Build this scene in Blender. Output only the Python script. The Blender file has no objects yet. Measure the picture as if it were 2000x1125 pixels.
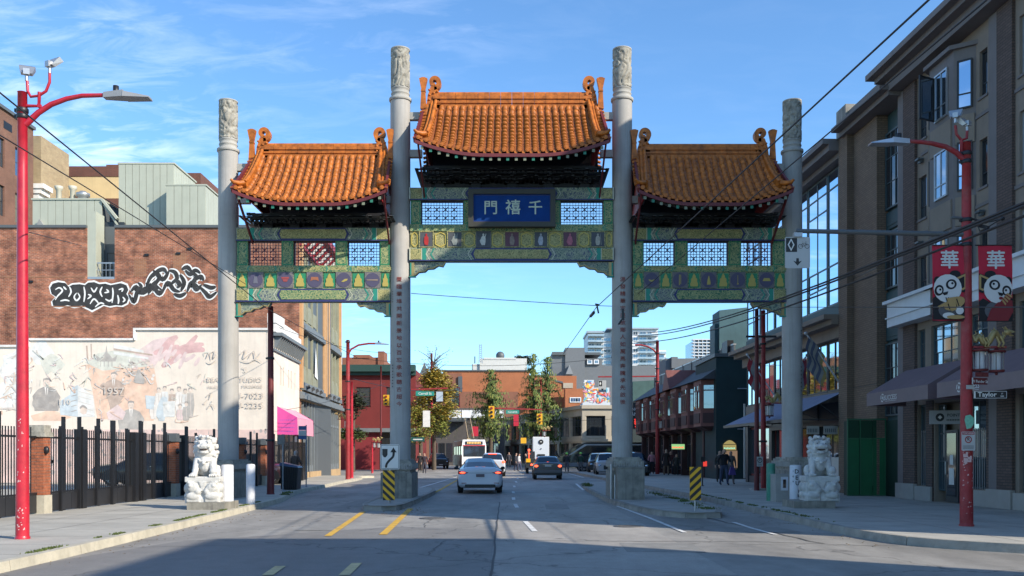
import bpy, bmesh, math, random
from mathutils import Vector, Matrix, noise
from math import sin, cos, pi, radians
random.seed(7)
sc = bpy.context.scene
COL = sc.collection

# ------------------------------------------------------------ camera
FPX, CXP, HY, CH = 1800.0, 1000.0, 887.0, 1.62
cam = bpy.data.cameras.new('camera'); cam_o = bpy.data.objects.new('camera', cam); COL.objects.link(cam_o)
cam_o.location = (0, 0, CH); cam_o.rotation_euler = (radians(90), 0, 0)
cam.sensor_width = 36; cam.lens = 36 * FPX / 2000; cam.shift_y = (HY - 562.5) / 2000
cam.clip_start = 0.1; cam.clip_end = 3000
sc.camera = cam_o
# ------------------------------------------------------------ sun and sky
SUN_EL, SUN_TH = radians(30), radians(34)      # height of the sun; how far its light runs forward of straight left
sun = bpy.data.lights.new('sun', 'SUN'); sun.energy = 4.3; sun.angle = radians(0.5); sun.color = (1, .91, .77)
sun_o = bpy.data.objects.new('sun', sun); COL.objects.link(sun_o)
trav = Vector((-cos(SUN_EL) * cos(SUN_TH), cos(SUN_EL) * sin(SUN_TH), -sin(SUN_EL)))
sun_o.rotation_euler = trav.to_track_quat('-Z', 'Y').to_euler(); sun_o.location = (30, -10, 40)
world = bpy.data.worlds.new('World'); sc.world = world; world.use_nodes = True
nt = world.node_tree; nt.nodes.clear()
def nn(t, **k):
    n = nt.nodes.new(t)
    for a, b in k.items(): setattr(n, a, b)
    return n
out = nn('ShaderNodeOutputWorld'); bg = nn('ShaderNodeBackground'); bg.inputs[1].default_value = 0.145
sky = nn('ShaderNodeTexSky', sky_type='NISHITA'); sky.sun_disc = False
sky.sun_elevation = SUN_EL; sky.sun_rotation = math.atan2(-trav.x, -trav.y)
sky.air_density = 1.0; sky.dust_density = 0.15; sky.ozone_density = 3.0; sky.altitude = 300
tc = nn('ShaderNodeTexCoord'); sx = nn('ShaderNodeSeparateXYZ'); nt.links.new(tc.outputs['Generated'], sx.inputs[0])
def mth(op, a, b=None, c=None, clamp=False):
    m = nn('ShaderNodeMath', operation=op); m.use_clamp = clamp
    for i, v in enumerate((a, b, c)):
        if v is None: continue
        if isinstance(v, (int, float)): m.inputs[i].default_value = v
        else: nt.links.new(v, m.inputs[i])
    return m.outputs[0]
zc = mth('MAXIMUM', sx.outputs[2], 0.04)
zz = mth('ADD', zc, 0.12)
cx_ = mth('DIVIDE', sx.outputs[0], zz); cy_ = mth('DIVIDE', sx.outputs[1], zz)
cmb = nn('ShaderNodeCombineXYZ'); nt.links.new(cx_, cmb.inputs[0]); nt.links.new(cy_, cmb.inputs[1])
mp = nn('ShaderNodeMapping'); mp.inputs['Rotation'].default_value = (0, 0, 0.5); mp.inputs['Scale'].default_value = (1.0, 2.1, 1); nt.links.new(cmb.outputs[0], mp.inputs[0])
n1 = nn('ShaderNodeTexNoise'); n1.inputs['Scale'].default_value = 5.5; n1.inputs['Detail'].default_value = 8; n1.inputs['Roughness'].default_value = .62; n1.inputs['Distortion'].default_value = .5
nt.links.new(mp.outputs[0], n1.inputs[0])
n2 = nn('ShaderNodeTexNoise'); n2.inputs['Scale'].default_value = 1.1; n2.inputs['Detail'].default_value = 3; nt.links.new(cmb.outputs[0], n2.inputs[0])
c1 = mth('MULTIPLY_ADD', n1.outputs[0], 4.0, -1.85, True)
# clouds thicken towards the left of the sky: a real bank of cirrus there
bank = mth('MULTIPLY_ADD', cx_, -0.75, 0.05, True)
c2 = mth('MULTIPLY_ADD', n2.outputs[0], 3.0, -0.9, True)
bank = mth('MAXIMUM', bank, mth('MULTIPLY_ADD', cy_, -0.6, 0.0, True))  # extra cloud added behind the camera, out of view, to whiten the fill light
cl = mth('MULTIPLY', mth('MULTIPLY', c1, c2), mth('ADD', bank, 0.06, None, True))
cl = mth('MULTIPLY', cl, 0.54)
fade = mth('MULTIPLY_ADD', sx.outputs[2], 8.0, -0.8, True)
cl = mth('MULTIPLY', cl, fade)
tint = nn('ShaderNodeMix', data_type='RGBA', blend_type='MULTIPLY'); tint.inputs[0].default_value = 1
nt.links.new(sky.outputs[0], tint.inputs[6]); tint.inputs[7].default_value = (0.74, 0.99, 1.14, 1)
mix = nn('ShaderNodeMix', data_type='RGBA'); nt.links.new(cl, mix.inputs[0]); nt.links.new(tint.outputs[2], mix.inputs[6]); mix.inputs[7].default_value = (7.6, 8.1, 8.8, 1)
nt.links.new(mix.outputs[2], bg.inputs[0]); nt.links.new(bg.outputs[0], out.inputs[0])
sc.view_settings.view_transform = 'Standard'; sc.view_settings.look = 'None'
sc.view_settings.exposure = 0.68; sc.view_settings.gamma = 1; sc.view_settings.use_curve_mapping = False

# ------------------------------------------------------------ geometry of the place
def P(px, py, d): return Vector(((px - CXP) * d / FPX, d, CH + (HY - py) * d / FPX))
def G(px, py, z=0.0):
    d = FPX * (CH - z) / (py - HY); return Vector(((px - CXP) * d / FPX, d, z))
SL = 0.039                                    # the street runs slightly left of straight ahead
RX, LX = 14.27, -10.55                        # right and left building lines at y = 0
def sR(px): return RX / ((px - CXP) / FPX + SL)
def sL(px): return -LX / ((CXP - px) / FPX - SL)
def zat(py, Y): return CH + (HY - py) * Y / FPX
def frame(origin, s, t): return Matrix(((s[0], t[0], 0, origin[0]), (s[1], t[1], 0, origin[1]), (0, 0, 1, origin[2]), (0, 0, 0, 1)))
FR = frame((RX, 0, 0), (-SL, 1), (-1, -SL))    # s along the street, t out over the pavement
FL = frame((LX, 0, 0), (-SL, 1), (1, SL))
def FF(Y): return frame((0, Y, 0), (1, 0), (0, -1))   # frontal wall: s = x, t towards the camera
def T(x, y, z=0): return Matrix.Translation((x, y, z))
def RZ(a): return Matrix.Rotation(a, 4, 'Z')
I4 = Matrix.Identity(4)

# ------------------------------------------------------------ mesh builder
class MB:
    def __init__(s, M=None): s.v = []; s.f = []; s.mi = []; s.m = 0; s.M = M or I4; s.sm = []; s.smooth = False
    def add(s, vs, fs, mi=None):
        b = len(s.v); M = s.M
        s.v.extend([M @ Vector(p) for p in vs])
        for f in fs: s.f.append([i + b for i in f]); s.mi.append(s.m if mi is None else mi); s.sm.append(s.smooth)
        return s
    def box(s, x0, x1, y0, y1, z0, z1):
        return s.add([(x0,y0,z0),(x1,y0,z0),(x1,y1,z0),(x0,y1,z0),(x0,y0,z1),(x1,y0,z1),(x1,y1,z1),(x0,y1,z1)],
                     [(0,3,2,1),(4,5,6,7),(0,1,5,4),(1,2,6,5),(2,3,7,6),(3,0,4,7)])
    def hexa(s, b, t):                          # 4 bottom, 4 top corners
        return s.add(list(b) + list(t), [(0,3,2,1),(4,5,6,7),(0,1,5,4),(1,2,6,5),(2,3,7,6),(3,0,4,7)])
    def quad(s, *p): return s.add(p, [tuple(range(len(p)))])
    def prism(s, pts, a, b, ax='y'):           # pts = 2D outline; extruded from a to b along ax
        n = len(pts)
        def mk(p, h): return (p[0], h, p[1]) if ax == 'y' else ((h, p[0], p[1]) if ax == 'x' else (p[0], p[1], h))
        vs = [mk(p, a) for p in pts] + [mk(p, b) for p in pts]
        return s.add(vs, [tuple(range(n)), tuple(range(2*n-1, n-1, -1))] + [(i, (i+1) % n, n+(i+1) % n, n+i) for i in range(n)])
    def tube(s, path, r, seg=8, caps=True):
        path = [Vector(p) for p in path]; n = len(path)
        rs = r if isinstance(r, (list, tuple)) else [r] * n
        vs = []; fs = []
        up = None
        for i, p in enumerate(path):
            d = (path[min(i+1, n-1)] - path[max(i-1, 0)]).normalized()
            if up is None: up = Vector((0,0,1)) if abs(d.z) < .9 else Vector((0,1,0))
            a = d.cross(up); a = a.normalized() if a.length > 1e-6 else Vector((1,0,0)); bb = a.cross(d).normalized(); up = bb
            for k in range(seg):
                t = 2*pi*k/seg; vs.append(p + (a*cos(t) + bb*sin(t)) * rs[i])
        for i in range(n-1):
            for k in range(seg):
                k2 = (k+1) % seg; fs.append((i*seg+k, i*seg+k2, (i+1)*seg+k2, (i+1)*seg+k))
        sm = s.smooth; s.smooth = True; s.add(vs, fs); s.smooth = sm
        if caps: s.add(vs[:seg], [tuple(range(seg))[::-1]]); s.add(vs[-seg:], [tuple(range(seg))])
        return s
    def bar(s, a, b, w, h=None):               # square bar
        a, b = Vector(a), Vector(b); h = h or w; d = (b-a).normalized(); u = Vector((0,0,1)) if abs(d.z) < .95 else Vector((0,1,0))
        x = d.cross(u).normalized() * w/2; y = x.cross(d).normalized() * h/2
        return s.hexa([a-x-y, a+x-y, a+x+y, a-x+y], [b-x-y, b+x-y, b+x+y, b-x+y])
    def lathe(s, prof, seg=20, c=(0,0,0), smooth=True):
        vs = []; fs = []; n = len(prof)
        for r, z in prof:
            for k in range(seg): t = 2*pi*k/seg; vs.append((c[0]+r*cos(t), c[1]+r*sin(t), c[2]+z))
        for i in range(n-1):
            for k in range(seg): k2 = (k+1) % seg; fs.append((i*seg+k, i*seg+k2, (i+1)*seg+k2, (i+1)*seg+k))
        sm = s.smooth; s.smooth = smooth; s.add(vs, fs); s.smooth = sm
        s.add(vs[:seg], [tuple(range(seg))[::-1]]); s.add(vs[-seg:], [tuple(range(seg))])
        return s
    def ball(s, c, r, u=10, w=7, rot=None):
        rr = r if isinstance(r, (list, tuple)) else (r, r, r); c = Vector(c)
        vs = [Vector((0,0,-1))]; 
        for j in range(1, w):
            ph = -pi/2 + pi*j/w
            for k in range(u): t = 2*pi*k/u; vs.append(Vector((cos(ph)*cos(t), cos(ph)*sin(t), sin(ph))))
        vs.append(Vector((0,0,1))); fs = []
        for k in range(u): fs.append((0, 1+(k+1) % u, 1+k))
        for j in range(w-2):
            for k in range(u): a = 1+j*u; fs.append((a+k, a+(k+1) % u, a+u+(k+1) % u, a+u+k))
        e = len(vs)-1; a = 1+(w-2)*u
        for k in range(u): fs.append((a+k, a+(k+1) % u, e))
        vv = []
        for v in vs:
            q = Vector((v.x*rr[0], v.y*rr[1], v.z*rr[2]))
            if rot: q = rot @ q
            vv.append(c+q)
        sm = s.smooth; s.smooth = True; s.add(vv, fs); s.smooth = sm; return s
    def disc(s, c, r, ax='y', seg=16, a=0, b=None):
        pts = [(c[0]+r*cos(2*pi*k/seg), c[1]+r*sin(2*pi*k/seg)) for k in range(seg)]
        return s.prism(pts, c[2], c[2]+ (b if b is not None else .004), ax)
def ancestors_loc(p):
    L = Vector((0,0,0))
    while p is not None: L += p.location; p = p.parent
    return L
def mkmesh(name, mb, mats, L=Vector((0,0,0))):
    me = bpy.data.meshes.new(name)
    me.from_pydata([tuple(v - L) for v in mb.v], [], mb.f)
    for m in (mats if isinstance(mats, (list, tuple)) else [mats]): me.materials.append(m)
    me.polygons.foreach_set('material_index', mb.mi); me.polygons.foreach_set('use_smooth', mb.sm)
    me.update(); return me
def part(name, mb, mats, parent=None, label=None, kind=None):
    o = bpy.data.objects.new(name, mkmesh(name, mb, mats, ancestors_loc(parent) if parent else Vector((0,0,0)))); COL.objects.link(o)
    if parent: o.parent = parent
    if label: o['label'] = label
    if kind: o['kind'] = kind
    return o
def inst(name, mesh, parent, M=None):
    o = bpy.data.objects.new(name, mesh); COL.objects.link(o); o.parent = parent
    if M is not None: o.matrix_basis = T(*(-ancestors_loc(parent))) @ M
    return o
def thing(name, label, cat, loc=(0,0,0), group=None):
    o = bpy.data.objects.new(name, None); COL.objects.link(o); o.location = loc; o.empty_display_size = .2
    o['label'] = label; o['category'] = cat
    if group: o['group'] = group
    return o
def solo(name, mb, mats, label, cat, group=None, kind=None):
    o = part(name, mb, mats); o['label'] = label; o['category'] = cat
    if group: o['group'] = group
    if kind: o['kind'] = kind
    return o
def setting(name, mb, mats, parent=None):
    o = part(name, mb, mats, parent); o['kind'] = 'structure'; return o
def copy_tree(o, parent=None):
    c = o.copy(); COL.objects.link(c); c.parent = parent
    for ch in list(o.children): copy_tree(ch, c)
    return c

# wall with real openings: front face at t, thickness th behind it
def wall(mb, s0, s1, z0, z1, holes=(), t=0.0, th=0.3):
    S = sorted({s0, s1, *[min(max(h[0], s0), s1) for h in holes], *[min(max(h[1], s0), s1) for h in holes]})
    Z = sorted({z0, z1, *[min(max(h[2], z0), z1) for h in holes], *[min(max(h[3], z0), z1) for h in holes]})
    def solid(i, j):
        if i < 0 or j < 0 or i >= len(S)-1 or j >= len(Z)-1: return False
        a, b = (S[i]+S[i+1])/2, (Z[j]+Z[j+1])/2
        return not any(h[0] < a < h[1] and h[2] < b < h[3] for h in holes)
    for i in range(len(S)-1):
        for j in range(len(Z)-1):
            if not solid(i, j): continue
            a, b, c, d = S[i], S[i+1], Z[j], Z[j+1]
            mb.quad((a,t,c),(b,t,c),(b,t,d),(a,t,d)); mb.quad((b,t-th,c),(a,t-th,c),(a,t-th,d),(b,t-th,d))
            if not solid(i-1, j): mb.quad((a,t-th,c),(a,t,c),(a,t,d),(a,t-th,d))
            if not solid(i+1, j): mb.quad((b,t,c),(b,t-th,c),(b,t-th,d),(b,t,d))
            if not solid(i, j-1): mb.quad((a,t-th,c),(b,t-th,c),(b,t,c),(a,t,c))
            if not solid(i, j+1): mb.quad((a,t,d),(b,t,d),(b,t-th,d),(a,t-th,d))
    return mb
def window(parent, M, s0, s1, z0, z1, t, fm, gm, nx=1, nz=1, fw=.05, bars=.03, sill=None, zsplit=None):
    """frame = one part, every pane its sub-part"""
    f = MB(M); d = .05
    f.box(s0, s1, t-d, t, z0, z0+fw); f.box(s0, s1, t-d, t, z1-fw, z1); f.box(s0, s0+fw, t-d, t, z0+fw, z1-fw); f.box(s1-fw, s1, t-d, t, z0+fw, z1-fw)
    xs = [s0+fw+(s1-s0-2*fw)*i/nx for i in range(nx+1)]
    zs = [z0+fw+(z1-z0-2*fw)*i/nz for i in range(nz+1)]
    if zsplit: zs = [z0+fw] + [z0+(z1-z0)*q for q in zsplit] + [z1-fw]; nz = len(zs)-1
    for x in xs[1:-1]: f.box(x-bars/2, x+bars/2, t-d+.004, t-.004, z0+fw, z1-fw)
    for z in zs[1:-1]: f.box(s0+fw, s1-fw, t-d+.007, t-.007, z-bars/2, z+bars/2)
    w = part('window', f, fm, parent)
    for i in range(nx):
        for j in range(nz):
            g = MB(M); jit = random.uniform(-.012, .012)
            g.quad((xs[i],t-d*.6,zs[j]),(xs[i+1],t-d*.6+jit,zs[j]),(xs[i+1],t-d*.6+jit,zs[j+1]),(xs[i],t-d*.6,zs[j+1]))
            part('pane', g, gm, w)
    if sill:
        q = MB(M); q.box(s0-.05, s1+.05, t-.04, t+.12, z0-.07, z0-.003); part('sill', q, sill, w)
    return w

# ------------------------------------------------------------ text
_tc = {}
def glyph(s):
    if s not in _tc:
        c = bpy.data.curves.new('txt', 'FONT'); c.body = s; c.align_x = 'CENTER'; c.resolution_u = 2
        o = bpy.data.objects.new('txt', c); COL.objects.link(o)
        me = bpy.data.meshes.new_from_object(o.evaluated_get(bpy.context.evaluated_depsgraph_get()))
        _tc[s] = ([v.co.copy() for v in me.vertices], [tuple(p.vertices) for p in me.polygons])
        bpy.data.objects.remove(o); bpy.data.curves.remove(c); bpy.data.meshes.remove(me)
    return _tc[s]
def text(mb, s, x, z, size, t=0.0, bold=0.0, fn=None, sx=1.0, rot=0.0):
    """flat lettering in the (s,z) plane of mb.M; centred on x, base line z"""
    V, Fc = glyph(s)
    offs = [(0, 0)] if not bold else [(0,0),(bold,0),(-bold,0),(0,bold),(0,-bold)]
    for k, (ox, oz) in enumerate(offs):
        vs = []
        for v in V:
            a, b = v.x*sx, v.y
            if rot: a, b = a*cos(rot)-b*sin(rot), a*sin(rot)+b*cos(rot)
            X, Z = x+(a+ox)*size, z+(b+oz)*size
            vs.append(fn(X, Z, t+k*.0004) if fn else (X, t+k*.0004, Z))
        mb.add(vs, Fc)
def ribbon(mb, pts, w, t=0.0, taper=False, seg=10):
    """flat brush stroke through pts in the (s,z) plane"""
    n = len(pts); sm = []
    for i in range(n-1):                        # Catmull-Rom
        p0, p1, p2, p3 = pts[max(i-1,0)], pts[i], pts[i+1], pts[min(i+2,n-1)]
        K = 5
        for k in range(K + (i == n-2)):
            u = k/K; sm.append(tuple(.5*((2*p1[a])+(-p0[a]+p2[a])*u+(2*p0[a]-5*p1[a]+4*p2[a]-p3[a])*u*u+(-p0[a]+3*p1[a]-3*p2[a]+p3[a])*u**3) for a in (0,1)))
    L = []
    for i, p in enumerate(sm):
        a, b = sm[max(i-1,0)], sm[min(i+1,len(sm)-1)]; dx, dz = b[0]-a[0], b[1]-a[1]; l = math.hypot(dx, dz) or 1
        ww = w/2*((sin(pi*(i+.5)/len(sm))**.5) if taper else 1); L.append((-dz/l*ww, dx/l*ww))
    vs = [(p[0]+q[0], t, p[1]+q[1]) for p, q in zip(sm, L)] + [(p[0]-q[0], t, p[1]-q[1]) for p, q in zip(sm, L)]
    m = len(sm); mb.add(vs, [(i, i+1, m+i+1, m+i) for i in range(m-1)])
    if not taper:
        for p in (sm[0], sm[-1]): mb.add([(p[0]+w/2*cos(2*pi*k/8), t+.0002, p[1]+w/2*sin(2*pi*k/8)) for k in range(8)], [tuple(range(8))])

# ------------------------------------------------------------ materials
def mat(name, col, rough=.8, metal=0.0, var=0.0, vscale=2.0, bump=0.0, bscale=40.0, spec=.5, dirt=0.0, streak=0.0, dirtcol=(.05,.045,.04), emis=None, estr=1.0, coat=0.0, grain=0.0):
    m = bpy.data.materials.new(name); m.use_nodes = True; t = m.node_tree; N = t.nodes; L = t.links
    b = N['Principled BSDF']; b.inputs['Roughness'].default_value = rough; b.inputs['Metallic'].default_value = metal
    b.inputs['Specular IOR Level'].default_value = spec; b.inputs['Coat Weight'].default_value = coat
    c = N.new('ShaderNodeTexCoord')
    cur = None
    def noi(scale, det=4, vec=None, ro=.6):
        n = N.new('ShaderNodeTexNoise'); n.inputs['Scale'].default_value = scale; n.inputs['Detail'].default_value = det; n.inputs['Roughness'].default_value = ro
        L.new(vec or c.outputs['Object'], n.inputs[0]); return n.outputs[0]
    def ramp(src, a, b_):
        r = N.new('ShaderNodeMapRange'); r.inputs[1].default_value = a; r.inputs[2].default_value = b_; r.clamp = True; L.new(src, r.inputs[0]); return r.outputs[0]
    rgb = N.new('ShaderNodeRGB'); rgb.outputs[0].default_value = (*col, 1); cur = rgb.outputs[0]
    def mul(a, fac, lo, hi):
        r = N.new('ShaderNodeMapRange'); r.inputs[1].default_value = .3; r.inputs[2].default_value = .7; r.inputs[3].default_value = lo; r.inputs[4].default_value = hi; L.new(fac, r.inputs[0])
        x = N.new('ShaderNodeMix'); x.data_type = 'RGBA'; x.blend_type = 'MULTIPLY'; x.inputs[0].default_value = 1; L.new(a, x.inputs[6]); L.new(r.outputs[0], x.inputs[7]); return x.outputs[2]
    if var: cur = mul(cur, noi(vscale, 6), 1-var, 1+var*.6)
    if grain: cur = mul(cur, noi(bscale, 3, None, .8), 1-grain, 1+grain)
    if dirt:
        f = ramp(noi(vscale*.6+.3, 8, None, .72), .5, .72)
        k = N.new('ShaderNodeMath'); k.operation = 'MULTIPLY'; k.inputs[1].default_value = dirt; L.new(f, k.inputs[0])
        x = N.new('ShaderNodeMix'); x.data_type = 'RGBA'; L.new(k.outputs[0], x.inputs[0]); L.new(cur, x.inputs[6]); x.inputs[7].default_value = (*dirtcol, 1); cur = x.outputs[2]
    if streak:
        mp_ = N.new('ShaderNodeMapping'); mp_.inputs['Scale'].default_value = (7, 7, .35); L.new(c.outputs['Object'], mp_.inputs[0])
        f = ramp(noi(1.3, 5, mp_.outputs[0]), .5, .75)
        k = N.new('ShaderNodeMath'); k.operation = 'MULTIPLY'; k.inputs[1].default_value = streak; L.new(f, k.inputs[0])
        x = N.new('ShaderNodeMix'); x.data_type = 'RGBA'; L.new(k.outputs[0], x.inputs[0]); L.new(cur, x.inputs[6]); x.inputs[7].default_value = (*dirtcol, 1); cur = x.outputs[2]
    L.new(cur, b.inputs['Base Color'])
    if bump:
        bp = N.new('ShaderNodeBump'); bp.inputs['Strength'].default_value = bump; bp.inputs['Distance'].default_value = .02
        L.new(noi(bscale, 5), bp.inputs['Height']); L.new(bp.outputs[0], b.inputs['Normal'])
    if emis: b.inputs['Emission Color'].default_value = (*emis, 1); b.inputs['Emission Strength'].default_value = estr
    return m
def brick_mat(name, c1, c2, mortar, w=.21, h=.07, ms=.012, var=.35, vscale=.7, stain=.5, staincol=(.10,.05,.035), xy=True):
    m = bpy.data.materials.new(name); m.use_nodes = True; t = m.node_tree; N = t.nodes; L = t.links; b = N['Principled BSDF']; b.inputs['Roughness'].default_value = .9
    c = N.new('ShaderNodeTexCoord'); s = N.new('ShaderNodeSeparateXYZ'); L.new(c.outputs['Object'], s.inputs[0])
    v = N.new('ShaderNodeCombineXYZ')
    if xy:
        a = N.new('ShaderNodeMath'); a.operation = 'ADD'; L.new(s.outputs[0], a.inputs[0]); L.new(s.outputs[1], a.inputs[1]); L.new(a.outputs[0], v.inputs[0]); L.new(s.outputs[2], v.inputs[1])
    else: L.new(s.outputs[0], v.inputs[0]); L.new(s.outputs[1], v.inputs[1])
    br = N.new('ShaderNodeTexBrick'); L.new(v.outputs[0], br.inputs[0]); br.inputs['Scale'].default_value = 1
    br.inputs['Brick Width'].default_value = w; br.inputs['Row Height'].default_value = h; br.inputs['Mortar Size'].default_value = ms; br.inputs['Mortar Smooth'].default_value = .2
    br.inputs['Color1'].default_value = (*c1, 1); br.inputs['Color2'].default_value = (*c2, 1); br.inputs['Mortar'].default_value = (*mortar, 1)
    n = N.new('ShaderNodeTexNoise'); n.inputs['Scale'].default_value = vscale; n.inputs['Detail'].default_value = 9; n.inputs['Roughness'].default_value = .7; L.new(c.outputs['Object'], n.inputs[0])
    r = N.new('ShaderNodeMapRange'); r.inputs[1].default_value = .3; r.inputs[2].default_value = .7; r.inputs[3].default_value = 1-var; r.inputs[4].default_value = 1+var*.7; L.new(n.outputs[0], r.inputs[0])
    x = N.new('ShaderNodeMix'); x.data_type = 'RGBA'; x.blend_type = 'MULTIPLY'; x.inputs[0].default_value = 1; L.new(br.outputs[0], x.inputs[6]); L.new(r.outputs[0], x.inputs[7])
    n2 = N.new('ShaderNodeTexNoise'); n2.inputs['Scale'].default_value = vscale*2.3; n2.inputs['Detail'].default_value = 10; n2.inputs['Roughness'].default_value = .8
    mp_ = N.new('ShaderNodeMapping'); mp_.inputs['Location'].default_value = (7, 3, 5); mp_.inputs['Scale'].default_value = (.35, .35, 1.0); L.new(c.outputs['Object'], mp_.inputs[0]); L.new(mp_.outputs[0], n2.inputs[0])
    r2 = N.new('ShaderNodeMapRange'); r2.inputs[1].default_value = .46; r2.inputs[2].default_value = .66; r2.inputs[4].default_value = stain; L.new(n2.outputs[0], r2.inputs[0])
    y = N.new('ShaderNodeMix'); y.data_type = 'RGBA'; L.new(r2.outputs[0], y.inputs[0]); L.new(x.outputs[2], y.inputs[6]); y.inputs[7].default_value = (*staincol, 1)
    L.new(y.outputs[2], b.inputs['Base Color'])
    bp = N.new('ShaderNodeBump'); bp.inputs['Strength'].default_value = .5; bp.inputs['Distance'].default_value = .015; bp.invert = True; L.new(br.outputs['Fac'], bp.inputs['Height']); L.new(bp.outputs[0], b.inputs['Normal'])
    return m
def ornament_mat(name, base, line, scale=9, thick=.06, base2=None):
    """scrollwork paint: warped cell outlines on a ground colour"""
    m = bpy.data.materials.new(name); m.use_nodes = True; t = m.node_tree; N = t.nodes; L = t.links; b = N['Principled BSDF']; b.inputs['Roughness'].default_value = .6
    c = N.new('ShaderNodeTexCoord'); n = N.new('ShaderNodeTexNoise'); n.inputs['Scale'].default_value = scale*.7; L.new(c.outputs['Object'], n.inputs[0])
    mx = N.new('ShaderNodeMix'); mx.data_type = 'RGBA'; mx.blend_type = 'LINEAR_LIGHT'; mx.inputs[0].default_value = .18; L.new(c.outputs['Object'], mx.inputs[6]); L.new(n.outputs[1], mx.inputs[7])
    v = N.new('ShaderNodeTexVoronoi'); v.feature = 'DISTANCE_TO_EDGE'; v.inputs['Scale'].default_value = scale; L.new(mx.outputs[2], v.inputs[0])
    s = N.new('ShaderNodeMath'); s.operation = 'SINE'; k = N.new('ShaderNodeMath'); k.operation = 'MULTIPLY'; k.inputs[1].default_value = 26; L.new(v.outputs[0], k.inputs[0]); L.new(k.outputs[0], s.inputs[0])
    r = N.new('ShaderNodeMapRange'); r.inputs[1].default_value = .1; r.inputs[2].default_value = .6; L.new(s.outputs[0], r.inputs[0])
    n3 = N.new('ShaderNodeTexNoise'); n3.inputs['Scale'].default_value = scale*.5; L.new(c.outputs['Object'], n3.inputs[0])
    r3 = N.new('ShaderNodeMapRange'); r3.inputs[1].default_value = .45; r3.inputs[2].default_value = .55; L.new(n3.outputs[0], r3.inputs[0])
    z = N.new('ShaderNodeMix'); z.data_type = 'RGBA'; L.new(r3.outputs[0], z.inputs[0]); z.inputs[6].default_value = (*base, 1); z.inputs[7].default_value = (*(base2 or base), 1)
    y = N.new('ShaderNodeMix'); y.data_type = 'RGBA'; L.new(r.outputs[0], y.inputs[0]); L.new(z.outputs[2], y.inputs[6]); y.inputs[7].default_value = (*line, 1)
    L.new(y.outputs[2], b.inputs['Base Color'])
    bp = N.new('ShaderNodeBump'); bp.inputs['Strength'].default_value = .4; bp.inputs['Distance'].default_value = .01; L.new(r.outputs[0], bp.inputs['Height']); L.new(bp.outputs[0], b.inputs['Normal'])
    return m

m_black = mat('black_paint', (.012,.012,.014), .45)
m_dark = mat('dark_interior', (.012,.012,.013), .9)
m_white = mat('white_paint', (.78,.78,.76), .6, var=.08)
m_offwhite = mat('weathered_white', (.72,.70,.66), .8, var=.12, vscale=3, dirt=.25)
m_grey = mat('grey_paint', (.25,.26,.27), .6, var=.1)
m_steel = mat('galvanised_steel', (.45,.46,.47), .4, metal=.7, var=.1)
m_glass = mat('window_glass', (.26,.32,.38), .04, metal=.9, spec=.8)
m_glassdark = mat('dark_shop_glass', (.02,.024,.028), .05, spec=.9)
m_glasssky = mat('sky_mirror_glass', (.50,.62,.74), .03, metal=1.0)
m_frame_dk = mat('dark_window_frame', (.03,.035,.04), .4)
m_frame_teal = mat('slate_window_frame', (.045,.075,.085), .45)
m_red = mat('glossy_red_paint', (.46,.012,.03), .4, var=.25, vscale=5, coat=.15, dirt=.25, dirtcol=(.30,.05,.05), streak=.2)
m_redold = mat('faded_red_paint', (.30,.018,.022), .55, var=.25, vscale=6, dirt=.35, dirtcol=(.30,.14,.12))
m_maroon = mat('maroon_paint', (.13,.016,.018), .55, var=.2)
m_yellow = mat('yellow_line_paint', (.62,.36,.04), .8, var=.25, vscale=5, dirt=.55, dirtcol=(.16,.15,.14))
m_wline = mat('worn_white_line_paint', (.70,.69,.66), .8, var=.2, vscale=5, dirt=.5, dirtcol=(.15,.15,.15))
m_conc = mat('grey_concrete', (.36,.345,.31), .9, var=.15, vscale=1.5, bump=.25, bscale=60, dirt=.35, dirtcol=(.13,.125,.115), grain=.1)
m_column = mat('column_concrete', (.37,.352,.325), .8, var=.18, vscale=.9, bump=.2, bscale=80, streak=.5, dirtcol=(.22,.21,.19), grain=.08)
m_carved = mat('carved_concrete', (.33,.31,.26), .9, var=.35, vscale=6, bump=.5, bscale=30, dirt=.8, dirtcol=(.09,.088,.08))
m_pedestal = mat('stained_concrete', (.26,.245,.205), .9, var=.3, vscale=3, bump=.4, bscale=30, dirt=.6, streak=.6, dirtcol=(.07,.068,.06))
m_redtext = mat('dull_red_lettering', (.26,.06,.05), .8)
m_gold = mat('gold_paint', (.36,.27,.11), .45, metal=.35)
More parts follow.
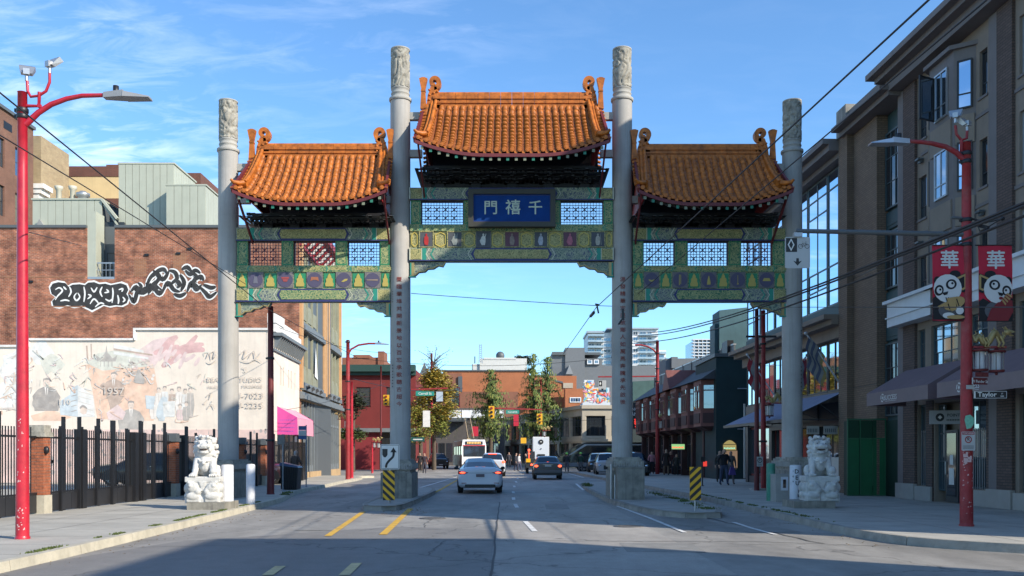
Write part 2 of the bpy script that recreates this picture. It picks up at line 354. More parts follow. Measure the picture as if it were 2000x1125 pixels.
# ============================================================ GROUND
def road_mat(name, col, crack=.6, warm=0.0, patch=.25):
    m = bpy.data.materials.new(name); m.use_nodes = True; t = m.node_tree; N = t.nodes; L = t.links; b = N['Principled BSDF']; b.inputs['Roughness'].default_value = .72; b.inputs['Specular IOR Level'].default_value = .4
    c = N.new('ShaderNodeTexCoord')
    def noi(sc_, det, ro, sv=(1,1,1)):
        mp_ = N.new('ShaderNodeMapping'); mp_.inputs['Scale'].default_value = sv; L.new(c.outputs['Object'], mp_.inputs[0])
        n = N.new('ShaderNodeTexNoise'); n.inputs['Scale'].default_value = sc_; n.inputs['Detail'].default_value = det; n.inputs['Roughness'].default_value = ro; L.new(mp_.outputs[0], n.inputs[0]); return n.outputs[0]
    def rng(x, a, b_, lo, hi):
        r = N.new('ShaderNodeMapRange'); r.inputs[1].default_value = a; r.inputs[2].default_value = b_; r.inputs[3].default_value = lo; r.inputs[4].default_value = hi; L.new(x, r.inputs[0]); return r.outputs[0]
    def mul(a, f):
        x = N.new('ShaderNodeMix'); x.data_type = 'RGBA'; x.blend_type = 'MULTIPLY'; x.inputs[0].default_value = 1; L.new(a, x.inputs[6]); L.new(f, x.inputs[7]); return x.outputs[2]
    rgb = N.new('ShaderNodeRGB'); rgb.outputs[0].default_value = (*col, 1); cur = rgb.outputs[0]
    cur = mul(cur, rng(noi(.35, 6, .65, (1.6, .45, 1)), .3, .7, 1-patch, 1+patch*.7))        # long worn lanes
    cur = mul(cur, rng(noi(2.2, 7, .7), .3, .7, .88, 1.1))
    cur = mul(cur, rng(noi(55, 3, .85), .25, .75, .70, 1.25))                                 # aggregate
    v = N.new('ShaderNodeTexVoronoi'); v.feature = 'DISTANCE_TO_EDGE'; v.inputs['Scale'].default_value = .22
    mx = N.new('ShaderNodeMix'); mx.data_type = 'RGBA'; mx.blend_type = 'LINEAR_LIGHT'; mx.inputs[0].default_value = .5
    n5 = N.new('ShaderNodeTexNoise'); n5.inputs['Scale'].default_value = 1.2; n5.inputs['Detail'].default_value = 6; L.new(c.outputs['Object'], n5.inputs[0]); L.new(c.outputs['Object'], mx.inputs[6]); L.new(n5.outputs[1], mx.inputs[7]); L.new(mx.outputs[2], v.inputs[0])
    cur = mul(cur, rng(v.outputs[0], 0.0, .007, 1-crack, 1.0))
    L.new(cur, b.inputs['Base Color'])
    bp = N.new('ShaderNodeBump'); bp.inputs['Strength'].default_value = .35; bp.inputs['Distance'].default_value = .01; L.new(noi(70, 4, .8), bp.inputs['Height']); L.new(bp.outputs[0], b.inputs['Normal'])
    return m
m_asph = road_mat('old_asphalt', (.285,.268,.240), .5, patch=.4)
m_asph2 = road_mat('dark_patched_asphalt', (.205,.195,.180), .45, patch=.15)
m_rconc = road_mat('worn_road_concrete', (.33,.305,.27), .5, patch=.3)
m_ground = road_mat('far_ground', (.12,.12,.12), 0)
m_walk = mat('pavement_concrete', (.40,.375,.32), .9, var=.18, vscale=.8, bump=.2, bscale=60, dirt=.35, dirtcol=(.17,.16,.14), grain=.12)
m_walk2 = mat('pavement_concrete_street', (.40,.38,.335), .9, var=.18, vscale=.8, bump=.2, bscale=60, dirt=.4, dirtcol=(.15,.145,.135), grain=.12)
m_kerb = mat('kerb_concrete', (.46,.42,.33), .9, var=.2, vscale=2.5, bump=.3, bscale=50, dirt=.4, dirtcol=(.18,.165,.13), grain=.1)
m_kerbd = mat('dark_kerb_concrete', (.30,.28,.24), .9, var=.25, vscale=2.5, bump=.3, bscale=50, dirt=.6, dirtcol=(.08,.078,.07))
m_moss = mat('moss', (.075,.085,.025), 1, var=.4, vscale=8)

g = MB(); g.quad((-1500,-60,-.02),(1500,-60,-.02),(1500,2500,-.02),(-1500,2500,-.02)); setting('ground', g, m_ground)
g = MB(); g.quad((-60,-20,0),(60,-20,0),(60,220,0),(-60,220,0)); setting('road', g, m_asph)
def sx_(Y, x0=0.05): return x0 - SL*(Y-0)*.35
# concrete slab lanes right of the centre joint, the darker asphalt overlay on the left
g = MB(); n = 12
for k in range(n):
    a, b = 4+ (15.0+85)*k/n, 4+(15.0+85)*(k+1)/n
    a = min(a, 100); b = min(b, 100)
    g.quad((-.2-.01*a*.7,a,.004),(3.0+.002*a,a,.004),(3.0,b,.004),(-.2-.01*b*.7,b,.004))
setting('concrete_lane', g, m_rconc)
g = MB(); g.quad((-7.9,2,.004),(-.24,2,.004),(-.36,19.6,.004),(-2.6,20.6,.004),(-6.2,17.0,.004),(-7.3,12.2,.004)); setting('asphalt_patch', g, m_asph2)
# tar seams
g = MB()
def seam(pts, w, z=.009):
    for a, b in zip(pts, pts[1:]):
        d = Vector((b[0]-a[0], b[1]-a[1])).normalized(); q = Vector((-d.y, d.x))*w/2
        g.quad((a[0]-q.x,a[1]-q.y,z),(b[0]-q.x,b[1]-q.y,z),(b[0]+q.x,b[1]+q.y,z),(a[0]+q.x,a[1]+q.y,z))
def wob(p, q, n=14, am=.04): return [(p[0]+(q[0]-p[0])*k/n+random.uniform(-am,am), p[1]+(q[1]-p[1])*k/n+random.uniform(-am,am)) for k in range(n+1)]
seam(wob((-.22,5), (-.42,31), 26, .015), .035)
seam(wob((-1.0,17.2), (4.6,17.0), 20), .03); seam(wob((4.6,17.0), (6.4,16.2)), .03); seam(wob((-6.2,22.5), (-1.0,21.6)), .02); seam(wob((-7.2,15.8), (-3.4,16.6)), .02)
seam(wob((4.7,25.5), (5.6,16.6), 16, .05), .04)
rk = random.Random(12)
for _ in range(22):
    x, y = rk.uniform(-6,6), rk.uniform(11,34); a = rk.choice((rk.gauss(1.57,.25), rk.gauss(0,.2))); L = rk.uniform(.6,3); seam(wob((x,y), (x+L*cos(a), y+L*sin(a)), 10, .05), rk.uniform(.008,.018))
setting('road_crack', g, mat('tar', (.06,.058,.055), .7))
g = MB()
for x, y, w, l, a in ((-4.6,19.5,.9,2.4,.05),(1.9,15.2,1.3,1.6,-.03),(-5.4,28.5,.8,3.5,0),(1.0,27.0,.7,2.8,-.02),(4.9,19.0,1.1,1.3,.08)):
    c_, s_ = cos(a), sin(a); g.quad(*[(x+u*c_-v*s_, y+u*s_+v*c_, .0065) for u, v in ((0,0),(w,0),(w,l),(0,l))])
setting('road_patch', g, mat('patch_asphalt', (.235,.225,.205), .8, var=.2, vscale=3, grain=.2, bscale=50))
for x, y, lb in ((-2.0,23.2,'round iron manhole cover left of the dashed line'),(2.6,20.6,'round iron manhole cover in the right lane')):
    g = MB(T(x,y,0)); g.lathe([(.34,.002),(.34,.014),(.31,.016)], 20)
    for k in range(5): g.box(-.22,.22,-.2+.09*k,-.17+.09*k,.016,.020)
    solo('manhole_cover', g, mat('cast_iron', (.10,.095,.09), .6, var=.3, vscale=20) if 'cast_iron' not in bpy.data.materials else bpy.data.materials['cast_iron'], lb, 'manhole cover')
# ---- painted lines
def line(pts, w, m, name='road_line'):
    g = MB(); pts = [Vector(p[:2]) for p in pts]
    for a, b in zip(pts, pts[1:]):
        d = (b-a).normalized(); q = Vector((-d.y, d.x))*w/2
        g.quad((a.x-q.x,a.y-q.y,.013),(a.x+q.x,a.y+q.y,.013),(b.x+q.x,b.y+q.y,.013),(b.x-q.x,b.y-q.y,.013))
    return setting(name, g, m)
m_pale = mat('pale_yellow_line_paint', (.60,.47,.24), .8, var=.25, vscale=5, dirt=.6, dirtcol=(.24,.22,.20))
def gl(*px): return [G(x, y) for x, y in px]
line(gl((640,1048),(710,1000)), .14, m_yellow); line(gl((748,1045),(802,994)), .16, m_yellow)
line(gl((522,1125),(548,1107)), .15, m_pale); line(gl((672,1125),(697,1101)), .15, m_pale)
line(gl((825,975),(858,958),(893,938)), .13, m_yellow)
line(gl((820,953),(895,931)), .12, m_wline); line(gl((815,933),(890,928)), .15, m_wline)
for a, b in (((1026,1019),(1045,1039)), ((1006,985),(1010,992)), ((1002.5,972),(1003.5,977)), ((1002,960),(1003,964)), ((1004,949),(1005,952)), ((1007,940),(1009,943)), ((1010,934),(1012,936))):
    line([G(*a), G(*b)], .12, m_wline)
line(gl((1205,989),(1270,1013),(1338,1041)), .10, m_wline); line(gl((1433,1021),(1470,1033),(1515,1045)), .10, m_wline)
line(gl((1125,945),(1140,958)), .12, m_wline); line(gl((1110,925),(1140,933)), .14, m_wline); line(gl((1000,926),(1130,922)), .3, m_wline)
# ---- pavements and kerbs
def smooth_poly(pts, K=4):
    o = []
    for i in range(len(pts)-1):
        p0, p1, p2, p3 = pts[max(i-1,0)], pts[i], pts[i+1], pts[min(i+2,len(pts)-1)]
        for k in range(K):
            u = k/K; o.append(tuple(.5*((2*p1[a])+(-p0[a]+p2[a])*u+(2*p0[a]-5*p1[a]+4*p2[a]-p3[a])*u*u+(-p0[a]+3*p1[a]-3*p2[a]+p3[a])*u**3) for a in (0,1)))
    return o + [pts[-1]]
def resample(pts, step):
    o = [Vector(pts[0])]; acc = 0
    for a, b in zip(pts, pts[1:]):
        a, b = Vector(a), Vector(b); L = (b-a).length; p = step-acc
        while p < L: o.append(a+(b-a)*p/L); p += step
        acc = L-(p-step)
    o.append(Vector(pts[-1])); return o
def kerb(path, side, m, closed=False, h=.15, w=.16, step=2.2, name='kerb'):
    """a run of kerb stones, joints between them; side = +1 when the pavement is left of the path"""
    pts = resample(path, .55); n = len(pts); K = max(2, int(step/.55)); nor = []
    for i in range(n):
        a, b = pts[max(i-1,0)], pts[min(i+1,n-1)]; d = (b-a).normalized(); nor.append(Vector((-d.y, d.x))*side)
    root = None
    for i0 in range(0, n-1, K):
        g = MB(); i1 = min(i0+K, n-1)
        seq = list(range(i0, i1+1))
        P0 = [pts[i].copy() for i in seq]
        if i1 < n-1: P0[-1] = P0[-1].lerp(P0[-2], .03)
        for j in range(len(seq)-1):
            A, B, na, nb = P0[j], P0[j+1], nor[seq[j]], nor[seq[j+1]]
            b_ = [(A.x,A.y,-.01),(B.x,B.y,-.01),(B.x+nb.x*w,B.y+nb.y*w,-.01),(A.x+na.x*w,A.y+na.y*w,-.01)]
            e = .025
            t_ = [(A.x+na.x*e,A.y+na.y*e,h),(B.x+nb.x*e,B.y+nb.y*e,h),(B.x+nb.x*w,B.y+nb.y*w,h),(A.x+na.x*w,A.y+na.y*w,h)]
            g.hexa(b_, t_)
        if root is None: root = part(name, g, m); root['kind'] = 'structure'
        else: part('kerb_stone', g, m, root)
    return root
left_k = smooth_poly([(-6.2,4),(-6.85,10),(-6.95,14),(-7.1,18.5),(-7.3,23.1),(-7.5,27),(-7.75,31),(-8.3,34.5),(-8.75,38),(-9.0,44),(-9.3,50),(-9.45,57),(-10.3,61.5),(-14,63.6),(-60,64.5)])
right_k = smooth_poly([(60,7),(30,8.6),(14,11.6),(9.7,14.0),(8.33,15.0),(7.5,15.7),(6.95,16.6),(6.68,18.5),(6.65,22),(6.65,31.5),(6.35,40),(6.0,50),(5.6,60),(5.2,72),(5.6,76),(9,78.5),(60,79)])
kerb(left_k, 1, m_kerb); kerb(right_k, -1, m_kerbd)
def pave(path, extra, m, name, z=.146):
    g = MB(); pts = [(p[0], p[1], z) for p in path] + [(e[0], e[1], z) for e in extra]
    g.add(pts, [tuple(range(len(pts)))])
    bm = bmesh.new(); me = mkmesh(name, g, m); bm.from_mesh(me); bmesh.ops.triangulate(bm, faces=bm.faces[:]); bm.to_mesh(me); bm.free()
    o = bpy.data.objects.new(name, me); COL.objects.link(o); o['kind'] = 'structure'; return o
pave([(p[0]-.1,p[1]) for p in left_k], [(-60,4)], m_walk, 'left_sidewalk')
pave([(p[0]+(.1 if p[1] > 14.6 else 0),p[1]+.1) for p in right_k], [], m_walk2, 'right_sidewalk')
# scored joints of the pavements, as shallow dark grooves
g = MB()
for Y in [12+1.5*k for k in range(33)]:
    g.quad((-11.6-0*Y,Y,.15),(-7.2 if Y < 30 else -9.2,Y,.15),(-7.2 if Y < 30 else -9.2,Y+.014,.15),(-11.6,Y+.014,.15))
for x0 in (-9.0,-10.4): g.quad((x0,12,.1504),(x0+.014,12,.1504),(x0+.014,31,.1504),(x0,31,.1504))
for Y in [15.6+1.5*k for k in range(34)]: g.quad((7.0,Y,.15),(13.2,Y,.15),(13.2,Y+.014,.15),(7.0,Y+.014,.15))
for x0 in (8.6,10.2,11.8): g.quad((x0,15.6,.1504),(x0+.014,15.6,.1504),(x0+.014,60,.1504),(x0,60,.1504))
setting('sidewalk_joint', g, mat('groove_dirt', (.10,.095,.085), 1))
# traffic islands under the gate columns
def island(pts, label, m_top):
    pl = smooth_poly(pts + [pts[0]], 4)
    k = kerb(pl, 1, m_kerbd, step=1.8, name='kerb'); g = MB(); q = [(p[0], p[1], .146) for p in pl[:-1]]
    o = pave(pl[:-1], [], m_top, 'traffic_island', .145); return o
island([(-4.25,26.4),(-3.35,26.4),(-3.15,29),(-3.1,34),(-3.15,38),(-3.5,41),(-4.0,41),(-4.35,37),(-4.55,32),(-4.5,28)], '', m_conc)
island([(5.3,23.4),(5.75,25.6),(5.8,30),(5.75,36),(5.6,43),(5.0,49.5),(4.2,49.8),(3.65,47.5),(3.3,42),(3.2,36),(3.2,30.4),(3.55,25.6),(4.3,23.3)], '', m_conc)
# moss and grass tufts along the kerbs
def tufts(pts, n, spread, hmax=.07, seed=1):
    r = random.Random(seed); g = MB()
    for _ in range(n):
        i = r.randrange(len(pts)-1); u = r.random(); x = pts[i][0]*(1-u)+pts[i+1][0]*u+r.gauss(0, spread); y = pts[i][1]*(1-u)+pts[i+1][1]*u+r.gauss(0, spread)
        if noise.noise((x*1.3, y*1.3, 0)) < -.02: continue
        a = r.random()*pi; h = r.uniform(.015, hmax); w = r.uniform(.01,.03); dx, dy = cos(a)*w, sin(a)*w
        g.quad((x-dx,y-dy,.14),(x+dx,y+dy,.14),(x+dx*.4+r.uniform(-.02,.02),y+dy*.4,.15+h))
    return g
gm = mat('kerb_grass_green', (.09,.12,.03), 1, var=.4, vscale=3)
lk = [(p[0]-.24,p[1]) for p in left_k if 12 < p[1] < 30]
solo('kerb_grass', tufts(lk, 3600, .035, .035, 3), gm, 'thin strip of moss and grass in the joint behind the left kerb', 'grass', kind='stuff')
solo('kerb_grass', tufts([(5.3,24.3),(5.4,30),(5.35,36)], 1500, .12, .06, 4) , gm, 'weeds along the far kerb of the right traffic island', 'grass', kind='stuff')
solo('kerb_grass', tufts([(3.7,46),(3.5,42)], 600, .12, .08, 5), gm, 'tuft of grass at the far tip of the right traffic island', 'grass', kind='stuff')
solo('kerb_grass', tufts([(6.95,20),(6.9,36)], 1500, .05, .04, 6), gm, 'weeds behind the kerb in front of the right stone lion', 'grass', kind='stuff')
solo('kerb_grass', tufts([(-8.2,33.2),(-8.6,35.5)], 500, .08, .08, 7), gm, 'small tuft of grass on the kerb beside the dark bin', 'grass', kind='stuff')
r = random.Random(9); g = MB()
for _ in range(260):
    u = r.random(); s = r.choice((0,1,2))
    if s == 0: x, y = 6.55-abs(r.gauss(0,.25)), r.uniform(15.5,36)
    elif s == 1: x, y = -6.85+.0*u+abs(r.gauss(0,.3))-.25*((r.random())), r.uniform(13,26)
    else: x, y = r.uniform(-3.6,-2.3), r.uniform(24.5,27.5)
    a = r.random()*pi; l = r.uniform(.02,.05); z = .02 if s != 1 else .02
    g.quad((x,y,z),(x+l*cos(a),y+l*sin(a),z+.012),(x+l*cos(a)-l*.5*sin(a),y+l*sin(a)+l*.5*cos(a),z),(x-l*.5*sin(a),y+l*.5*cos(a),z+.006))
solo('fallen_leaves', g, mat('dry_leaf', (.19,.12,.05), .9, var=.4, vscale=5), 'dry fallen leaves scattered in the gutters', 'leaves', kind='stuff')
# ============================================================ THE GATE
GY = 31.6; MP = GY/FPX
def gx(px): return (px-CXP)*MP
def gz(py): return CH+(HY-py)*MP
m_tile = mat('glazed_orange_tile', (.46,.135,.018), .5, var=.5, vscale=5, bump=.15, bscale=30, dirt=.5, dirtcol=(.16,.05,.02), spec=.35)
m_pan = mat('glazed_pan_tile', (.30,.085,.015), .6, var=.4, vscale=5, dirt=.5, dirtcol=(.08,.03,.015))
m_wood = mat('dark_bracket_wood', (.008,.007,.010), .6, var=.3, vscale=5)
m_woodedge = mat('grey_bracket_edging', (.09,.09,.10), .6)
m_eaveg = mat('green_rafter_paint', (.02,.17,.11), .6)
m_eavew = mat('pale_rafter_paint', (.19,.21,.14), .6)
m_or_green = ornament_mat('green_gold_scrollwork', (.035,.13,.065), (.34,.35,.15), 6.5, base2=(.05,.15,.08))
m_or_grey = ornament_mat('grey_green_scrollwork', (.07,.12,.10), (.31,.34,.23), 6.5, base2=(.08,.10,.13))
m_or_gold = ornament_mat('gold_scrollwork', (.17,.16,.06), (.44,.39,.16), 8, base2=(.13,.15,.06))
m_or_purple = ornament_mat('purple_scrollwork', (.12,.11,.13), (.20,.19,.17), 14)
m_teal = mat('teal_band_paint', (.02,.24,.17), .6)
m_cream = mat('cream_line_paint', (.50,.50,.38), .7)
m_navy = mat('navy_band_paint', (.03,.035,.13), .6)
m_lat = mat('lattice_navy', (.025,.03,.07), .5); m_latm = mat('lattice_maroon', (.10,.015,.03), .5)
m_fig = mat('gilt_figure', (.42,.33,.08), .6); m_purple = mat('purple_disc', (.075,.065,.115), .6); m_greenp = mat('green_panel_paint', (.02,.22,.10), .6)
m_slate = mat('slate_panel', (.07,.075,.085), .7, var=.2, vscale=10); m_plum = mat('plum_panel', (.12,.05,.07), .7, var=.2, vscale=10)
gate = thing('chinatown_gate', 'four columned chinatown gate with three orange tiled roofs spanning the street', 'gate', (0, GY, 0))

# ---- columns
def column(px, ztop, zcol, seed, r0=.345):
    x = gx(px); r = random.Random(seed); zb = 1.35
    b = MB(T(x, GY, 0)); zc = zcol
    prof = [(r0+.02, zb), (r0, zb+.1)] + [(r0-.012*k/8, zb+.1+(zc-zb-.1)*k/8) for k in range(1, 9)]
    b.lathe(prof, 36); col = part('column', b, m_column, gate)
    # smoother head: collar, plain rings, carved dragon sleeve, cap
    h = ztop-zc; c = MB(T(x, GY, 0)); ri = r0-.05
    c.lathe([(r0+.02,zc),(r0+.035,zc+.03),(r0+.03,zc+.09),(ri+.01,zc+.13),(ri,zc+.14),(ri,zc+.22),(ri+.018,zc+.235),(ri+.018,zc+.26),(ri,zc+.275),(ri,zc+h*.21),(ri+.02,zc+h*.22),(ri+.02,zc+h*.235),(ri,zc+h*.25)], 32)
    part('collar', c, m_conc, col)
    s = MB(T(x, GY, 0)); SEG, ROW = 64, 44; z0, z1 = zc+h*.25, ztop-.07; vs = []; fs = []
    for j in range(ROW+1):
        for i in range(SEG):
            t = 2*pi*i/SEG; z = z0+(z1-z0)*j/ROW; p = Vector((cos(t)*2.2, sin(t)*2.2, z*4.2+seed*9))
            q = noise.noise_vector(p*.35)*1.3; d = abs(sin((noise.noise(p*.55+q)*7.5))); d = min(1, d*1.5)
            rr = ri-.04+.065*d; vs.append((cos(t)*rr, sin(t)*rr, z))
    for j in range(ROW):
        for i in range(SEG): i2 = (i+1) % SEG; fs.append((j*SEG+i, j*SEG+i2, (j+1)*SEG+i2, (j+1)*SEG+i))
    s.smooth = True; s.add(vs, fs); part('carved_sleeve', s, m_carved, col)
    k = MB(T(x, GY, 0)); k.lathe([(ri-.01,ztop-.075),(ri+.022,ztop-.06),(ri+.025,ztop-.02),(ri-.03,ztop)], 32); part('cap', k, m_conc, col)
    return col
cols = [column(446, gz(197), gz(298), 1), column(782, gz(96), gz(199), 2, .352), column(1215, gz(96), gz(199), 3, .352), column(1547, gz(197), gz(300), 4)]
# ---- couplets lettered round the shafts
def couplet(px, s, y0, y1, size, col, m, dx=0.0):
    x0 = gx(px); n = len(s); r = .356
    for i, ch in enumerate(s):
        zc = gz(y0+(y1-y0)*i/(n-1))-size*.38; mb = MB()
        def fn(X, Z, t): a = X/r; return (x0+sin(a)*(r+t), GY-cos(a)*(r+t), Z)
        text(mb, ch, dx, zc, size, .002, .012, fn, 1.18); part('character', mb, m, col)
couplet(782, '豐臨華埠共開新景地以百忘承歌聽古超今', 549, 790, .17, cols[1], m_redtext); couplet(1214, '溫發精華定是故鄉人如萬馬奔騰承先啟後', 549, 786, .17, cols[2], m_redtext)
m_ink = mat('black_ink_lettering', (.03,.03,.03), .8)
couplet(782, '公元二千年', 572, 592, .05, cols[1], m_ink, -.25); couplet(782, '溫哥華中華會館敬', 715, 756, .055, cols[1], m_ink, -.25)
couplet(1547, '歲次壬午', 648, 664, .055, cols[3], m_ink, .25); couplet(1547, '溫哥華市華埠立', 718, 764, .055, cols[3], m_ink, .25)
# ---- pedestals
def pedestal(x0, x1, y0, y1, z0, zt, name='pedestal'):
    b = MB(); e = .03; zc = zt-.42
    b.box(x0, x1, y0, y1, z0, zc); p = part(name, b, m_pedestal, gate)
    b = MB()
    for s in range(2):                              # recessed face shown by a raised rim
        pass
    b.box(x0+.06, x1-.06, y0+.06, y1-.06, zc, zc+.10); b.box(x0-.0, x1+.0, y0, y1, zc+.10, zc+.32)
    b.box(x0+.05, x1-.05, y0+.05, y1-.05, zc+.32, zt-.03); b.box(x0+.12, x1-.12, y0+.12, y1-.12, zt-.03, zt+.02); part('moulding', b, m_carved, p)
    c = MB(); n = int((x1-x0)/.085)                 # key pattern blocks on the band
    for i in range(n):
        a = x0+.03+(x1-x0-.06)*i/n; w = (x1-x0-.06)/n
        c.box(a+.012, a+w*.45, y0-.014, y0+.01, zc+.13, zc+.29); c.box(a+w*.45, a+w-.02, y0-.012, y0+.01, zc+.13+.1*(i % 2), zc+.19+.1*(i % 2))
    for i in range(int((y1-y0)/.085)):
        a = y0+.03+.085*i; c.box(x0-.012, x0+.01, a, a+.05, zc+.13, zc+.29); c.box(x1-.01, x1+.012, a, a+.05, zc+.13, zc+.29)
    part('key_pattern', c, m_conc, p)
    r = MB(); 
    for yy in (y0-.018,):
        r.box(x0, x0+.07, yy, y0+.01, z0, zc-.01); r.box(x1-.07, x1, yy, y0+.01, z0, zc-.01); r.box(x0+.07, x1-.07, yy, y0+.01, zc-.09, zc-.01); r.box(x0+.07, x1-.07, yy, y0+.01, z0, z0+.06)
    part('rim', r, m_pedestal, p); return p
pedestal(-10.28, -9.2, 30.5, 32.7, .146, 1.42)
pi_ = pedestal(-4.36, -3.33, 30.6, 32.6, .145, 1.42)
pedestal(3.33, 4.36, 30.5, 32.7, .145, 1.50)
pedestal(9.2, 10.28, 30.5, 32.7, .146, 1.50)
bx = MB(); bx.box(3.42, 4.28, 29.75, 30.48, .145, 1.17); bx.box(3.40,4.30,29.73,30.46,1.17,1.2); part('control_box', bx, m_pedestal, gate, 'dark stained concrete block in front of the pedestal')
bx = MB(); bx.tube([(3.27,30.4,.15),(3.27,30.4,1.3)], .035); bx.tube([(3.35,30.0,.15),(3.35,30.0,.95)], .025); part('conduit', bx, m_steel, gate)

# ---- painted beams and friezes
def chev(mb, x, z0, z1, d, w, y):
    """a pointed line; d = +1 points right"""
    zm = (z0+z1)/2; k = (z1-z0)/2*.62*d
    for a, b in ((z0, zm), (zm, z1)):
        xa = x if a == z0 else x+k; xb = x+k if b == zm else x
        mb.add([(xa-w/2,y,a),(xa+w/2,y,a),(xb+w/2,y,b),(xb-w/2,y,b)], [(0,1,2,3)])
def beam(x0, x1, z0, z1, yf, yb, centre=None, mid=.42, cmat=None, bs=.5):
    b = MB(); b.box(x0, x1, yf, yb, z0, z1); bm_ = part('beam', b, m_or_grey, gate)
    W = x1-x0; c = (x0+x1)/2; h = z1-z0; y = yf-.006
    
    for a in (x0+.03, x1-bs+.03): sq = MB(); sq.box(a, a+bs-.06, yf-.012, yf, z0+.03, z1-.03); part('end_panel', sq, m_or_gold, bm_)
    for s, xx in ((-1, x0+bs), (1, x1-bs)):
        tl = MB(); tl.box(min(xx, xx-s*.14), max(xx, xx-s*.14), yf-.008, yf, z0+.004, z1-.004); part('teal_band', tl, m_teal, bm_)
        tl = MB(); chev(tl, xx-s*.42, z0, z1, s, .05, yf-.0085); part('teal_chevron', tl, m_teal, bm_)
    cl = MB(); m = W*mid/2; k = h/2*.62
    for s, xx in ((-1, x0+bs+.26), (1, x1-bs-.26)): chev(cl, xx, z0, z1, s, .03, yf-.009)
    for s in (-1, 1): chev(cl, c+s*(m+.10), z0, z1, s, .028, yf-.0092)
    for s, xx in ((-1, x0+bs-.02), (1, x1-bs+.02)): cl.box(xx-.012, xx+.012, yf-.010, yf, z0+.004, z1-.004)
    part('cream_line', cl, m_cream, bm_)
    nv = MB(); nv.add([(c-m,y-.004,z0+.004),(c+m,y-.004,z0+.004),(c+m+k,y-.004,(z0+z1)/2),(c+m,y-.004,z1-.004),(c-m,y-.004,z1-.004),(c-m-k,y-.004,(z0+z1)/2)], [(0,1,2,3,4,5)]); part('cartouche_border', nv, m_navy, bm_)
    e = .055; ct = MB(); ct.prism([(c-m+e*.3,z0+e),(c+m-e*.3,z0+e),(c+m+k-e*1.6,(z0+z1)/2),(c+m-e*.3,z1-e),(c-m+e*.3,z1-e),(c-m-k+e*1.6,(z0+z1)/2)], y-.02, y-.005); part('cartouche', ct, cmat or m_or_green, bm_)
    ed = MB(); ed.box(x0, x1, yf-.03, yf-.0125, z0-.025, z0+.012); part('edging', ed, m_navy, bm_)
    return bm_
def lattice(x0, x1, z0, z1, y, m):
    g = MB(); w = .013; f = .035; n = max(6, round((x1-x0)/.105)); kz = 8
    g.box(x0,x0+f,y-.05,y+.05,z0,z1); g.box(x1-f,x1,y-.05,y+.05,z0,z1); g.box(x0+f,x1-f,y-.05,y+.05,z0,z0+f*.7); g.box(x0+f,x1-f,y-.05,y+.05,z1-f,z1)
    lt = part('lattice', g, m, gate); b = MB()
    dx = (x1-x0-2*f)/n; dz = (z1-z0-f*1.7)/kz; X0 = x0+f; Z0 = z0+f*.7
    for i in range(1, n): b.box(X0+dx*i-w/2, X0+dx*i+w/2, y-.02, y+.02, Z0, z1-f)
    for j in range(1, kz): b.box(X0, x1-f, y-.0175, y+.0175, Z0+dz*j-w/2, Z0+dz*j+w/2)
    for i in range(1, n-1, 3):
        for j in (2, 5):
            cx, cz = X0+dx*(i+1), Z0+dz*(j+.5)
            b.bar((cx-dx,y,cz-dz),(cx+dx,y,cz+dz), .008, .03); b.bar((cx-dx,y,cz+dz),(cx+dx,y,cz-dz), .008, .026)
    part('lattice_bar', b, m, lt, kind='stuff')
def mullion(x0, x1, z0, z1, y0, y1):
    b = MB(); b.box(x0, x1, y0, y1, z0, z1); p = part('mullion', b, m_or_green, gate)
    e = MB()
    for a in (x0+.02, x1-.045): e.box(a, a+.025, y0-.01, y0, z0+.03, z1-.03)
    e.box(x0+.045, x1-.045, y0-.01, y0, z0+.03, z0+.06); e.box(x0+.045, x1-.045, y0-.01, y0, z1-.06, z1-.03); part('mullion_rim', e, m_greenp, p)
YF, YB = GY-.22, GY+.22
def bracket(x, z1, s, w, h):
    """stepped scroll bracket under a beam; s=+1 spreads to the right of x"""
    pts = [(0,0),(w,0),(w*.93,-h*.28),(w*.80,-h*.22),(w*.66,-h*.42),(w*.5,-h*.44),(w*.42,-h*.62),(w*.24,-h*.66),(w*.16,-h*.84),(.02,-h*.9)]
    b = MB(); b.prism([(x+s*a, z1+c) for a, c in pts], YF+.08, YB-.08); p = part('bracket', b, m_or_grey, gate)
    g = MB()
    for (a, c), (d, e) in zip(pts[1:], pts[2:]): g.bar((x+s*a,YF+.07,z1+c),(x+s*d,YF+.07,z1+e), .035, .035)
    part('gilt_edge', g, m_gold, p)
    g = MB(); g.box(min(x,x+s*.14), max(x,x+s*.14), YF+.03, YF+.079, z1-h*.95, z1-.02); part('strip', g, m_gold, p)
    g = MB(); g.box(min(x,x+s*.05), max(x,x+s*.05)+0, YF+.024, YF+.029, z1-h*.9, z1-.05); g.box(min(x-s*.03,x+s*.2), max(x-s*.03,x+s*.2), YF+.0, YF+.11, z1-h*1.04, z1-h*.955); part('green_foot', g, m_teal, p)
# centre bay
cx0, cx1 = gx(802), gx(1196)
beam(cx0, cx1, gz(393), gz(370), YF, YB, cmat=m_or_gold, bs=.44)
beam(cx0-.02, cx1+.02, gz(511), gz(487), YF, YB, mid=.36, cmat=m_or_gold, bs=.44)
for a, b in ((803,823),(906,922),(1078,1094),(1178,1196)): mullion(gx(a), gx(b), gz(441), gz(393), YF+.05, YB-.05)
lattice(gx(823), gx(906), gz(441), gz(394), GY, m_lat); lattice(gx(1094), gx(1178), gz(441), gz(394), GY, m_lat)
b = MB(); b.box(cx0, cx1, YF+.01, YB-.01, gz(454), gz(441)); tb = part('thin_beam', b, m_or_green, gate)
c = MB()
for x in (820, 910, 1090, 1180): chev(c, gx(x), gz(453), gz(442), 1 if x < 1000 else -1, .03, YF+.005); chev(c, gx(x)+.06, gz(453), gz(442), 1 if x < 1000 else -1, .02, YF+.005)
